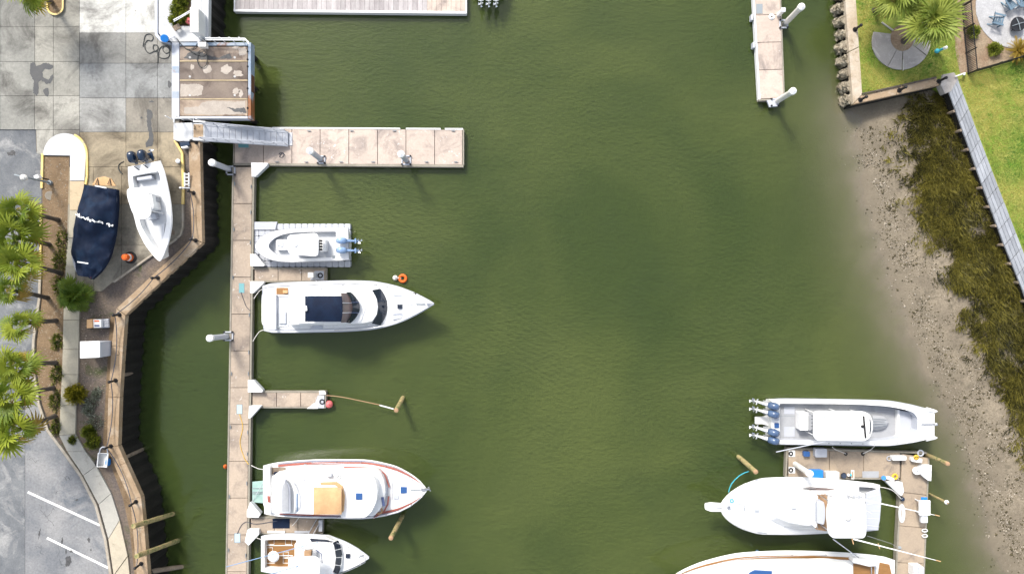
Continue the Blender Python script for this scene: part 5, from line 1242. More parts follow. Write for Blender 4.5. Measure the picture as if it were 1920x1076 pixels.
blk(sf, 'pulpit', [(1322, 944), (1333, 942), (1360, 944), (1360, 959), (1333, 959), (1322, 955)], 2.55, 2.75, 'white', r=3); pole(sf, 'anchor_channel', [(1331, 950, 2.78), (1368, 951, 2.85)], .05, 'lgrey')
blk(sf, 'windlass', rect(1364, 948, 1370, 954), 2.85, 3.0, 'steel', r=2)
b = MB(); b.tube([U(1383, 945, 2.84), U(1395, 945, 2.84), U(1395, 957, 2.84), U(1383, 957, 2.84)], .03, 4); b.build('deck_hatch', M['platefr'], sf)
b = MB(); b.torus(U(1372, 938, 2.85), .12, .035, 12, 5); b.build('line_coil', M['turq'], sf)
pole(sf, 'bow_cleat', [(1420, 996, 2.35), (1430, 998, 2.4), (1438, 1000, 2.35)], .03, 'platefr')
for sd in (1, -1): pole(sf, 'hand_rail', [(1470, 951 - sd * 36, 3.05), (1530, 951 - sd * 36, 3.05)], .018, 'steel')
b = MB(); pts = [U(1355, 945, 2.85), U(1362, 926, 3.3), U(1385, 908, 3.2), U(1420, 901, 3.0)]; 
# cockpit clutter
for i in range(5): b = MB(); p = U(1590 + i * 5, 930 - (i % 2) * 3, 3.25); b.cyl(p, p + Vector((.1, .05, .7)), .03, n=6); b.build('rod_holder', M['lgrey'], sf)
ml = hose([(1404, 883), (1390, 889), (1378, 899), (1370, 910), (1366, 922)], name='mooring_line', mat='turq', r=.035, z=1.6, label='turquoise mooring line from the pile to the sport fisher bow', cat='rope')

# ---- 7: yacht cut by the bottom edge
yc = T('yacht', 'white yacht with teak side decks cut off by the bottom edge', 'yacht', U(1470, 1090, 0))
h = Hull(yc, (1676, 1096), (1245, 1096), 1.4, 2.5, [(0, 46), (.06, 52), (.2, 57), (.45, 60), (.65, 57), (.8, 45), (.92, 26), (1, 2)], zk=-.9, flare=.76, rake=.22)
h.deck('white', .05); h.rail(.05, 'white'); h.bowrail(.6, .3)
for sd in (1, -1):
    b = MB(); ts = [t for t in h.ts if .12 < t < .97]; r0 = [h.at(t, sd * .80, h.zs(t) + .06) for t in ts]; r1 = [h.at(t, sd * .885, h.zs(t) + .05) for t in ts]; b.loft([r0, r1], closed=False); b.build('teak_side_deck', M['teak'], yc, smooth=True)
blk(yc, 'cabin', [(1302, 1096), (1320, 1078), (1370, 1065), (1440, 1058), (1560, 1055), (1600, 1060), (1600, 1132), (1440, 1134), (1320, 1114)], 1.9, 2.9, 'white', bev=.08, r=6)
strip(yc, 'side_window', [(1428, 1058.5), (1450, 1057), (1480, 1058), (1506, 1062)], 2.6, [(1430, 1061), (1450, 1063), (1480, 1064), (1504, 1064)], 2.85, 'vinyl'); strip(yc, 'side_window', [(1504, 1055), (1530, 1054), (1560, 1056), (1580, 1060)], 2.6, [(1506, 1057), (1530, 1059.5), (1560, 1061), (1578, 1062)], 2.85, 'vinyl')
blk(yc, 'windshield', [(1405, 1073), (1415, 1068), (1448, 1070), (1446, 1090), (1400, 1090)], 2.9, 2.96, 'bluehatch', bev=.02)
blk(yc, 'cockpit_teak', [(1600, 1056), (1640, 1062), (1640, 1130), (1600, 1134)], 1.46, 1.5, 'teak', bev=.005); blk(yc, 'aft_teak', [(1650, 1054), (1668, 1058), (1672, 1076), (1672, 1130), (1648, 1134), (1647, 1075)], 1.46, 1.52, 'teak', bev=.005)
blk(yc, 'bulwark', [(1600, 1046), (1645, 1050), (1648, 1060), (1630, 1062), (1598, 1054)], 1.45, 2.1, 'white', bev=.06, r=3)
for x in (1634, 1642): pole(yc, 'ladder_rail', [(x, 1062, 2.0), (x, 1078, 2.2)], .04, 'steel')
for x, y in ((1422, 1036), (1565, 1040)):
    b = MB(); p = U(x, y, .7); b.tube([p + Vector((0, 0, -.4)), p + Vector((0, 0, -.25)), p + Vector((0, 0, .25)), p + Vector((0, 0, .4))], [.05, .15, .15, .05], 10); b.build('fender', M['bluecowl'], yc, smooth=True)

# ---- 8: boat above the top edge, only its motors reach into the picture
tbt = T('motor_boat', 'boat above the top edge showing only three white outboard propellers', 'boat', U(915, -80, 0))
h = Hull(tbt, (915, -18), (915, -214), 1.2, 1.6, [(0, 31), (.5, 32), (.8, 20), (1, 1)], zk=-.5); h.open(.1, .85, [(0, 24), (.6, 22), (1, 1)], .7)
for x in (902, 916, 930): outboard(tbt, U(x, -15, 1.05), (0, -1, 0), 'white', 'whiteb', math.radians(64), 1.1)

# deck seams, hatches and fittings that break up the big white decks
def seam(parent, pts, name='deck_seam', mat='lgrey', r=.018): pole(parent, name, pts, r, mat, 4)
for y in (553, 590): seam(ya, [(732, y, 2.12), (765, y + (2 if y < 570 else -4), 2.2)])
seam(ya, [(733, 571, 2.16), (776, 570.5, 2.28)], mat='platefr'); seam(ya, [(520, 556, 1.5), (545, 556, 1.55)]); seam(ya, [(560, 560, 3.17), (560, 595, 3.17)]); seam(ya, [(678, 551, 2.78), (686, 576, 2.80), (678, 601, 2.78)])
blk(ya, 'deck_hatch', rect(745, 571, 754, 579), 2.14, 2.22, 'glass', bev=.01); blk(ya, 'cockpit_locker', rect(523, 585, 536, 607), 1.47, 1.6, 'lgrey', bev=.03)
for x in (640, 700, 735): pole(ya, 'cleat', [(x, 534 + (x - 640) * .09, 1.8), (x + 5, 534.5 + (x - 640) * .09, 1.8)], .03, 'steel')
for x in (570, 655, 690): seam(yb, [(x, 886, 2.97), (x, 962, 2.97)])
seam(yb, [(563, 900, 2.97), (585, 898, 2.97)]); seam(yb, [(735, 900, 2.32), (735, 936, 2.32)]); seam(yb, [(650, 905, 3.77), (695, 912, 3.77)]); blk(yb, 'deck_hatch', rect(738, 928, 747, 936), 2.3, 2.38, 'lgrey', bev=.02); blk(yb, 'vent_box', rect(612, 888, 622, 894), 2.95, 3.2, 'lgrey', bev=.03)
for x in (570, 600, 690): pole(yb, 'cleat', [(x, 870, 1.75), (x + 5, 870, 1.75)], .03, 'steel')
seam(sb, [(650, 1030, 1.86), (668, 1042, 1.92), (650, 1056, 1.86)]); blk(sb, 'deck_hatch', rect(648, 1038, 656, 1046), 1.8, 1.87, 'glass', bev=.01)
for pts in ([(1440, 915, 2.62), (1405, 930, 2.75), (1395, 951, 2.8), (1405, 972, 2.75), (1440, 987, 2.62)], [(1470, 930, 3.11), (1470, 972, 3.11)], [(1500, 925, 3.12), (1500, 978, 3.12)]): seam(sf, pts)
blk(sf, 'deck_hatch', rect(1414, 946, 1424, 956), 2.72, 2.84, 'nonskid', bev=.02); blk(sf, 'vent_box', rect(1485, 946, 1494, 954), 3.1, 3.25, 'lgrey', bev=.03)
seam(sf, [(1566, 945, 5.15), (1616, 945, 5.15)]); seam(sf, [(1566, 1000, 5.15), (1616, 1000, 5.15)]); pole(sf, 'antenna', [(1612, 950, 5.15), (1634, 962, 7.6)], .015, 'white'); b = MB(); b.ball(U(1590, 970, 5.25), .22, squash=.55); b.build('radar_dome', M['offwhite'], sf, smooth=True)
for x, y in ((1545, 781), (1600, 782), (1545, 815), (1600, 815)): blk(ct_, 'top_hatch', rect(x - 4, y - 2, x + 4, y + 2), 3.08, 3.11, 'lgrey', bev=.01)
seam(ct_, [(1640, 770, .71), (1683, 772, .71)]); seam(ct_, [(1640, 822, .71), (1683, 820, .71)]); blk(ct_, 'deck_hatch', rect(1470, 800, 1490, 818), .70, .72, 'lgrey', bev=.005); blk(ct_, 'deck_hatch', rect(1470, 762, 1490, 776), .70, .72, 'lgrey', bev=.005)
blk(yc, 'cabin_hatch', rect(1345, 1082, 1358, 1094), 2.9, 2.98, 'glass', bev=.02); seam(yc, [(1480, 1068, 2.92), (1590, 1068, 2.92)])

# ---- boats ashore
GZ = LZ + .09
nb = T('covered_boat', 'motor boat ashore under a navy blue canvas cover', 'boat', U(175, 430, GZ))
h = Hull(nb, (189, 351), (161, 519), GZ + 1.45, GZ + 1.75, [(0, 30), (.2, 35), (.5, 38), (.72, 36), (.86, 29), (.95, 21), (1, 14)], zw=GZ + .75, zk=-.5, flare=.86, rake=.04, mat='lgrey')
rows = []; NT, NU = 40, 18
for i in range(NT + 1):
    t = i / NT; row = []
    for j in range(NU + 1):
        u = -1 + 2 * j / NU
        z = h.zs(t) + .03 + .50 * (1 - abs(u) ** 2.2) * math.sin(math.pi * min(1, .12 + t * .95)) ** .6
        z += .62 * math.exp(-((t - .36) / .16) ** 4 - (u / .55) ** 4)                                  # windscreen and tower underneath
        z += .30 * noise.noise(Vector((t * 6, u * 1.6, 1))) * (1 - abs(u) ** 4) + .15 * noise.noise(Vector((t * 13, u * 4, 5))) * (1 - abs(u) ** 6) - .18 * abs(noise.noise(Vector((t * 4 + u, u * 3, 9))))
        p = h.at(t, u * 1.02, z); row.append(p)
    row = [h.at(t, -1.025, h.zs(t) - .28)] + row + [h.at(t, 1.025, h.zs(t) - .28)]
    rows.append(row)
b = MB(); b.loft(rows, closed=False); b.add(rows[0], [tuple(range(len(rows[0])))]); b.add(rows[-1], [tuple(range(len(rows[0])))])
cov = b.build('canvas_cover', M['navy'], nb, smooth=True, sharp=70)
b = MB()
def cover_z(x, y):
    return GZ + 2.65
# band of ragged white markings across the cover
old_band = [(131, 402), (143, 404), (148, 401), (156, 399), (160, 404), (168, 407), (180, 407), (190, 409), (200, 413), (204, 416), (203, 419), (197, 421), (192, 418), (182, 416), (172, 415), (163, 412), (156, 414), (152, 410), (142, 410), (132, 408)]
_r = random.Random(4); up, lo = [], []
for i in range(61):
    u = -1.02 + 1.98 * i / 60; tc = .335 + .035 * (u + 1) + .006 * math.sin(i * .9); w_ = .006 + .014 * abs(noise.noise(Vector((i * .37, 2, 0)))) * 2
    fi, fj = tc * NT, (min(max(u, -1), 1) + 1) / 2 * NU; p = rows[int(fi)][1 + int(fj)]; q = rows[min(NT, int(fi) + 1)][min(NU + 1, 2 + int(fj))]
    zz = max(p.z, q.z, rows[min(NT, int(fi) + 1)][1 + int(fj)].z, rows[int(fi)][min(NU + 1, 2 + int(fj))].z) + .03
    up.append(h.at(tc - w_ * _r.uniform(.5, 1.4), u, zz)); lo.append(h.at(tc + w_ * _r.uniform(.5, 1.4), u, zz))
for a_, c_ in ((0, 15), (16, 22), (23, 38), (39, 50), (52, 60)):
    b = MB(); b.loft([up[a_:c_ + 1], lo[a_:c_ + 1]], closed=False); b.loft([[v - Vector((0, 0, .03)) for v in up[a_:c_ + 1]], [v - Vector((0, 0, .03)) for v in lo[a_:c_ + 1]]], closed=False); b.build('white_marking', M['white'], cov)
for p, q, z in (((178, 348.5), (199, 352.5), 2.2), ((145, 491), (165, 494), 2.45)):
    b = MB(); b.pp(quad_line(p, q, 2.2), GZ + z - .06, GZ + z); b.build('white_label', M['white'], cov)
spf = blk(nb, 'swim_platform', [(172, 347), (181, 334), (195, 331), (208, 335), (217, 349)], GZ + 1.0, GZ + 1.12, 'tan', bev=.02)
for x in (182, 205): pole(spf, 'strap', [(x - 3, 346, GZ + 1.2), (x + 1, 335, GZ + 1.15), (x + 3, 348, GZ + 1.2)], .03, 'black')
b = MB(); p = U(171, 519, GZ + 1.1); b.tube([p + Vector((-.2, .1, 0)), p, p + Vector((.22, -.05, .0))], [.10, .17, .15], 10); b.build('bow_roller', M['navyg'], nb, smooth=True); blk(nb, 'bow_pad', [(167, 516), (174, 514), (176, 519), (168, 521)], GZ + 1.2, GZ + 1.33, 'red', bev=.03)
for t in (.15, .45, .75):
    for u in (-.3, .3): p = h.at(t, u, GZ); b = MB(); b.box(p + Vector((0, 0, .18)), (.3, .3, .42)); b.build('support_block', M['pile'], nb)

wb = T('motor_boat', 'white centre console boat ashore with two navy outboards beside the covered boat', 'boat', U(285, 400, GZ))
h = Hull(wb, (270, 308), (299, 489), GZ + 1.55, GZ + 1.95, [(0, 31), (.15, 35), (.4, 36.5), (.6, 34), (.78, 25), (.9, 14), (.97, 6), (1, 1)], zw=GZ + .8, zk=-.5, flare=.78, rake=.06)
h.open(.10, .90, [(0, 25), (.4, 28), (.62, 25), (.8, 16), (.93, 7), (1, .5)], GZ + 1.05, lip=.04); h.rail(.03, 'white')
blk(wb, 'transom_deck', [(244, 312), (294, 304), (296, 322), (247, 330)], GZ + 1.1, GZ + 1.62, 'white', r=3)
for p in ((250, 334), (283, 328)): blk(wb, 'corner_hatch', [p, (p[0] + 8, p[1] - 1), (p[0] + 9, p[1] + 9), (p[0] + 1, p[1] + 10)], GZ + 1.06, GZ + 1.12, 'grey', bev=.01)
blk(wb, 'transom_seat', [(256, 333), (284, 329), (285, 335), (257, 339)], GZ + 1.1, GZ + 1.5, 'lgrey', bev=.03)
blk(wb, 'console', [(262, 365), (284, 362), (289, 392), (267, 396)], GZ + 1.05, GZ + 2.1, 'white', r=3); blk(wb, 'console_seat', [(273, 402), (290, 399), (293, 410), (277, 413)], GZ + 1.05, GZ + 1.5, 'lgrey', r=3)
blk(wb, 'helm_panel', [(281, 371), (293, 369), (295, 378), (284, 380)], GZ + 1.1, GZ + 1.6, 'grey', bev=.02)
blk(wb, 'bow_cushion', [(263, 425), (270, 424), (286, 470), (282, 472)], GZ + 1.3, GZ + 1.4, 'nonskid', bev=.02); blk(wb, 'bow_cushion', [(303, 420), (309, 419), (306, 455), (301, 468)], GZ + 1.3, GZ + 1.4, 'nonskid', bev=.02)
blk(wb, 'hard_top', [(237, 354), (272, 350), (278, 358), (284, 398), (280, 408), (270, 412), (256, 410), (247, 398), (238, 370)], GZ + 3.3, GZ + 3.42, 'white', r=6)
for x, y in ((246, 364), (268, 360), (256, 398), (276, 394)): p = U(x, y, GZ + 3.32); b = MB(); b.cyl(Vector((p.x, p.y, GZ + 1.1)), p, .03, n=6); b.build('top_leg', M['white'], wb)
d = (U(299, 489, 3) - U(270, 308, 3)).normalized()
for x, y in ((257, 305), (276, 302)): o = outboard(wb, U(x, y, GZ + 1.35), (-d.x, -d.y, 0), 'navyg', 'navyg', math.radians(8), 1.15)
for p in ((252, 313), (268, 309)): pole(wb, 'rigging_hose', [(p[0], p[1], GZ + 1.75), (p[0] + 4, p[1] + 2, GZ + 1.8), (p[0] + 9, p[1] + 6, GZ + 1.66)], .03, 'black')
for t in (.15, .45, .7):
    for u in (-.3, .3): p = h.at(t, u, GZ); b = MB(); b.box(p + Vector((0, 0, .2)), (.3, .3, .46)); b.build('support_block', M['pile'], wb)
# ------------------------------------------------------------------ right-hand floating dock and what stands on it
rd = T('floating_dock', 'tan L-shaped concrete dock at lower right', 'dock', U(1650, 900, 0))
panels(rd, seg_quads((1478, 843), (1692, 849), (1478, 893), (1692, 895), 4, cuts=[0, .36, .66, .98, 1.0])[:3], M['rdock'])
panels(rd, seg_quads((1692, 850), (1678, 1150), (1740, 858), (1728, 1150), 6, cuts=[0, .24, .45, .68, .90, 1]), M['rdock'])
float_body(rd, [(1479, 844), (1690, 850), (1690, 893), (1479, 892)]); float_body(rd, [(1692, 851), (1679, 1150), (1727, 1150), (1739, 858)])
waler(rd, (1475, 840.5), (1738, 849), 3.2); waler(rd, (1476, 842), (1474, 894), 3.0); waler(rd, (1474, 895), (1686, 897.5), 3.2); waler(rd, (1690, 900), (1676.5, 1150), 3); waler(rd, (1742, 852), (1729.5, 1150), 3)
for y in (850, 881): 
    b = MB(); b.pbox(1479, y - 6, 1491, y + 6, DZ, DZ + .06); g = b.build('pile_guide', M['white'], rd, bev=.01)
    b = MB(); b.torus(U(1483, y, DZ + .09), .13, .05, 14, 6); b.build('roller', M['black'], g, smooth=True)
for x in (1586, 1618): b = MB(); b.torus(U(x, 850.5, DZ + .06), .09, .045, 12, 6); b.build('cleat_ring', M['black'], rd, smooth=True)
g = guide_pile((1519, 888), (1486, 866), 0, 3.1, 'white guide pile rising from the left end of the L-shaped dock', mat='offwhite', cone=False)
def dbox(px, h, mat, name, label, cat, lidmat=None, r=2, z=DZ, grp=None):
    t = T(name, label, cat, U(*px[0], z), grp); P = rp(px, r) if r else px; c = sum((Vector(p) for p in P), Vector((0, 0))) / len(P)
    b = MB(); b.pp([tuple(c + (Vector(p) - c) * .95) for p in P], z, z + h * .85); b.build('body', M[mat], t, bev=.02)
    b = MB(); b.pp(P, z + h * .85, z + h); b.build('lid', M[lidmat or mat], t, bev=.025)
    return t
dbox(rect(1507, 846, 1519, 856), .35, 'bluehatch', 'storage_crate', 'small dark blue crate on the L-shaped dock', 'crate', 'bluehatch')
dbox(rect(1529, 841, 1551, 857), .6, 'lgrey', 'dock_box', 'grey dock box near the quad outboard catamaran stern', 'dock box')
dbox(rect(1519, 881, 1544, 896), .5, 'blueplastic', 'dock_box', 'bright blue box at the foot of the white guide pile', 'dock box')
dbox(rect(1549, 884, 1574, 898), .5, 'white', 'cooler', 'white cooler between the blue box and the dark bucket', 'cooler')
bk = T('bucket', 'dark navy bucket next to the white cooler', 'bucket', U(1582, 891, DZ))
b = MB(); b.cyl(U(1582, 891, DZ), U(1582, 891, DZ + .38), .16, .2, 16); b.build('body', M['navyg'], bk, smooth=True); b = MB(); b.torus(U(1582, 891, DZ + .38), .2, .02, 18, 5); b.build('rim', M['black'], bk)
jg = T('jug', 'white jug with blue cap beside the dark bucket', 'jug', U(1592, 890, DZ))
b = MB(); b.cyl(U(1591, 890, DZ), U(1591, 890, DZ + .3), .12, .1, 12); b.build('body', M['white'], jg, smooth=True); b = MB(); b.cyl(U(1595, 890, DZ + .3), U(1595, 890, DZ + .4), .09, .08, 12); b.build('cap', M['turq'], jg)
bd = T('fish_board', 'narrow white and tan board standing across the L-shaped dock', 'board', U(1599, 889, DZ))
b = MB(); b.pbox(1596, 881, 1602, 898, DZ + .04, DZ + .12); b.build('board', M['offwhite'], bd, bev=.01); b = MB(); b.pbox(1598, 884, 1600, 896, DZ + .12, DZ + .14); b.build('tray', M['tancush'], bd)
for y in (883, 896): b = MB(); b.pbox(1597, y - 1, 1601, y + 1, DZ, DZ + .04); b.build('foot', M['pile'], bd)
b = MB(); b.pbox(1617, 883, 1648, 895, DZ, DZ + .03); b.build('door_mat', M['grey'], label='dark grey mat lying on the L-shaped dock', cat='mat', bev=.008)
dbox(rect(1673, 854, 1700, 863), .5, 'white', 'dock_box', 'long white box by the upper edge of the L-shaped dock', 'dock box', r=3)
b = MB(); b.torus(U(1667, 859, DZ + .1), .16, .035, 14, 6); b.build('line_coil', M['lgrey'], label='grey coil of line left of the long white box', cat='rope', smooth=True)
dbox([(1710, 857), (1730, 860), (1729, 868), (1709, 865)], .45, 'white', 'dock_box', 'white box with a yellow bag on top', 'dock box', r=2)
yb2 = T('gear_bag', 'yellow bag lying on the white box', 'bag', U(1718, 857, DZ + .45)); b = MB(); b.ball(U(1718, 857, DZ + .5), .2, squash=.5); b.build('body', M['ybright'], yb2, smooth=True); pole(yb2, 'strap', [(1714, 858, DZ + .6), (1718, 855, DZ + .72), (1722, 858, DZ + .6)], .02, 'black')
b = MB(); b.torus(U(1726, 849, DZ + .06), .2, .06, 18, 6); b.build('pile_ring', M['lgrey'], label='grey steel ring round the yellowish pile at the dock corner', cat='ring', smooth=True)
corner_box([(1726, 876), (1731, 872), (1747, 872), (1746, 901), (1740, 900), (1722, 885)], 'white corner box at the right edge of the L-shaped dock')
corner_box([(1662, 903), (1692, 904), (1695, 921), (1691, 929), (1686, 927)], 'white corner box behind the sport fisher transom')
dv = T('wash_down_bin', 'white tub with dark hole beside the right corner box', 'tub', U(1721, 883, DZ)); b = MB(); b.cyl(U(1719, 882, DZ), U(1719, 882, DZ + .5), .26, .28, 18); b.build('body', M['white'], dv, smooth=True); b = MB(); b.torus(U(1723, 884, DZ + .52), .1, .035, 14, 6); b.build('spigot', M['navyg'], dv, smooth=True)
bb_ = T('dock_barrel', 'blue topped barrel near the yellow ring on the L-shaped dock', 'barrel', U(1658, 896, DZ)); b = MB(); b.cyl(U(1657, 896, DZ), U(1657, 896, DZ + .5), .17, .17, 14); b.build('body', M['white'], bb_, smooth=True); b = MB(); b.cyl(U(1657, 895.5, DZ + .5), U(1657, 895.5, DZ + .56), .17, .15, 14); b.build('lid', M['blueplastic'], bb_)
fr = T('fender_pair', 'white fender lying behind the sport fisher corner box', 'fender', U(1668, 897, DZ)); b = MB(); b.tube([U(1661, 894, DZ + .15), U(1664, 895, DZ + .15), U(1674, 899, DZ + .15), U(1677, 900, DZ + .15)], [.05, .15, .15, .05], 10); b.build('body', M['white'], fr, smooth=True); pole(fr, 'lanyard', [(1677, 900, DZ + .15), (1682, 903, DZ + .05)], .02, 'rope')
b = MB(); b.torus(U(1678, 893, DZ + .08), .17, .07, 18, 6); b.build('life_ring', M['ybright'], label='yellow ring lying on the L-shaped dock', cat='ring', smooth=True)
ws = T('wash_station', 'tall white fish cleaning station on the right edge of the dock', 'cabinet', U(1735, 955, DZ))
b = MB(); b.pbox(1724, 938, 1745, 966, DZ + .75, DZ + .9); b.build('counter', M['white'], ws, bev=.03)
for x, y in ((1727, 941), (1742, 941), (1727, 963), (1742, 963)): b = MB(); p = U(x, y, DZ + .75); b.cyl(Vector((p.x, p.y, DZ)), p, .05, n=8); b.build('leg', M['whiteb'], ws)
b = MB(); b.pbox(1728, 966.4, 1740, 980, DZ + .5, DZ + .78); b.build('sink', M['whiteb'], ws, bev=.03); b = MB(); b.pbox(1728, 932, 1739, 938.5, DZ + .6, DZ + .7); b.build('blue_tray', M['blueplastic'], ws, bev=.02)
hs = T('coiled_line', 'white and blue coiled mooring line lying on the dock by the transom', 'rope', U(1691, 962, DZ))
for k_ in range(5):
    w = 5.5 - k_ * .9; b = MB(); b.tube([U(1691 + w * math.cos(a), 962 + (17 - k_ * 1.5) * math.sin(a), DZ + .03 + k_ * .02) for a in (2 * math.pi * i / 22 for i in range(22))], .035, 6, closed=True); b.build('coil', M['white'] if k_ % 2 == 0 else M['plate'], hs, smooth=True)
b = MB(); b.ball(U(1692, 935, DZ + .18), .17); b.build('ball_fender', M['navyg'], label='small dark ball fender above the coiled line', cat='fender', smooth=True)
for i, y in enumerate((994, 1004)):
    b = MB(); b.tube([U(1734 + 5 * math.cos(a), y + 2.6 * math.sin(a), DZ + .15) for a in (2 * math.pi * k_ / 16 for k_ in range(16))], .035, 6, closed=True); b.build('rope_loop', M['white'], label=('upper' if i == 0 else 'lower') + ' white rope loop over the right edge of the dock', cat='rope', group='rope loops on the dock edge', smooth=True)
pd = T('power_pedestal', 'white power pedestal at the bottom edge of the L-shaped dock', 'pedestal', U(1722, 1070, DZ)); b = MB(); b.pbox(1714, 1062, 1732, 1082, DZ, DZ + .8); b.build('body', M['white'], pd, bev=.03); b = MB(); b.pbox(1722, 1063, 1733, 1083, DZ + .8, DZ + .9); b.build('cap', M['lgrey'], pd, bev=.02)
dot = MB(); dot.cyl(U(1687, 1026, DZ), U(1687, 1026, DZ + .1), .12, n=12); dot.build('dock_puck', M['platefr'], label='small dark puck cleat on the dock below the coiled line', cat='cleat', bev=.02)

# timber piles standing in the water
def timber(top, base, h, label, r=.17):
    c, p0 = U(*top, h), U(*base, 0); d = (c - p0); t = T('timber_pile', label, 'pile', p0, 'yellowish timber piles in the water')
    n = 8; pts = [p0 - d * .6 + d * 1.6 * i / n for i in range(n + 1)]
    b = MB(); b.tube(pts, [r * (1 + .06 * R.uniform(-1, 1)) for _ in pts], 12); b.build('shaft', M['woodpile'], t, smooth=True)
    b = MB(); b.tube([c, c + d.normalized() * .05, c + d.normalized() * .10], [r * 1.05, r * .95, r * .3], 12); b.build('top', M['tancush'], t, smooth=True)
    return t
timber((743, 769), (755, 746), 2.2, 'leaning timber pile tied to the empty finger dock')
timber((733, 1008), (754, 968), 3.4, 'timber pile below the bow of the red trimmed yacht')
timber((1417, 884), (1385, 856), 3.2, 'timber pile off the bow of the sport fisher with a turquoise line')
timber((1777, 869), (1735, 851), 3.0, 'timber pile at the right corner of the L-shaped dock', .15)
tp2 = timber((1776, 942), (1742, 925), 2.6, 'thin timber pile beside the fish cleaning station', .09)
b = MB(); b.ball(U(1775, 941, 2.55), .16, squash=.8); b.build('white_cap', M['white'], tp2, smooth=True)
hose([(612, 741), (640, 744), (680, 752), (712, 759), (738, 766)], name='mooring_line', mat='tancush', r=.03, z=.7, label='long mooring line from the empty finger dock to the leaning pile', cat='rope')
hose([(712, 759.5), (738, 766.5)], name='rope_sleeve', mat='white', r=.05, z=.74, label='white chafe sleeve on the mooring line near the leaning pile', cat='rope')
bu = T('mooring_buoy', 'orange ring buoy floating beside the navy topped yacht', 'buoy', U(754, 522, 0)); b = MB(); b.torus(U(755, 522, .12), .24, .1, 22, 10); b.build('ring', M['orange'], bu, smooth=True); b = MB(); b.cyl(U(752, 522, .1), U(746, 521, .2), .05, n=6); b.build('tie', M['offwhite'], bu)
bu2 = T('mooring_float', 'small white float next to the orange ring buoy', 'float', U(741, 521, 0)); b = MB(); b.ball(U(741, 521, .08), .2); b.build('body', M['offwhite'], bu2, smooth=True); b = MB(); b.cyl(U(742, 521, .2), U(742, 521, .34), .05, n=8); b.build('eye', M['steel'], bu2)

# ------------------------------------------------------------------ things along the left seawall
POSTS = [((363, 362), (352, 357)), ((367, 451), (357, 448)), ((296, 521), (284, 522)), ((224, 590), (212, 591)), ((217, 713), (204, 716)), ((208, 836), (197, 840)), ((255, 940), (243, 949)), ((265, 1056), (252, 1065)), ((368, 267), (358, 266))]
names_ = ['by the white ladder', 'at the wall corner by the white boat bow', 'halfway along the slanting wall', 'where the wall turns down beside the orange and white cart', 'below the white box', 'beside the white dock cart', 'above the mossy piles', 'at the bottom edge', 'under the gangway landing']
tops = []
for i, (bs, tp_) in enumerate(POSTS):
    p = U(*bs, LZ + .22); q = U(*tp_, LZ + 1.15); q = Vector((p.x + (q.x - p.x) * .4, p.y + (q.y - p.y) * .4, LZ + 1.0)); tops.append(q)
    t = T('bollard_post', 'black rope post ' + names_[i], 'post', p, 'black rope posts along the left seawall')
    b = MB(); b.cyl(p, q, .075, n=10); b.build('shaft', M['blackm'], t, smooth=True)
    b = MB(); b.cyl(p, p + Vector((0, 0, .05)), .15, n=12); b.build('base_plate', M['blackm'], t)
    b = MB(); b.ball(q + Vector((0, 0, .05)), .11); b.build('cap', M['blackm'], t, smooth=True)
def rope_run(a, c, sag, label):
    pts = [a.lerp(c, i / 14) + Vector((0, 0, -sag * 4 * (i / 14) * (1 - i / 14) - .15)) for i in range(15)]
    b = MB(); b.tube(pts, .03, 6); b.build('barrier_rope', M['rope'], smooth=True, label=label, cat='rope', group='barrier ropes along the left seawall')
for i, w in ((0, 'from the ladder post to the wall corner'), (1, 'along the upper half of the slanting wall'), (2, 'along the lower half of the slanting wall'), (3, 'past the white box'), (4, 'beside the yellow green shrub'), (5, 'curving below the white dock cart'), (6, 'past the mossy piles')):
    rope_run(tops[i], tops[i + 1], .45, 'dark sagging rope ' + w)

ld = T('ladder', 'short white ladder lying against the seawall cap', 'ladder', U(350, 338, LZ + .1))
for x in (346, 354): pole(ld, 'side_rail', [(x + .5, 350, LZ + .3), (x, 324, LZ + .45)], .06, 'white')
for y in (327, 333, 340, 346): pole(ld, 'rung', [(346, y, LZ + .4), (354, y, LZ + .4)], .04, 'white')
hb = T('hose_bib', 'white pipe bar beside the ladder', 'pipe', U(340, 352, LZ)); pole(hb, 'pipe', [(338, 352, LZ + .7), (356, 353, LZ + .7)], .05, 'lgrey'); pole(hb, 'post', [(338, 352, LZ), (337.5, 352, LZ + .8)], .07, 'white')
bl = T('bollard', 'short round white bollard near the yellow kerb', 'bollard', U(333, 303, GZ)); b = MB(); b.cyl(U(333.5, 302.5, GZ), U(333.5, 302.5, GZ + .7), .13, n=16); b.build('shaft', M['white'], bl, smooth=True); b = MB(); b.ball(U(333.5, 302.5, GZ + .7), .16, squash=.6); b.build('cap', M['white'], bl, smooth=True)
gr = T('trash_bin', 'dark bin lying in shade below the gangway landing', 'bin', U(346, 272, LZ)); b = MB(); b.pp([(336, 267), (354, 265), (356, 273), (339, 276)], LZ, LZ + .45); b.build('body', M['navyg'], gr, bev=.04); b = MB(); b.pp([(339, 275.5), (351, 273.5), (352, 276.5), (341, 278.5)], LZ + .1, LZ + .5); b.build('label_plate', M['white'], gr, bev=.01)
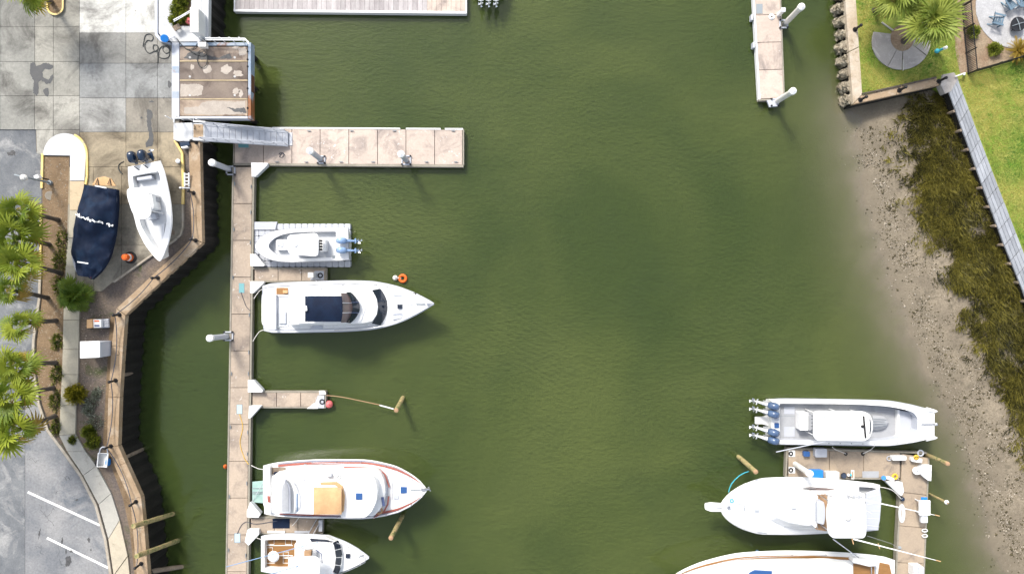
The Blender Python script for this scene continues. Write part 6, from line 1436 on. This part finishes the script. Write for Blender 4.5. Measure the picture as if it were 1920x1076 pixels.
def barrel(px, py, label, s=1.0):
    t = T('traffic_barrel', label, 'traffic barrel', U(px, py, GZ), 'orange traffic barrels'); p = U(px, py, GZ)
    b = MB(); b.tube([p, p + Vector((0, 0, .06)), p + Vector((0, 0, .12))], [.50 * s, .50 * s, .40 * s], 22); b.build('rubber_base', M['black'], t, smooth=True)
    zs_ = [.12, .38, .60, .82, 1.0]; rs = [.33, .31, .28, .26, .23]
    for i in range(4): b = MB(); b.tube([p + Vector((0, 0, zs_[i] * s)), p + Vector((0, 0, zs_[i + 1] * s))], [rs[i] * s, rs[i + 1] * s], 20); b.build('band', M['orange'] if i % 2 == 0 or i == 3 else M['white'], t, smooth=True)
    b = MB(); b.tube([p + Vector((0, 0, 1.0 * s)), p + Vector((0, 0, 1.06 * s))], [.2 * s, .12 * s], 16); b.build('handle', M['orange'], t, smooth=True)
barrel(245, 483, 'orange and white traffic barrel between the two boats ashore', .85)

ctt = T('utility_cart', 'white and orange utility cart beside the seawall', 'cart', U(184, 607, LZ))
b = MB(); b.pp([(170, 600), (203, 597.5), (204, 614), (171, 615)], LZ + .35, LZ + .5); b.build('bed', M['lgrey'], ctt, bev=.03)
b = MB(); b.pp([(162, 599), (172, 598), (173, 615), (162, 615.5)], LZ + .35, LZ + .95); b.build('seat_box', M['tan'], ctt, bev=.05)
b = MB(); b.pp([(172.5, 599), (189, 598.5), (189, 614), (172.5, 614.5)], LZ + .5, LZ + .8); b.build('tray', M['white'], ctt, bev=.03)
for k_ in range(3): b = MB(); b.pp([(190, 600 + k_ * 5), (203, 599.5 + k_ * 5), (203, 602 + k_ * 5), (190, 602.5 + k_ * 5)], LZ + .5, LZ + .56); b.build('slat', M['grey'], ctt)
b = MB(); b.pbox(177, 600.5, 186, 603, LZ + .8, LZ + .82); b.build('orange_lid', M['orange'], ctt); b = MB(); b.pbox(177, 609, 186, 612, LZ + .8, LZ + .83); b.build('grey_lid', M['bluetrim'], ctt)
for x in (170, 198):
    for y in (599, 615): p = U(x, y, LZ + .2); b = MB(); b.cyl(p + Vector((0, -.05, 0)), p + Vector((0, .05, 0)), .19, n=14); b.build('wheel', M['black'], ctt, smooth=True)
wx = T('utility_box', 'large white box cabinet on the mulch by the seawall', 'cabinet', U(176, 655, LZ))
b = MB(); b.pbox(152, 641, 189, 670, LZ, LZ + 1.35); b.build('body', M['lgrey'], wx, bev=.04); b = MB(); b.pp([(149.5, 640), (187, 639.5), (187, 670), (170, 671), (149.5, 672)], LZ + 1.35, LZ + 1.46); b.build('lid', M['white'], wx, bev=.03)
for y in (648, 662): p = U(188, y, LZ + 1.2); b = MB(); b.box(p + Vector((.04, 0, 0)), (.04, .2, .05)); b.build('hinge', M['steel'], wx)
ck = T('dock_cart', 'white two wheeled dock cart with looped handle by the lower shrubs', 'cart', U(193, 860, LZ))
tub0, tub1 = [(186, 851), (200, 851), (198, 873), (184, 872)], [(184.5, 849), (203, 849.5), (200, 875.5), (182, 874.5)]
b = MB(); b.pp(tub0, LZ + .3, LZ + .7, tub1); b.f = [f for f in b.f if f != (4, 5, 6, 7)]; b.build('tub', M['white'], ck)
b = MB(); b.tube([U(x, y, LZ + .7) for x, y in tub1], .04, 6, closed=True); b.build('rim', M['white'], ck)
pole(ck, 'handle', [(186, 850, LZ + .7), (188, 841, LZ + .85), (192, 837.5, LZ + .9), (198, 838, LZ + .9), (201, 842, LZ + .85), (202, 850, LZ + .7)], .04, 'lgrey')
for x in (183, 203): p = U(x, 866, LZ + .28); b = MB(); b.cyl(p + Vector((-.06, 0, 0)), p + Vector((.06, 0, 0)), .26, n=16); b.build('wheel', M['blueplastic'] if x > 190 else M['black'], ck, smooth=True)

lp = T('street_lamp', 'tall lamp post with a pale head reaching over the drive', 'street lamp', U(95, 343, LZ))
p = U(95, 343, LZ + .05); top_ = Vector((p.x, p.y, LZ + 3.6)); b = MB(); b.tube([p, p + Vector((0, 0, .2)), p + Vector((0, 0, .22)), top_], [.16, .16, .08, .06], 10); b.build('pole', M['platefr'], lp, smooth=True)
b = MB(); e = U(48, 333.5, LZ + 3.75); b.tube([top_, top_.lerp(e, .5) + Vector((0, 0, .15)), e], .05, 8); b.build('arm', M['platefr'], lp, smooth=True)
b = MB(); f = U(42, 333.5, LZ + 3.75); b.tube([e + Vector((.1, 0, 0)), e, f, f + Vector((-.12, 0, 0))], [.08, .2, .22, .08], 12); b.build('head', M['offwhite'], lp, smooth=True)
sg = T('sign_box', 'small white box on a post by the lamp', 'sign', U(90, 338, LZ)); p = U(91, 337, LZ + .05); b = MB(); b.cyl(p, p + Vector((0, 0, .9)), .05, n=8); b.build('post', M['blackm'], sg); b = MB(); b.box(p + Vector((0, 0, 1.1)), (.32, .28, .38), .4); b.build('box', M['white'], sg, bev=.03)
mh = MB(); mh.cyl(U(94, 367, LZ + .04), U(94, 367, LZ + .09), .32, n=20); mh.build('valve_cover', M['kerb'], label='round rusty cover in the bed below the lamp', cat='cover', bev=.01)
pli = T('planter_island', 'oval planter with yellow kerb at the top left', 'planter', U(103, 8, LZ))
ov = [(103 + 16.5 * math.cos(a), (12 if math.sin(a) > 0 else -30) + 17 * math.sin(a)) for a in (2 * math.pi * i / 28 for i in range(28))]
ovi = [(103 + 13.3 * math.cos(a), (12 if math.sin(a) > 0 else -30) + 13.6 * math.sin(a)) for a in (2 * math.pi * i / 28 for i in range(28))]
b = MB(); n_ = 28
for zz in (LZ + .05, LZ + .24): b.v += [(*U2(x, y, zz), zz) for x, y in ov] + [(*U2(x, y, zz), zz) for x, y in ovi]
for i in range(n_):
    j = (i + 1) % n_; b.f += [(56 + i, 56 + j, 84 + j, 84 + i), (i, j, 56 + j, 56 + i), (28 + i, 28 + j, 84 + j, 84 + i)]
b.build('kerb', M['yellowp'], pli); b = MB(); b.sheet(ovi, LZ + .14); b.build('soil', M['mulch'], pli)

# ------------------------------------------------------------------ things on the right lawn
def fence_run(a, c, label, n, zb=RZ, h=1.15):
    t = T('iron_fence', label, 'fence', U(*a, zb)); A, C = U(*a, zb), U(*c, zb); L = (C - A).length
    for z in (.12, h - .08): b = MB(); b.tube([A + Vector((0, 0, z)), C + Vector((0, 0, z))], .035, 5); b.build('rail', M['blackm'], t)
    m = MB(); m.box((0, 0, h / 2), (.03, .03, h)); pk = m.build('picket', M['blackm'], t, origin=(0, 0, 0)); me = pk.data; bpy.data.objects.remove(pk)
    for i in range(n + 1): inst(me, 'picket', t, A.lerp(C, i / n))
    for i in range(0, int(L / 1.7) + 1):
        p = A.lerp(C, min(1, i * 1.7 / L)); b = MB(); b.box(p + Vector((0, 0, h / 2 + .04)), (.075, .075, h + .08)); b.build('post', M['blackm'], t)
fence_run((1798, -30), (1814, 139), 'black iron picket fence running down beside the gravel pad', 52)
fence_run((1815, 139), (2000, 85), 'black iron picket fence running right from the boardwalk head', 56)
gt = T('gate_bar', 'short white pipe bar between boardwalk head and fence', 'pipe', U(1802, 140, RZ)); pole(gt, 'bar', [(1791, 144, RZ + .3), (1810, 137, RZ + .45)], .045, 'white'); pole(gt, 'foot', [(1808, 140, RZ), (1808, 139.5, RZ + .45)], .08, 'white')
for i, (bs, w) in enumerate((((1603, 56), 'on the upright part of the right seawall cap'), ((1613, 188), 'at the lower left corner of the lawn cap'), ((1686, 170), 'halfway along the slanting lawn cap'), ((1760, 153), 'at the boardwalk head'))):
    t = T('bollard_post', 'short black bollard ' + w, 'post', U(*bs, RZ + .14), 'short black bollards on the right seawall cap'); p = U(*bs, RZ + .14)
    b = MB(); b.cyl(p, p + Vector((.05, .03, .75)), .085, n=10); b.build('shaft', M['blackm'], t, smooth=True); b = MB(); b.ball(p + Vector((.05, .03, .78)), .12); b.build('cap', M['blackm'], t, smooth=True); b = MB(); b.cyl(p, p + Vector((0, 0, .05)), .17, n=12); b.build('base_plate', M['blackm'], t)
fp = T('fire_pit', 'round black fire pit bowl on the gravel pad', 'fire pit', U(1901, 50, RZ)); p = U(1901, 50, RZ + .05)
b = MB(); b.tube([p + Vector((0, 0, .12)), p + Vector((0, 0, .2)), p + Vector((0, 0, .42)), p + Vector((0, 0, .45)), p + Vector((0, 0, .40)), p + Vector((0, 0, .28))], [.25, .42, .52, .53, .48, .3], 26); b.build('bowl', M['firepit'], fp, smooth=True)
for a in (.3, 1.87): v = Vector((math.cos(a), math.sin(a), 0)) * .47; b = MB(); b.tube([p + v + Vector((0, 0, .46)), p + Vector((0, 0, .52)), p - v + Vector((0, 0, .46))], .025, 5); b.build('grate_bar', M['platefr'], fp)
for k_ in range(3): a = k_ * 2.1; v = Vector((math.cos(a), math.sin(a), 0)); b = MB(); b.cyl(p + v * .38 + Vector((0, 0, -.02)), p + v * .3 + Vector((0, 0, .2)), .03, n=6); b.build('leg', M['firepit'], fp)
def adirondack(px, py, rz, label):
    o = U(px, py, RZ + .05); t = T('adirondack_chair', label, 'chair', o, 'blue grey garden chairs round the fire pit'); ca, sa = math.cos(rz), math.sin(rz)
    def W(x, y, z): return o + Vector((x * ca - y * sa, x * sa + y * ca, z))
    def bar(name, p, q, w, th=.025):
        p, q = Vector(p), Vector(q); d = (q - p).normalized(); s_ = d.cross(Vector((0, 0, 1))); s_ = (s_ if s_.length > .1 else Vector((0, 1, 0))).normalized() * w / 2; u = d.cross(s_).normalized() * th / 2
        b = MB(); b.loft([[W(*(e + a * s_ + c * u)) for a, c in ((-1, -1), (1, -1), (1, 1), (-1, 1))] for e in (p, q)]); b.build(name, M['adir'], t)
    for i in range(5): x = -.2 + i * .125; bar('seat_slat', (x, -.27, .28 + .05 * i), (x, .27, .28 + .05 * i), .11)
    for i in range(5): y = (i - 2) * .115; bar('back_slat', (-.24, y * .85, .28), (-.62, y * 1.15, 1.0 - .05 * abs(i - 2)), .10)
    for s_ in (-1, 1):
        bar('arm', (-.45, .34 * s_, .55), (.38, .34 * s_, .58), .13); bar('leg', (.30, .30 * s_, 0), (.30, .30 * s_, .56), .08, .05); bar('leg', (-.48, .28 * s_, 0), (.30, .28 * s_, .42), .08, .05)
adirondack(1864, 42, math.radians(-15), 'blue grey slatted chair left of the fire pit')
adirondack(1889, 12, math.radians(-60), 'blue grey slatted chair above the fire pit')
adirondack(1913, 10, math.radians(-95), 'blue grey slatted chair at the right picture edge')
tl = T('hose_reel', 'small teal post with white cap on the lawn beside the palm', 'post', U(1755, 99, RZ)); p = U(1757, 97, RZ)
b = MB(); q = U(1775, 89, RZ + .95); b.tube([p, p.lerp(q, .75)], .09, 10); b.build('shaft', M['turq'], tl, smooth=True); b = MB(); b.tube([p.lerp(q, .75), q, q + Vector((.03, .02, .05))], [.11, .11, .05], 10); b.build('cap', M['white'], tl, smooth=True); b = MB(); b.ball(U(1757, 96, RZ + .22), .17); b.build('reel', M['turq'], tl, smooth=True)

# ------------------------------------------------------------------ vegetation
def fan_mesh(name, mat, nl=17, pet=.75, bl=.85, droop=.35, seed=1, spread=2.1):
    r = random.Random(seed); v, f = [], []
    def q(*p): v.append(p); return len(v) - 1
    w = .022; a = [q(0, -w, 0), q(0, w, 0), q(pet, w * .6, .10 * pet), q(pet, -w * .6, .10 * pet)]; f.append(tuple(a))
    for i in range(nl):
        g = -spread + 2 * spread * i / (nl - 1) + r.uniform(-.05, .05); L = bl * (.80 + .2 * math.cos(g * .6)) * r.uniform(.85, 1.1)
        c, s = math.cos(g), math.sin(g); nx_, ny_ = -s, c; fold = .03 if i % 2 else -.02
        def P(d, o): return q(pet + c * d * L + nx_ * o, s * d * L + ny_ * o, .10 * pet + fold + .10 * d - droop * L * d ** 2.2 * (1 + .5 * abs(g) / 2))
        i0, i1 = P(.03, -.010), P(.03, .010); i2, i3 = P(.45, .058), P(.45, -.058); i4, i5 = P(.78, .036), P(.78, -.036); i6 = P(1.0, 0)
        f += [(i0, i1, i2, i3), (i3, i2, i4, i5), (i5, i4, i6)]
    me = bpy.data.meshes.new(name); me.from_pydata(v, [], f); me.materials.append(M[mat]); return me
FAN = [fan_mesh('fan_frond', 'frond', seed=i, droop=d) for i, d in ((1, .22), (2, .4), (3, .55))]
FANY = [fan_mesh('old_frond', 'frondy', seed=7, droop=.75)]
FANL = [fan_mesh('pale_frond', 'frondl', seed=i, droop=d, nl=19, bl=1.1, pet=.8) for i, d in ((4, .25), (5, .4), (6, .6))]
def palm(bx_, by_, cx, cy_, h, label, grp, sc=1.0, n=26, fans=FAN, old=3, zg=LZ, seed=0, tr=.15):
    r = random.Random(seed); p0 = U(bx_, by_, zg); c = U(cx, cy_, zg + h)
    t = T('palm_tree', label, 'palm tree', p0, grp)
    mid = p0.lerp(c, .5); k = 9; pts = [(p0 * (1 - f) ** 2 + Vector((p0.x * .4 + c.x * .6, p0.y * .4 + c.y * .6, zg + h * .45)) * 2 * f * (1 - f) + c * f * f) for f in (i / k for i in range(k + 1))]
    pts[0] = pts[0] - Vector((0, 0, .1))
    b = MB(); b.tube(pts, [tr * (1.25 if i == 0 else 1.0 + .10 * (i % 2) - .02 * i) for i in range(k + 1)], 10); b.build('trunk', M['trunk'], t, smooth=True)
    b = MB(); b.ball(c, .15 * sc, 10, 6, 1.3); cr_ = b.build('crown', M['frond'], t, smooth=True)
    for i in range(n):
        el = math.radians(72 - 100 * (i / n) ** .9) + r.uniform(-.22, .22); az = i * 2.399 + r.uniform(-.7, .7)
        isold = i >= n - old
        me = (FANY if isold else fans)[0 if isold else min(2, int(3 * i / n))]
        if isold: el = math.radians(-38) + r.uniform(-.2, .2)
        s_ = sc * r.uniform(.68, 1.2) * (.78 if i < 4 else 1)
        inst(me, 'frond', cr_, c + Vector((0, 0, .1)), (r.uniform(-.35, .35), -el, az), s_)
    return t
ROW = [((110, 413), (42, 396), 4.0, 'topmost palm of the row on the left, nearest the lamp'), ((93, 459), (33, 446), 3.8, 'second palm from the top of the left row'), ((116, 513), (42, 495), 4.2, 'third palm from the top of the left row'), ((90, 559), (22, 545), 3.9, 'fourth palm from the top of the left row'),
       ((106, 601), (44, 606), 3.6, 'fifth palm of the left row, level with the orange and white cart'), ((105, 680), (33, 684), 4.1, 'sixth palm of the left row, level with the white box'), ((101, 727), (24, 741), 4.2, 'seventh palm of the left row, with a slanting bare trunk'), ((104, 779), (32, 806), 4.2, 'lowest palm of the left row, beside the parking lot')]
for i, (bs, cc_, h_, lb) in enumerate(ROW):
    palm(*bs, *cc_, h_, lb, 'palms in the row along the drive', (.98, 1.18, 1.10, .84, .88, 1.0, 1.14, 1.12)[i], (20, 26, 23, 16, 18, 24, 21, 24)[i], seed=20 + i, old=(4, 2, 7, 5, 3, 7, 3, 5)[i])
palm(97, 4, 58, -14, 3.6, 'palm in the oval planter, cut off by the top edge', 'palms at the top left', .95, 20, seed=40)
palm(1694, 78, 1742, 42, 3.2, 'big pale green palm inside the round footpath on the lawn', 'palms on the lawn', 1.1, 40, FANL, 4, RZ, 51, .2)
palm(1640, 20, 1672, -8, 3.0, 'palm on the lawn cut off by the top edge, left of the big palm', 'palms on the lawn', 1.05, 30, FANL, 5, RZ, 52, .18)
palm(1668, 10, 1712, -30, 3.4, 'palm behind the big lawn palm, mostly above the top edge', 'palms on the lawn', 1.0, 26, FANL, 3, RZ, 53, .18)

def leaf_ball(name, label, px, py, zg, rx, rz_, n, mat, cat='shrub', grp=None, ls=.10, seed=0, sq=1.0, stem=True):
    rg = np.random.RandomState(seed); p0 = U(px, py, zg); t = T(name, label, cat, p0, grp); v, f, tone = [], [], []
    for i in range(n):
        d = rg.normal(size=3); d[2] = abs(d[2]) * 1.1 - .12; d /= np.linalg.norm(d); rr = rg.uniform(.55, 1.12) * (1 + .55 * noise.noise(Vector(d * 2.0 + seed)) + .3 * noise.noise(Vector(d * 5.0 + seed)))
        c = Vector((d[0] * rx * rr, d[1] * rx * sq * rr, d[2] * rz_ * rr + rz_ * .35)) + p0; a = Vector(d) + Vector(rg.uniform(-.7, .7, 3)); a.normalize(); s_ = a.orthogonal().normalized() * ls * .28; L = ls * rg.uniform(.7, 1.4)
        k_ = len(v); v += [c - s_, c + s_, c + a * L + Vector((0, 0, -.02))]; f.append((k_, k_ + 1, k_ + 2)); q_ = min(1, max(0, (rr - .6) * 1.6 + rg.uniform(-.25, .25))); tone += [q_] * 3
    b = MB(); b.v = [tuple(x) for x in v]; b.f = f; o = b.build('foliage', M[mat], t); at = o.data.attributes.new('tone', 'FLOAT', 'POINT'); at.data.foreach_set('value', tone)
    b = MB()
    for k_ in range(5): a = k_ * 1.256; b.tube([p0, p0 + Vector((math.cos(a) * rx * .35, math.sin(a) * rx * .35, rz_ * .8))], [.04, .015], 5)
    b.build('stem', M['trunk'], t)
    return t
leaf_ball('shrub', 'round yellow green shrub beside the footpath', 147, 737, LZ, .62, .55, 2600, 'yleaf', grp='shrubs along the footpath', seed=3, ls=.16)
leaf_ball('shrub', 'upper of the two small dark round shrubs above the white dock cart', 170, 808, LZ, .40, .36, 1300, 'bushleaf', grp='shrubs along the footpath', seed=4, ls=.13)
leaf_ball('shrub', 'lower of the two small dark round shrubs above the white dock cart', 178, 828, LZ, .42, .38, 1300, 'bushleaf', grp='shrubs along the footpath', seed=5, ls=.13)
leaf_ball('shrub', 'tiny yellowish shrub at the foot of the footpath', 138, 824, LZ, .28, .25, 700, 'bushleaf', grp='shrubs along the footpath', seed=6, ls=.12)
for i, (x, y, r_) in enumerate(((172, 755, .5), (180, 790, .55), (182, 737, .35), (166, 768, .4))):
    leaf_ball('ground_plant', ['silvery low plant just right of the yellow green shrub', 'silvery low plant above the small dark shrubs', 'small silvery plant near the rope', 'silvery low plant by the footpath edge'][i], x, y, LZ, r_, .16, 420, 'silver', 'plant', 'silvery low plants', .12, 30 + i)
for i, (x, y, r_) in enumerate(((340, 8, .5), (336, 24, .45), (350, 36, .35), (332, 42, .3), (345, -8, .5))):
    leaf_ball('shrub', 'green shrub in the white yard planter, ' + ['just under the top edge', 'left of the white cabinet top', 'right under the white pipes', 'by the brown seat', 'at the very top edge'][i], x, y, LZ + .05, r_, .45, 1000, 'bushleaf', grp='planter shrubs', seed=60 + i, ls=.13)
for i, (x, y, r_, w) in enumerate(((118, 455, .45, 'beside the second palm trunk'), (112, 492, .4, 'beside the third palm trunk'), (113, 536, .4, 'below the third palm trunk'), (108, 640, .3, 'between the fifth and sixth palm trunks'), (107, 700, .35, 'under the sixth palm trunk'), (104, 752, .35, 'under the seventh palm trunk'), (106, 800, .3, 'under the lowest palm'))):
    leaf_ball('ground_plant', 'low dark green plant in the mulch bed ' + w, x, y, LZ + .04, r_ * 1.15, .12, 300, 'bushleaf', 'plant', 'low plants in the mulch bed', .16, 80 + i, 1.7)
leaf_ball('shrub', 'dark green shrub below the gravel pad', 1862, 94, RZ, .38, .4, 1100, 'bushleaf', grp='plants behind the iron fence', seed=91, ls=.13)
leaf_ball('shrub', 'dark shrub against the iron fence', 1822, 62, RZ, .38, .4, 800, 'bushleaf', grp='plants behind the iron fence', seed=92, ls=.13)
# arching clumps: sago by the boat, yellow ornamental grass by the gravel
def sago(px, py, zg, label, n, L, mat, me_seed, cat='shrub', el0=70, el1=0, wide=.10):
    t = T('sago_palm', label, cat, U(px, py, zg)); v, f = [], []; S_ = 12
    for i in range(S_):
        x0 = .15 + .85 * i / S_; z0 = .25 * x0 - .42 * x0 ** 2.2
        for s_ in (-1, 1): k_ = len(v); l = wide * (1 - .55 * abs(2 * x0 - 1) ** 2) * 2.2; v += [(x0 * L, 0, z0 * L), (x0 * L + .085, 0, z0 * L), (x0 * L + l * .6, s_ * l, z0 * L - .02)]; f.append((k_, k_ + 1, k_ + 2))
    k_ = len(v); v += [(0, -.015, 0), (0, .015, 0), (L * .6, .01, (.15 - .42 * .325) * L), (L * .6, -.01, (.15 - .42 * .325) * L)]; f.append((k_, k_ + 1, k_ + 2, k_ + 3))
    me = bpy.data.meshes.new('arching_leaf'); me.from_pydata(v, [], f); me.materials.append(M[mat]); r = random.Random(me_seed); p = U(px, py, zg)
    b = MB(); b.ball(p + Vector((0, 0, .15)), .16, 10, 6); c = b.build('crown', M['trunk'], t, smooth=True)
    for i in range(n): inst(me, 'frond', c, p + Vector((0, 0, .25)), (r.uniform(-.5, .5), -math.radians(el0 + (el1 - el0) * i / n) + r.uniform(-.1, .1), i * 2.399 + r.uniform(-.2, .2)), r.uniform(.75, 1.1))
FANS = [fan_mesh('sago_leaf', 'frondd', seed=i, droop=d, nl=13, bl=.72, pet=.62, spread=1.5) for i, d in ((14, .2), (15, .4), (16, .6))]
_s = T('sago_palm', 'bushy green fan palm shrub below the bow of the covered boat', 'shrub', U(152, 553, LZ)); b = MB(); b.ball(U(152, 553, LZ) + Vector((0, 0, .15)), .16, 10, 6); _c = b.build('crown', M['trunk'], _s, smooth=True); _r = random.Random(9)
for i in range(46): inst(FANS[min(2, i * 3 // 46)], 'frond', _c, U(152, 553, LZ) + Vector((_r.uniform(-.25, .25), _r.uniform(-.25, .25), .25 + _r.uniform(0, .5))), (_r.uniform(-.6, .6), -math.radians(75 - 85 * i / 46) + _r.uniform(-.2, .2), i * 2.399), _r.uniform(.75, 1.1))
sago(1903, 98, RZ, 'yellow arching ornamental grass by the gravel pad', 54, 1.0, 'frondy', 6, wide=.06)

def blades(name, mat, P, D, H, W, tone, label, cat):
    n = len(P); base = np.asarray(P, float); D = np.asarray(D, float); W = np.asarray(W)[:, None]; H = np.asarray(H)[:, None]
    nrm = np.stack([-D[:, 1], D[:, 0], np.zeros(n)], 1); nrm /= np.maximum(np.linalg.norm(nrm, axis=1, keepdims=True), 1e-6)
    V = np.stack([base - nrm * W, base + nrm * W, base + D * H], 1).reshape(-1, 3)
    me = bpy.data.meshes.new(name); me.vertices.add(3 * n); me.vertices.foreach_set('co', V.ravel()); me.loops.add(3 * n); me.loops.foreach_set('vertex_index', np.arange(3 * n, dtype=np.int32)); me.polygons.add(n)
    me.polygons.foreach_set('loop_start', np.arange(0, 3 * n, 3, dtype=np.int32)); me.update(calc_edges=True)
    at = me.attributes.new('tone', 'FLOAT', 'POINT'); at.data.foreach_set('value', np.repeat(tone, 3).astype(np.float32)); me.materials.append(M[mat])
    o = bpy.data.objects.new(name, me); col.objects.link(o); tag(o, label, cat, None, 'stuff'); return o
rg = np.random.RandomState(5)
def nz(x, y, s, o=0): return noise.noise(Vector((x * s, y * s, o)))
# marsh grass on the upper beach
MARSH = [(1716, 194), (1764, 172), (1781, 178), (1838, 332), (1886, 463), (1924, 556), (2012, 800), (1960, 900), (1928, 800), (1895, 730), (1850, 660), (1818, 600), (1786, 500), (1758, 430), (1732, 370), (1722, 310), (1710, 250)]
P, D, H, W, Tn = [], [], [], [], []
ME = [((MARSH[i][0] + MARSH[i - 1][0]) / 2, (MARSH[i][1] + MARSH[i - 1][1]) / 2) for i in range(len(MARSH))]
while len(P) < 56000:                      # tussocks: every clump has its own lean, tone and size
    x, y = rg.uniform(1660, 2015), rg.uniform(165, 905); jx = rg.normal() * 20 * (1 if rg.rand() < .45 else .3)
    if not inside(MARSH, x + jx, y + rg.normal() * 12): continue
    w = U(x, y, .8); c = nz(w.x, w.y, .45, 2) + .6 * nz(w.x, w.y, 1.3, 4)
    if c + rg.uniform(-.3, .3) < -.22: continue
    ang0 = math.radians(215) + 1.6 * nz(w.x, w.y, .4, 9) + rg.normal() * .5; t0_ = .38 + .6 * c + .24 * rg.normal(); s0_ = rg.uniform(.10, .30); big = rg.uniform(.6, 1.15)
    for _ in range(int(rg.uniform(10, 34))):
        bx0, by0 = w.x + rg.normal() * s0_, w.y + rg.normal() * s0_; ang = ang0 + rg.normal() * .5
        d = Vector((math.cos(ang), math.sin(ang), rg.uniform(.2, 1.2))).normalized()
        P.append((bx0, by0, height(bx0, by0) - .02)); D.append(tuple(d)); H.append(rg.uniform(.35, .85) * big); W.append(rg.uniform(.018, .046)); Tn.append(min(1, max(0, t0_ + .24 * rg.normal())))
blades('marsh_grass', 'marsh', P, D, H, W, np.array(Tn), 'olive brown marsh grass on the upper beach', 'grass')
# lawn
LAWN = [[(1607, -40), (1617, 176), (1756, 145), (1770, 138), (1792, 135), (1800, 138), (1786, 0), (1784, -40)], [(1798, 148), (1815, 141), (1930, 108), (2060, 80), (2060, 820), (2032, 770), (1924, 482), (1871, 345), (1833, 243)]]
P, D, H, W, Tn = [], [], [], [], []
while len(P) < 75000:
    x, y = rg.uniform(1600, 2060), rg.uniform(-40, 820)
    if not (inside(LAWN[0], x, y) or inside(LAWN[1], x, y)): continue
    if ((x - 1690) / 55) ** 2 + ((y - 78) / 53) ** 2 < 1: continue
    w = U(x, y, RZ); c = 1.35 * nz(w.x, w.y, .28, 1) + .8 * nz(w.x, w.y, .8, 3) + .45 * nz(w.x, w.y, 2.5, 6)
    dry = .46 - .62 * c + (.28 if (x < 1660 or y > 140 and y < 215) else 0) + (.18 if inside(LAWN[1], x, y) and abs(nz(w.x, w.y, .2, 8)) < .12 else 0)
    a = rg.uniform(0, 6.28); D.append((math.cos(a) * .8, math.sin(a) * .8, .6)); P.append((w.x, w.y, RZ)); H.append(rg.uniform(.06, .13)); W.append(rg.uniform(.012, .022)); Tn.append(min(1, max(0, dry + .18 * rg.normal())))
blades('lawn_grass', 'grass', P, D, H, W, np.array(Tn), 'patchy green and straw lawn grass', 'grass')
# litter: shells and stones on the beach, chips in the beds
def litter(name, mat, poly, n, s0, s1, zf, label, seed):
    r = np.random.RandomState(seed); b = MB(); xs_ = [p[0] for p in poly]; ys_ = [p[1] for p in poly]; k_ = 0
    while k_ < n:
        x, y = r.uniform(min(xs_) - 40, max(xs_)), r.uniform(min(ys_), max(ys_))
        jt = abs(r.normal()) * 22 if callable(zf) else 0
        if not inside(poly, x + jt, y): continue
        w = U(x, y, zf(x, y) if callable(zf) and False else 0.4); z = zf(w.x, w.y) if callable(zf) else zf
        if not callable(zf): w = U(x, y, z)
        s = r.uniform(s0, s1) * (2.0 if r.rand() < .06 else 1); a = r.uniform(0, 6.28); e = r.uniform(.5, 1); c, q = math.cos(a) * s, math.sin(a) * s
        b.add([(w.x + c, w.y + q, z), (w.x - q * e, w.y + c * e, z), (w.x - c, w.y - q, z), (w.x + q * e, w.y - c * e, z), (w.x, w.y, z + s * .8)], [(0, 1, 4), (1, 2, 4), (2, 3, 4), (3, 0, 4)]); k_ += 1
    return b.build(name, M[mat], kind='stuff', label=label, cat='litter')
BEACH = [(1625, 240), (1690, 230), (1704, 330), (1760, 480), (1806, 620), (1880, 740), (1930, 830), (1960, 1076), (1912, 1076), (1855, 890), (1800, 735), (1745, 630), (1680, 450), (1645, 330)]
litter('beach_shells', 'stone', BEACH, 5200, .012, .06, lambda x, y: height(x, y) - .01, 'pale shells and stones strewn over the beach', 3)
M['weed'] = surf('dark_weed', (.05, .042, .022), (.09, .075, .04), 3, fine=.3, rough=.9)
litter('beach_weed', 'weed', BEACH, 4200, .015, .08, lambda x, y: height(x, y) - .01, 'dark weed scraps strewn over the beach', 4)
BED = [(82, 300), (128, 300), (125, 440), (117, 546), (115, 690), (110, 812), (98, 806), (82, 757), (72, 690), (73, 640), (80, 590), (83, 500)]
litter('mulch_chips', 'stone', BED, 700, .012, .04, LZ + .05, 'pale chips scattered in the palm bed', 6)
BED2 = [(155, 560), (205, 545), (206, 585), (203, 650), (196, 740), (190, 830), (165, 842), (148, 815), (150, 700), (152, 620)]
litter('mulch_chips', 'stone', BED2, 350, .012, .035, LZ + .0, 'pale chips scattered behind the seawall', 7)

# mooring lines between boats and docks
for pts, z_, w in (([(497, 541), (487, 545), (476, 560)], .9, 'navy topped yacht stern'), ([(498, 618), (486, 622), (474, 640)], .9, 'navy topped yacht lower stern corner'), ([(600, 533), (596, 529), (590, 524)], .8, 'navy topped yacht to the finger dock'),
                   ([(497, 880), (484, 878), (471, 872)], .9, 'red trimmed yacht stern'), ([(560, 970), (556, 976), (548, 985)], .8, 'red trimmed yacht to the finger dock'), ([(492, 1012), (482, 1008), (470, 1004)], .9, 'teak cockpit boat stern'),
                   ([(1560, 837), (1566, 842), (1586, 850)], .8, 'catamaran amidships to the dock ring'), ([(1640, 836), (1632, 843), (1618, 850)], .8, 'catamaran forward to the dock ring'), ([(1648, 912), (1672, 918), (1690, 935)], .9, 'sport fisher transom to the dock')):
    hose(pts, name='mooring_line', mat='offwhite', r=.026, z=z_, label='pale mooring line at the ' + w, cat='rope', group='mooring lines')
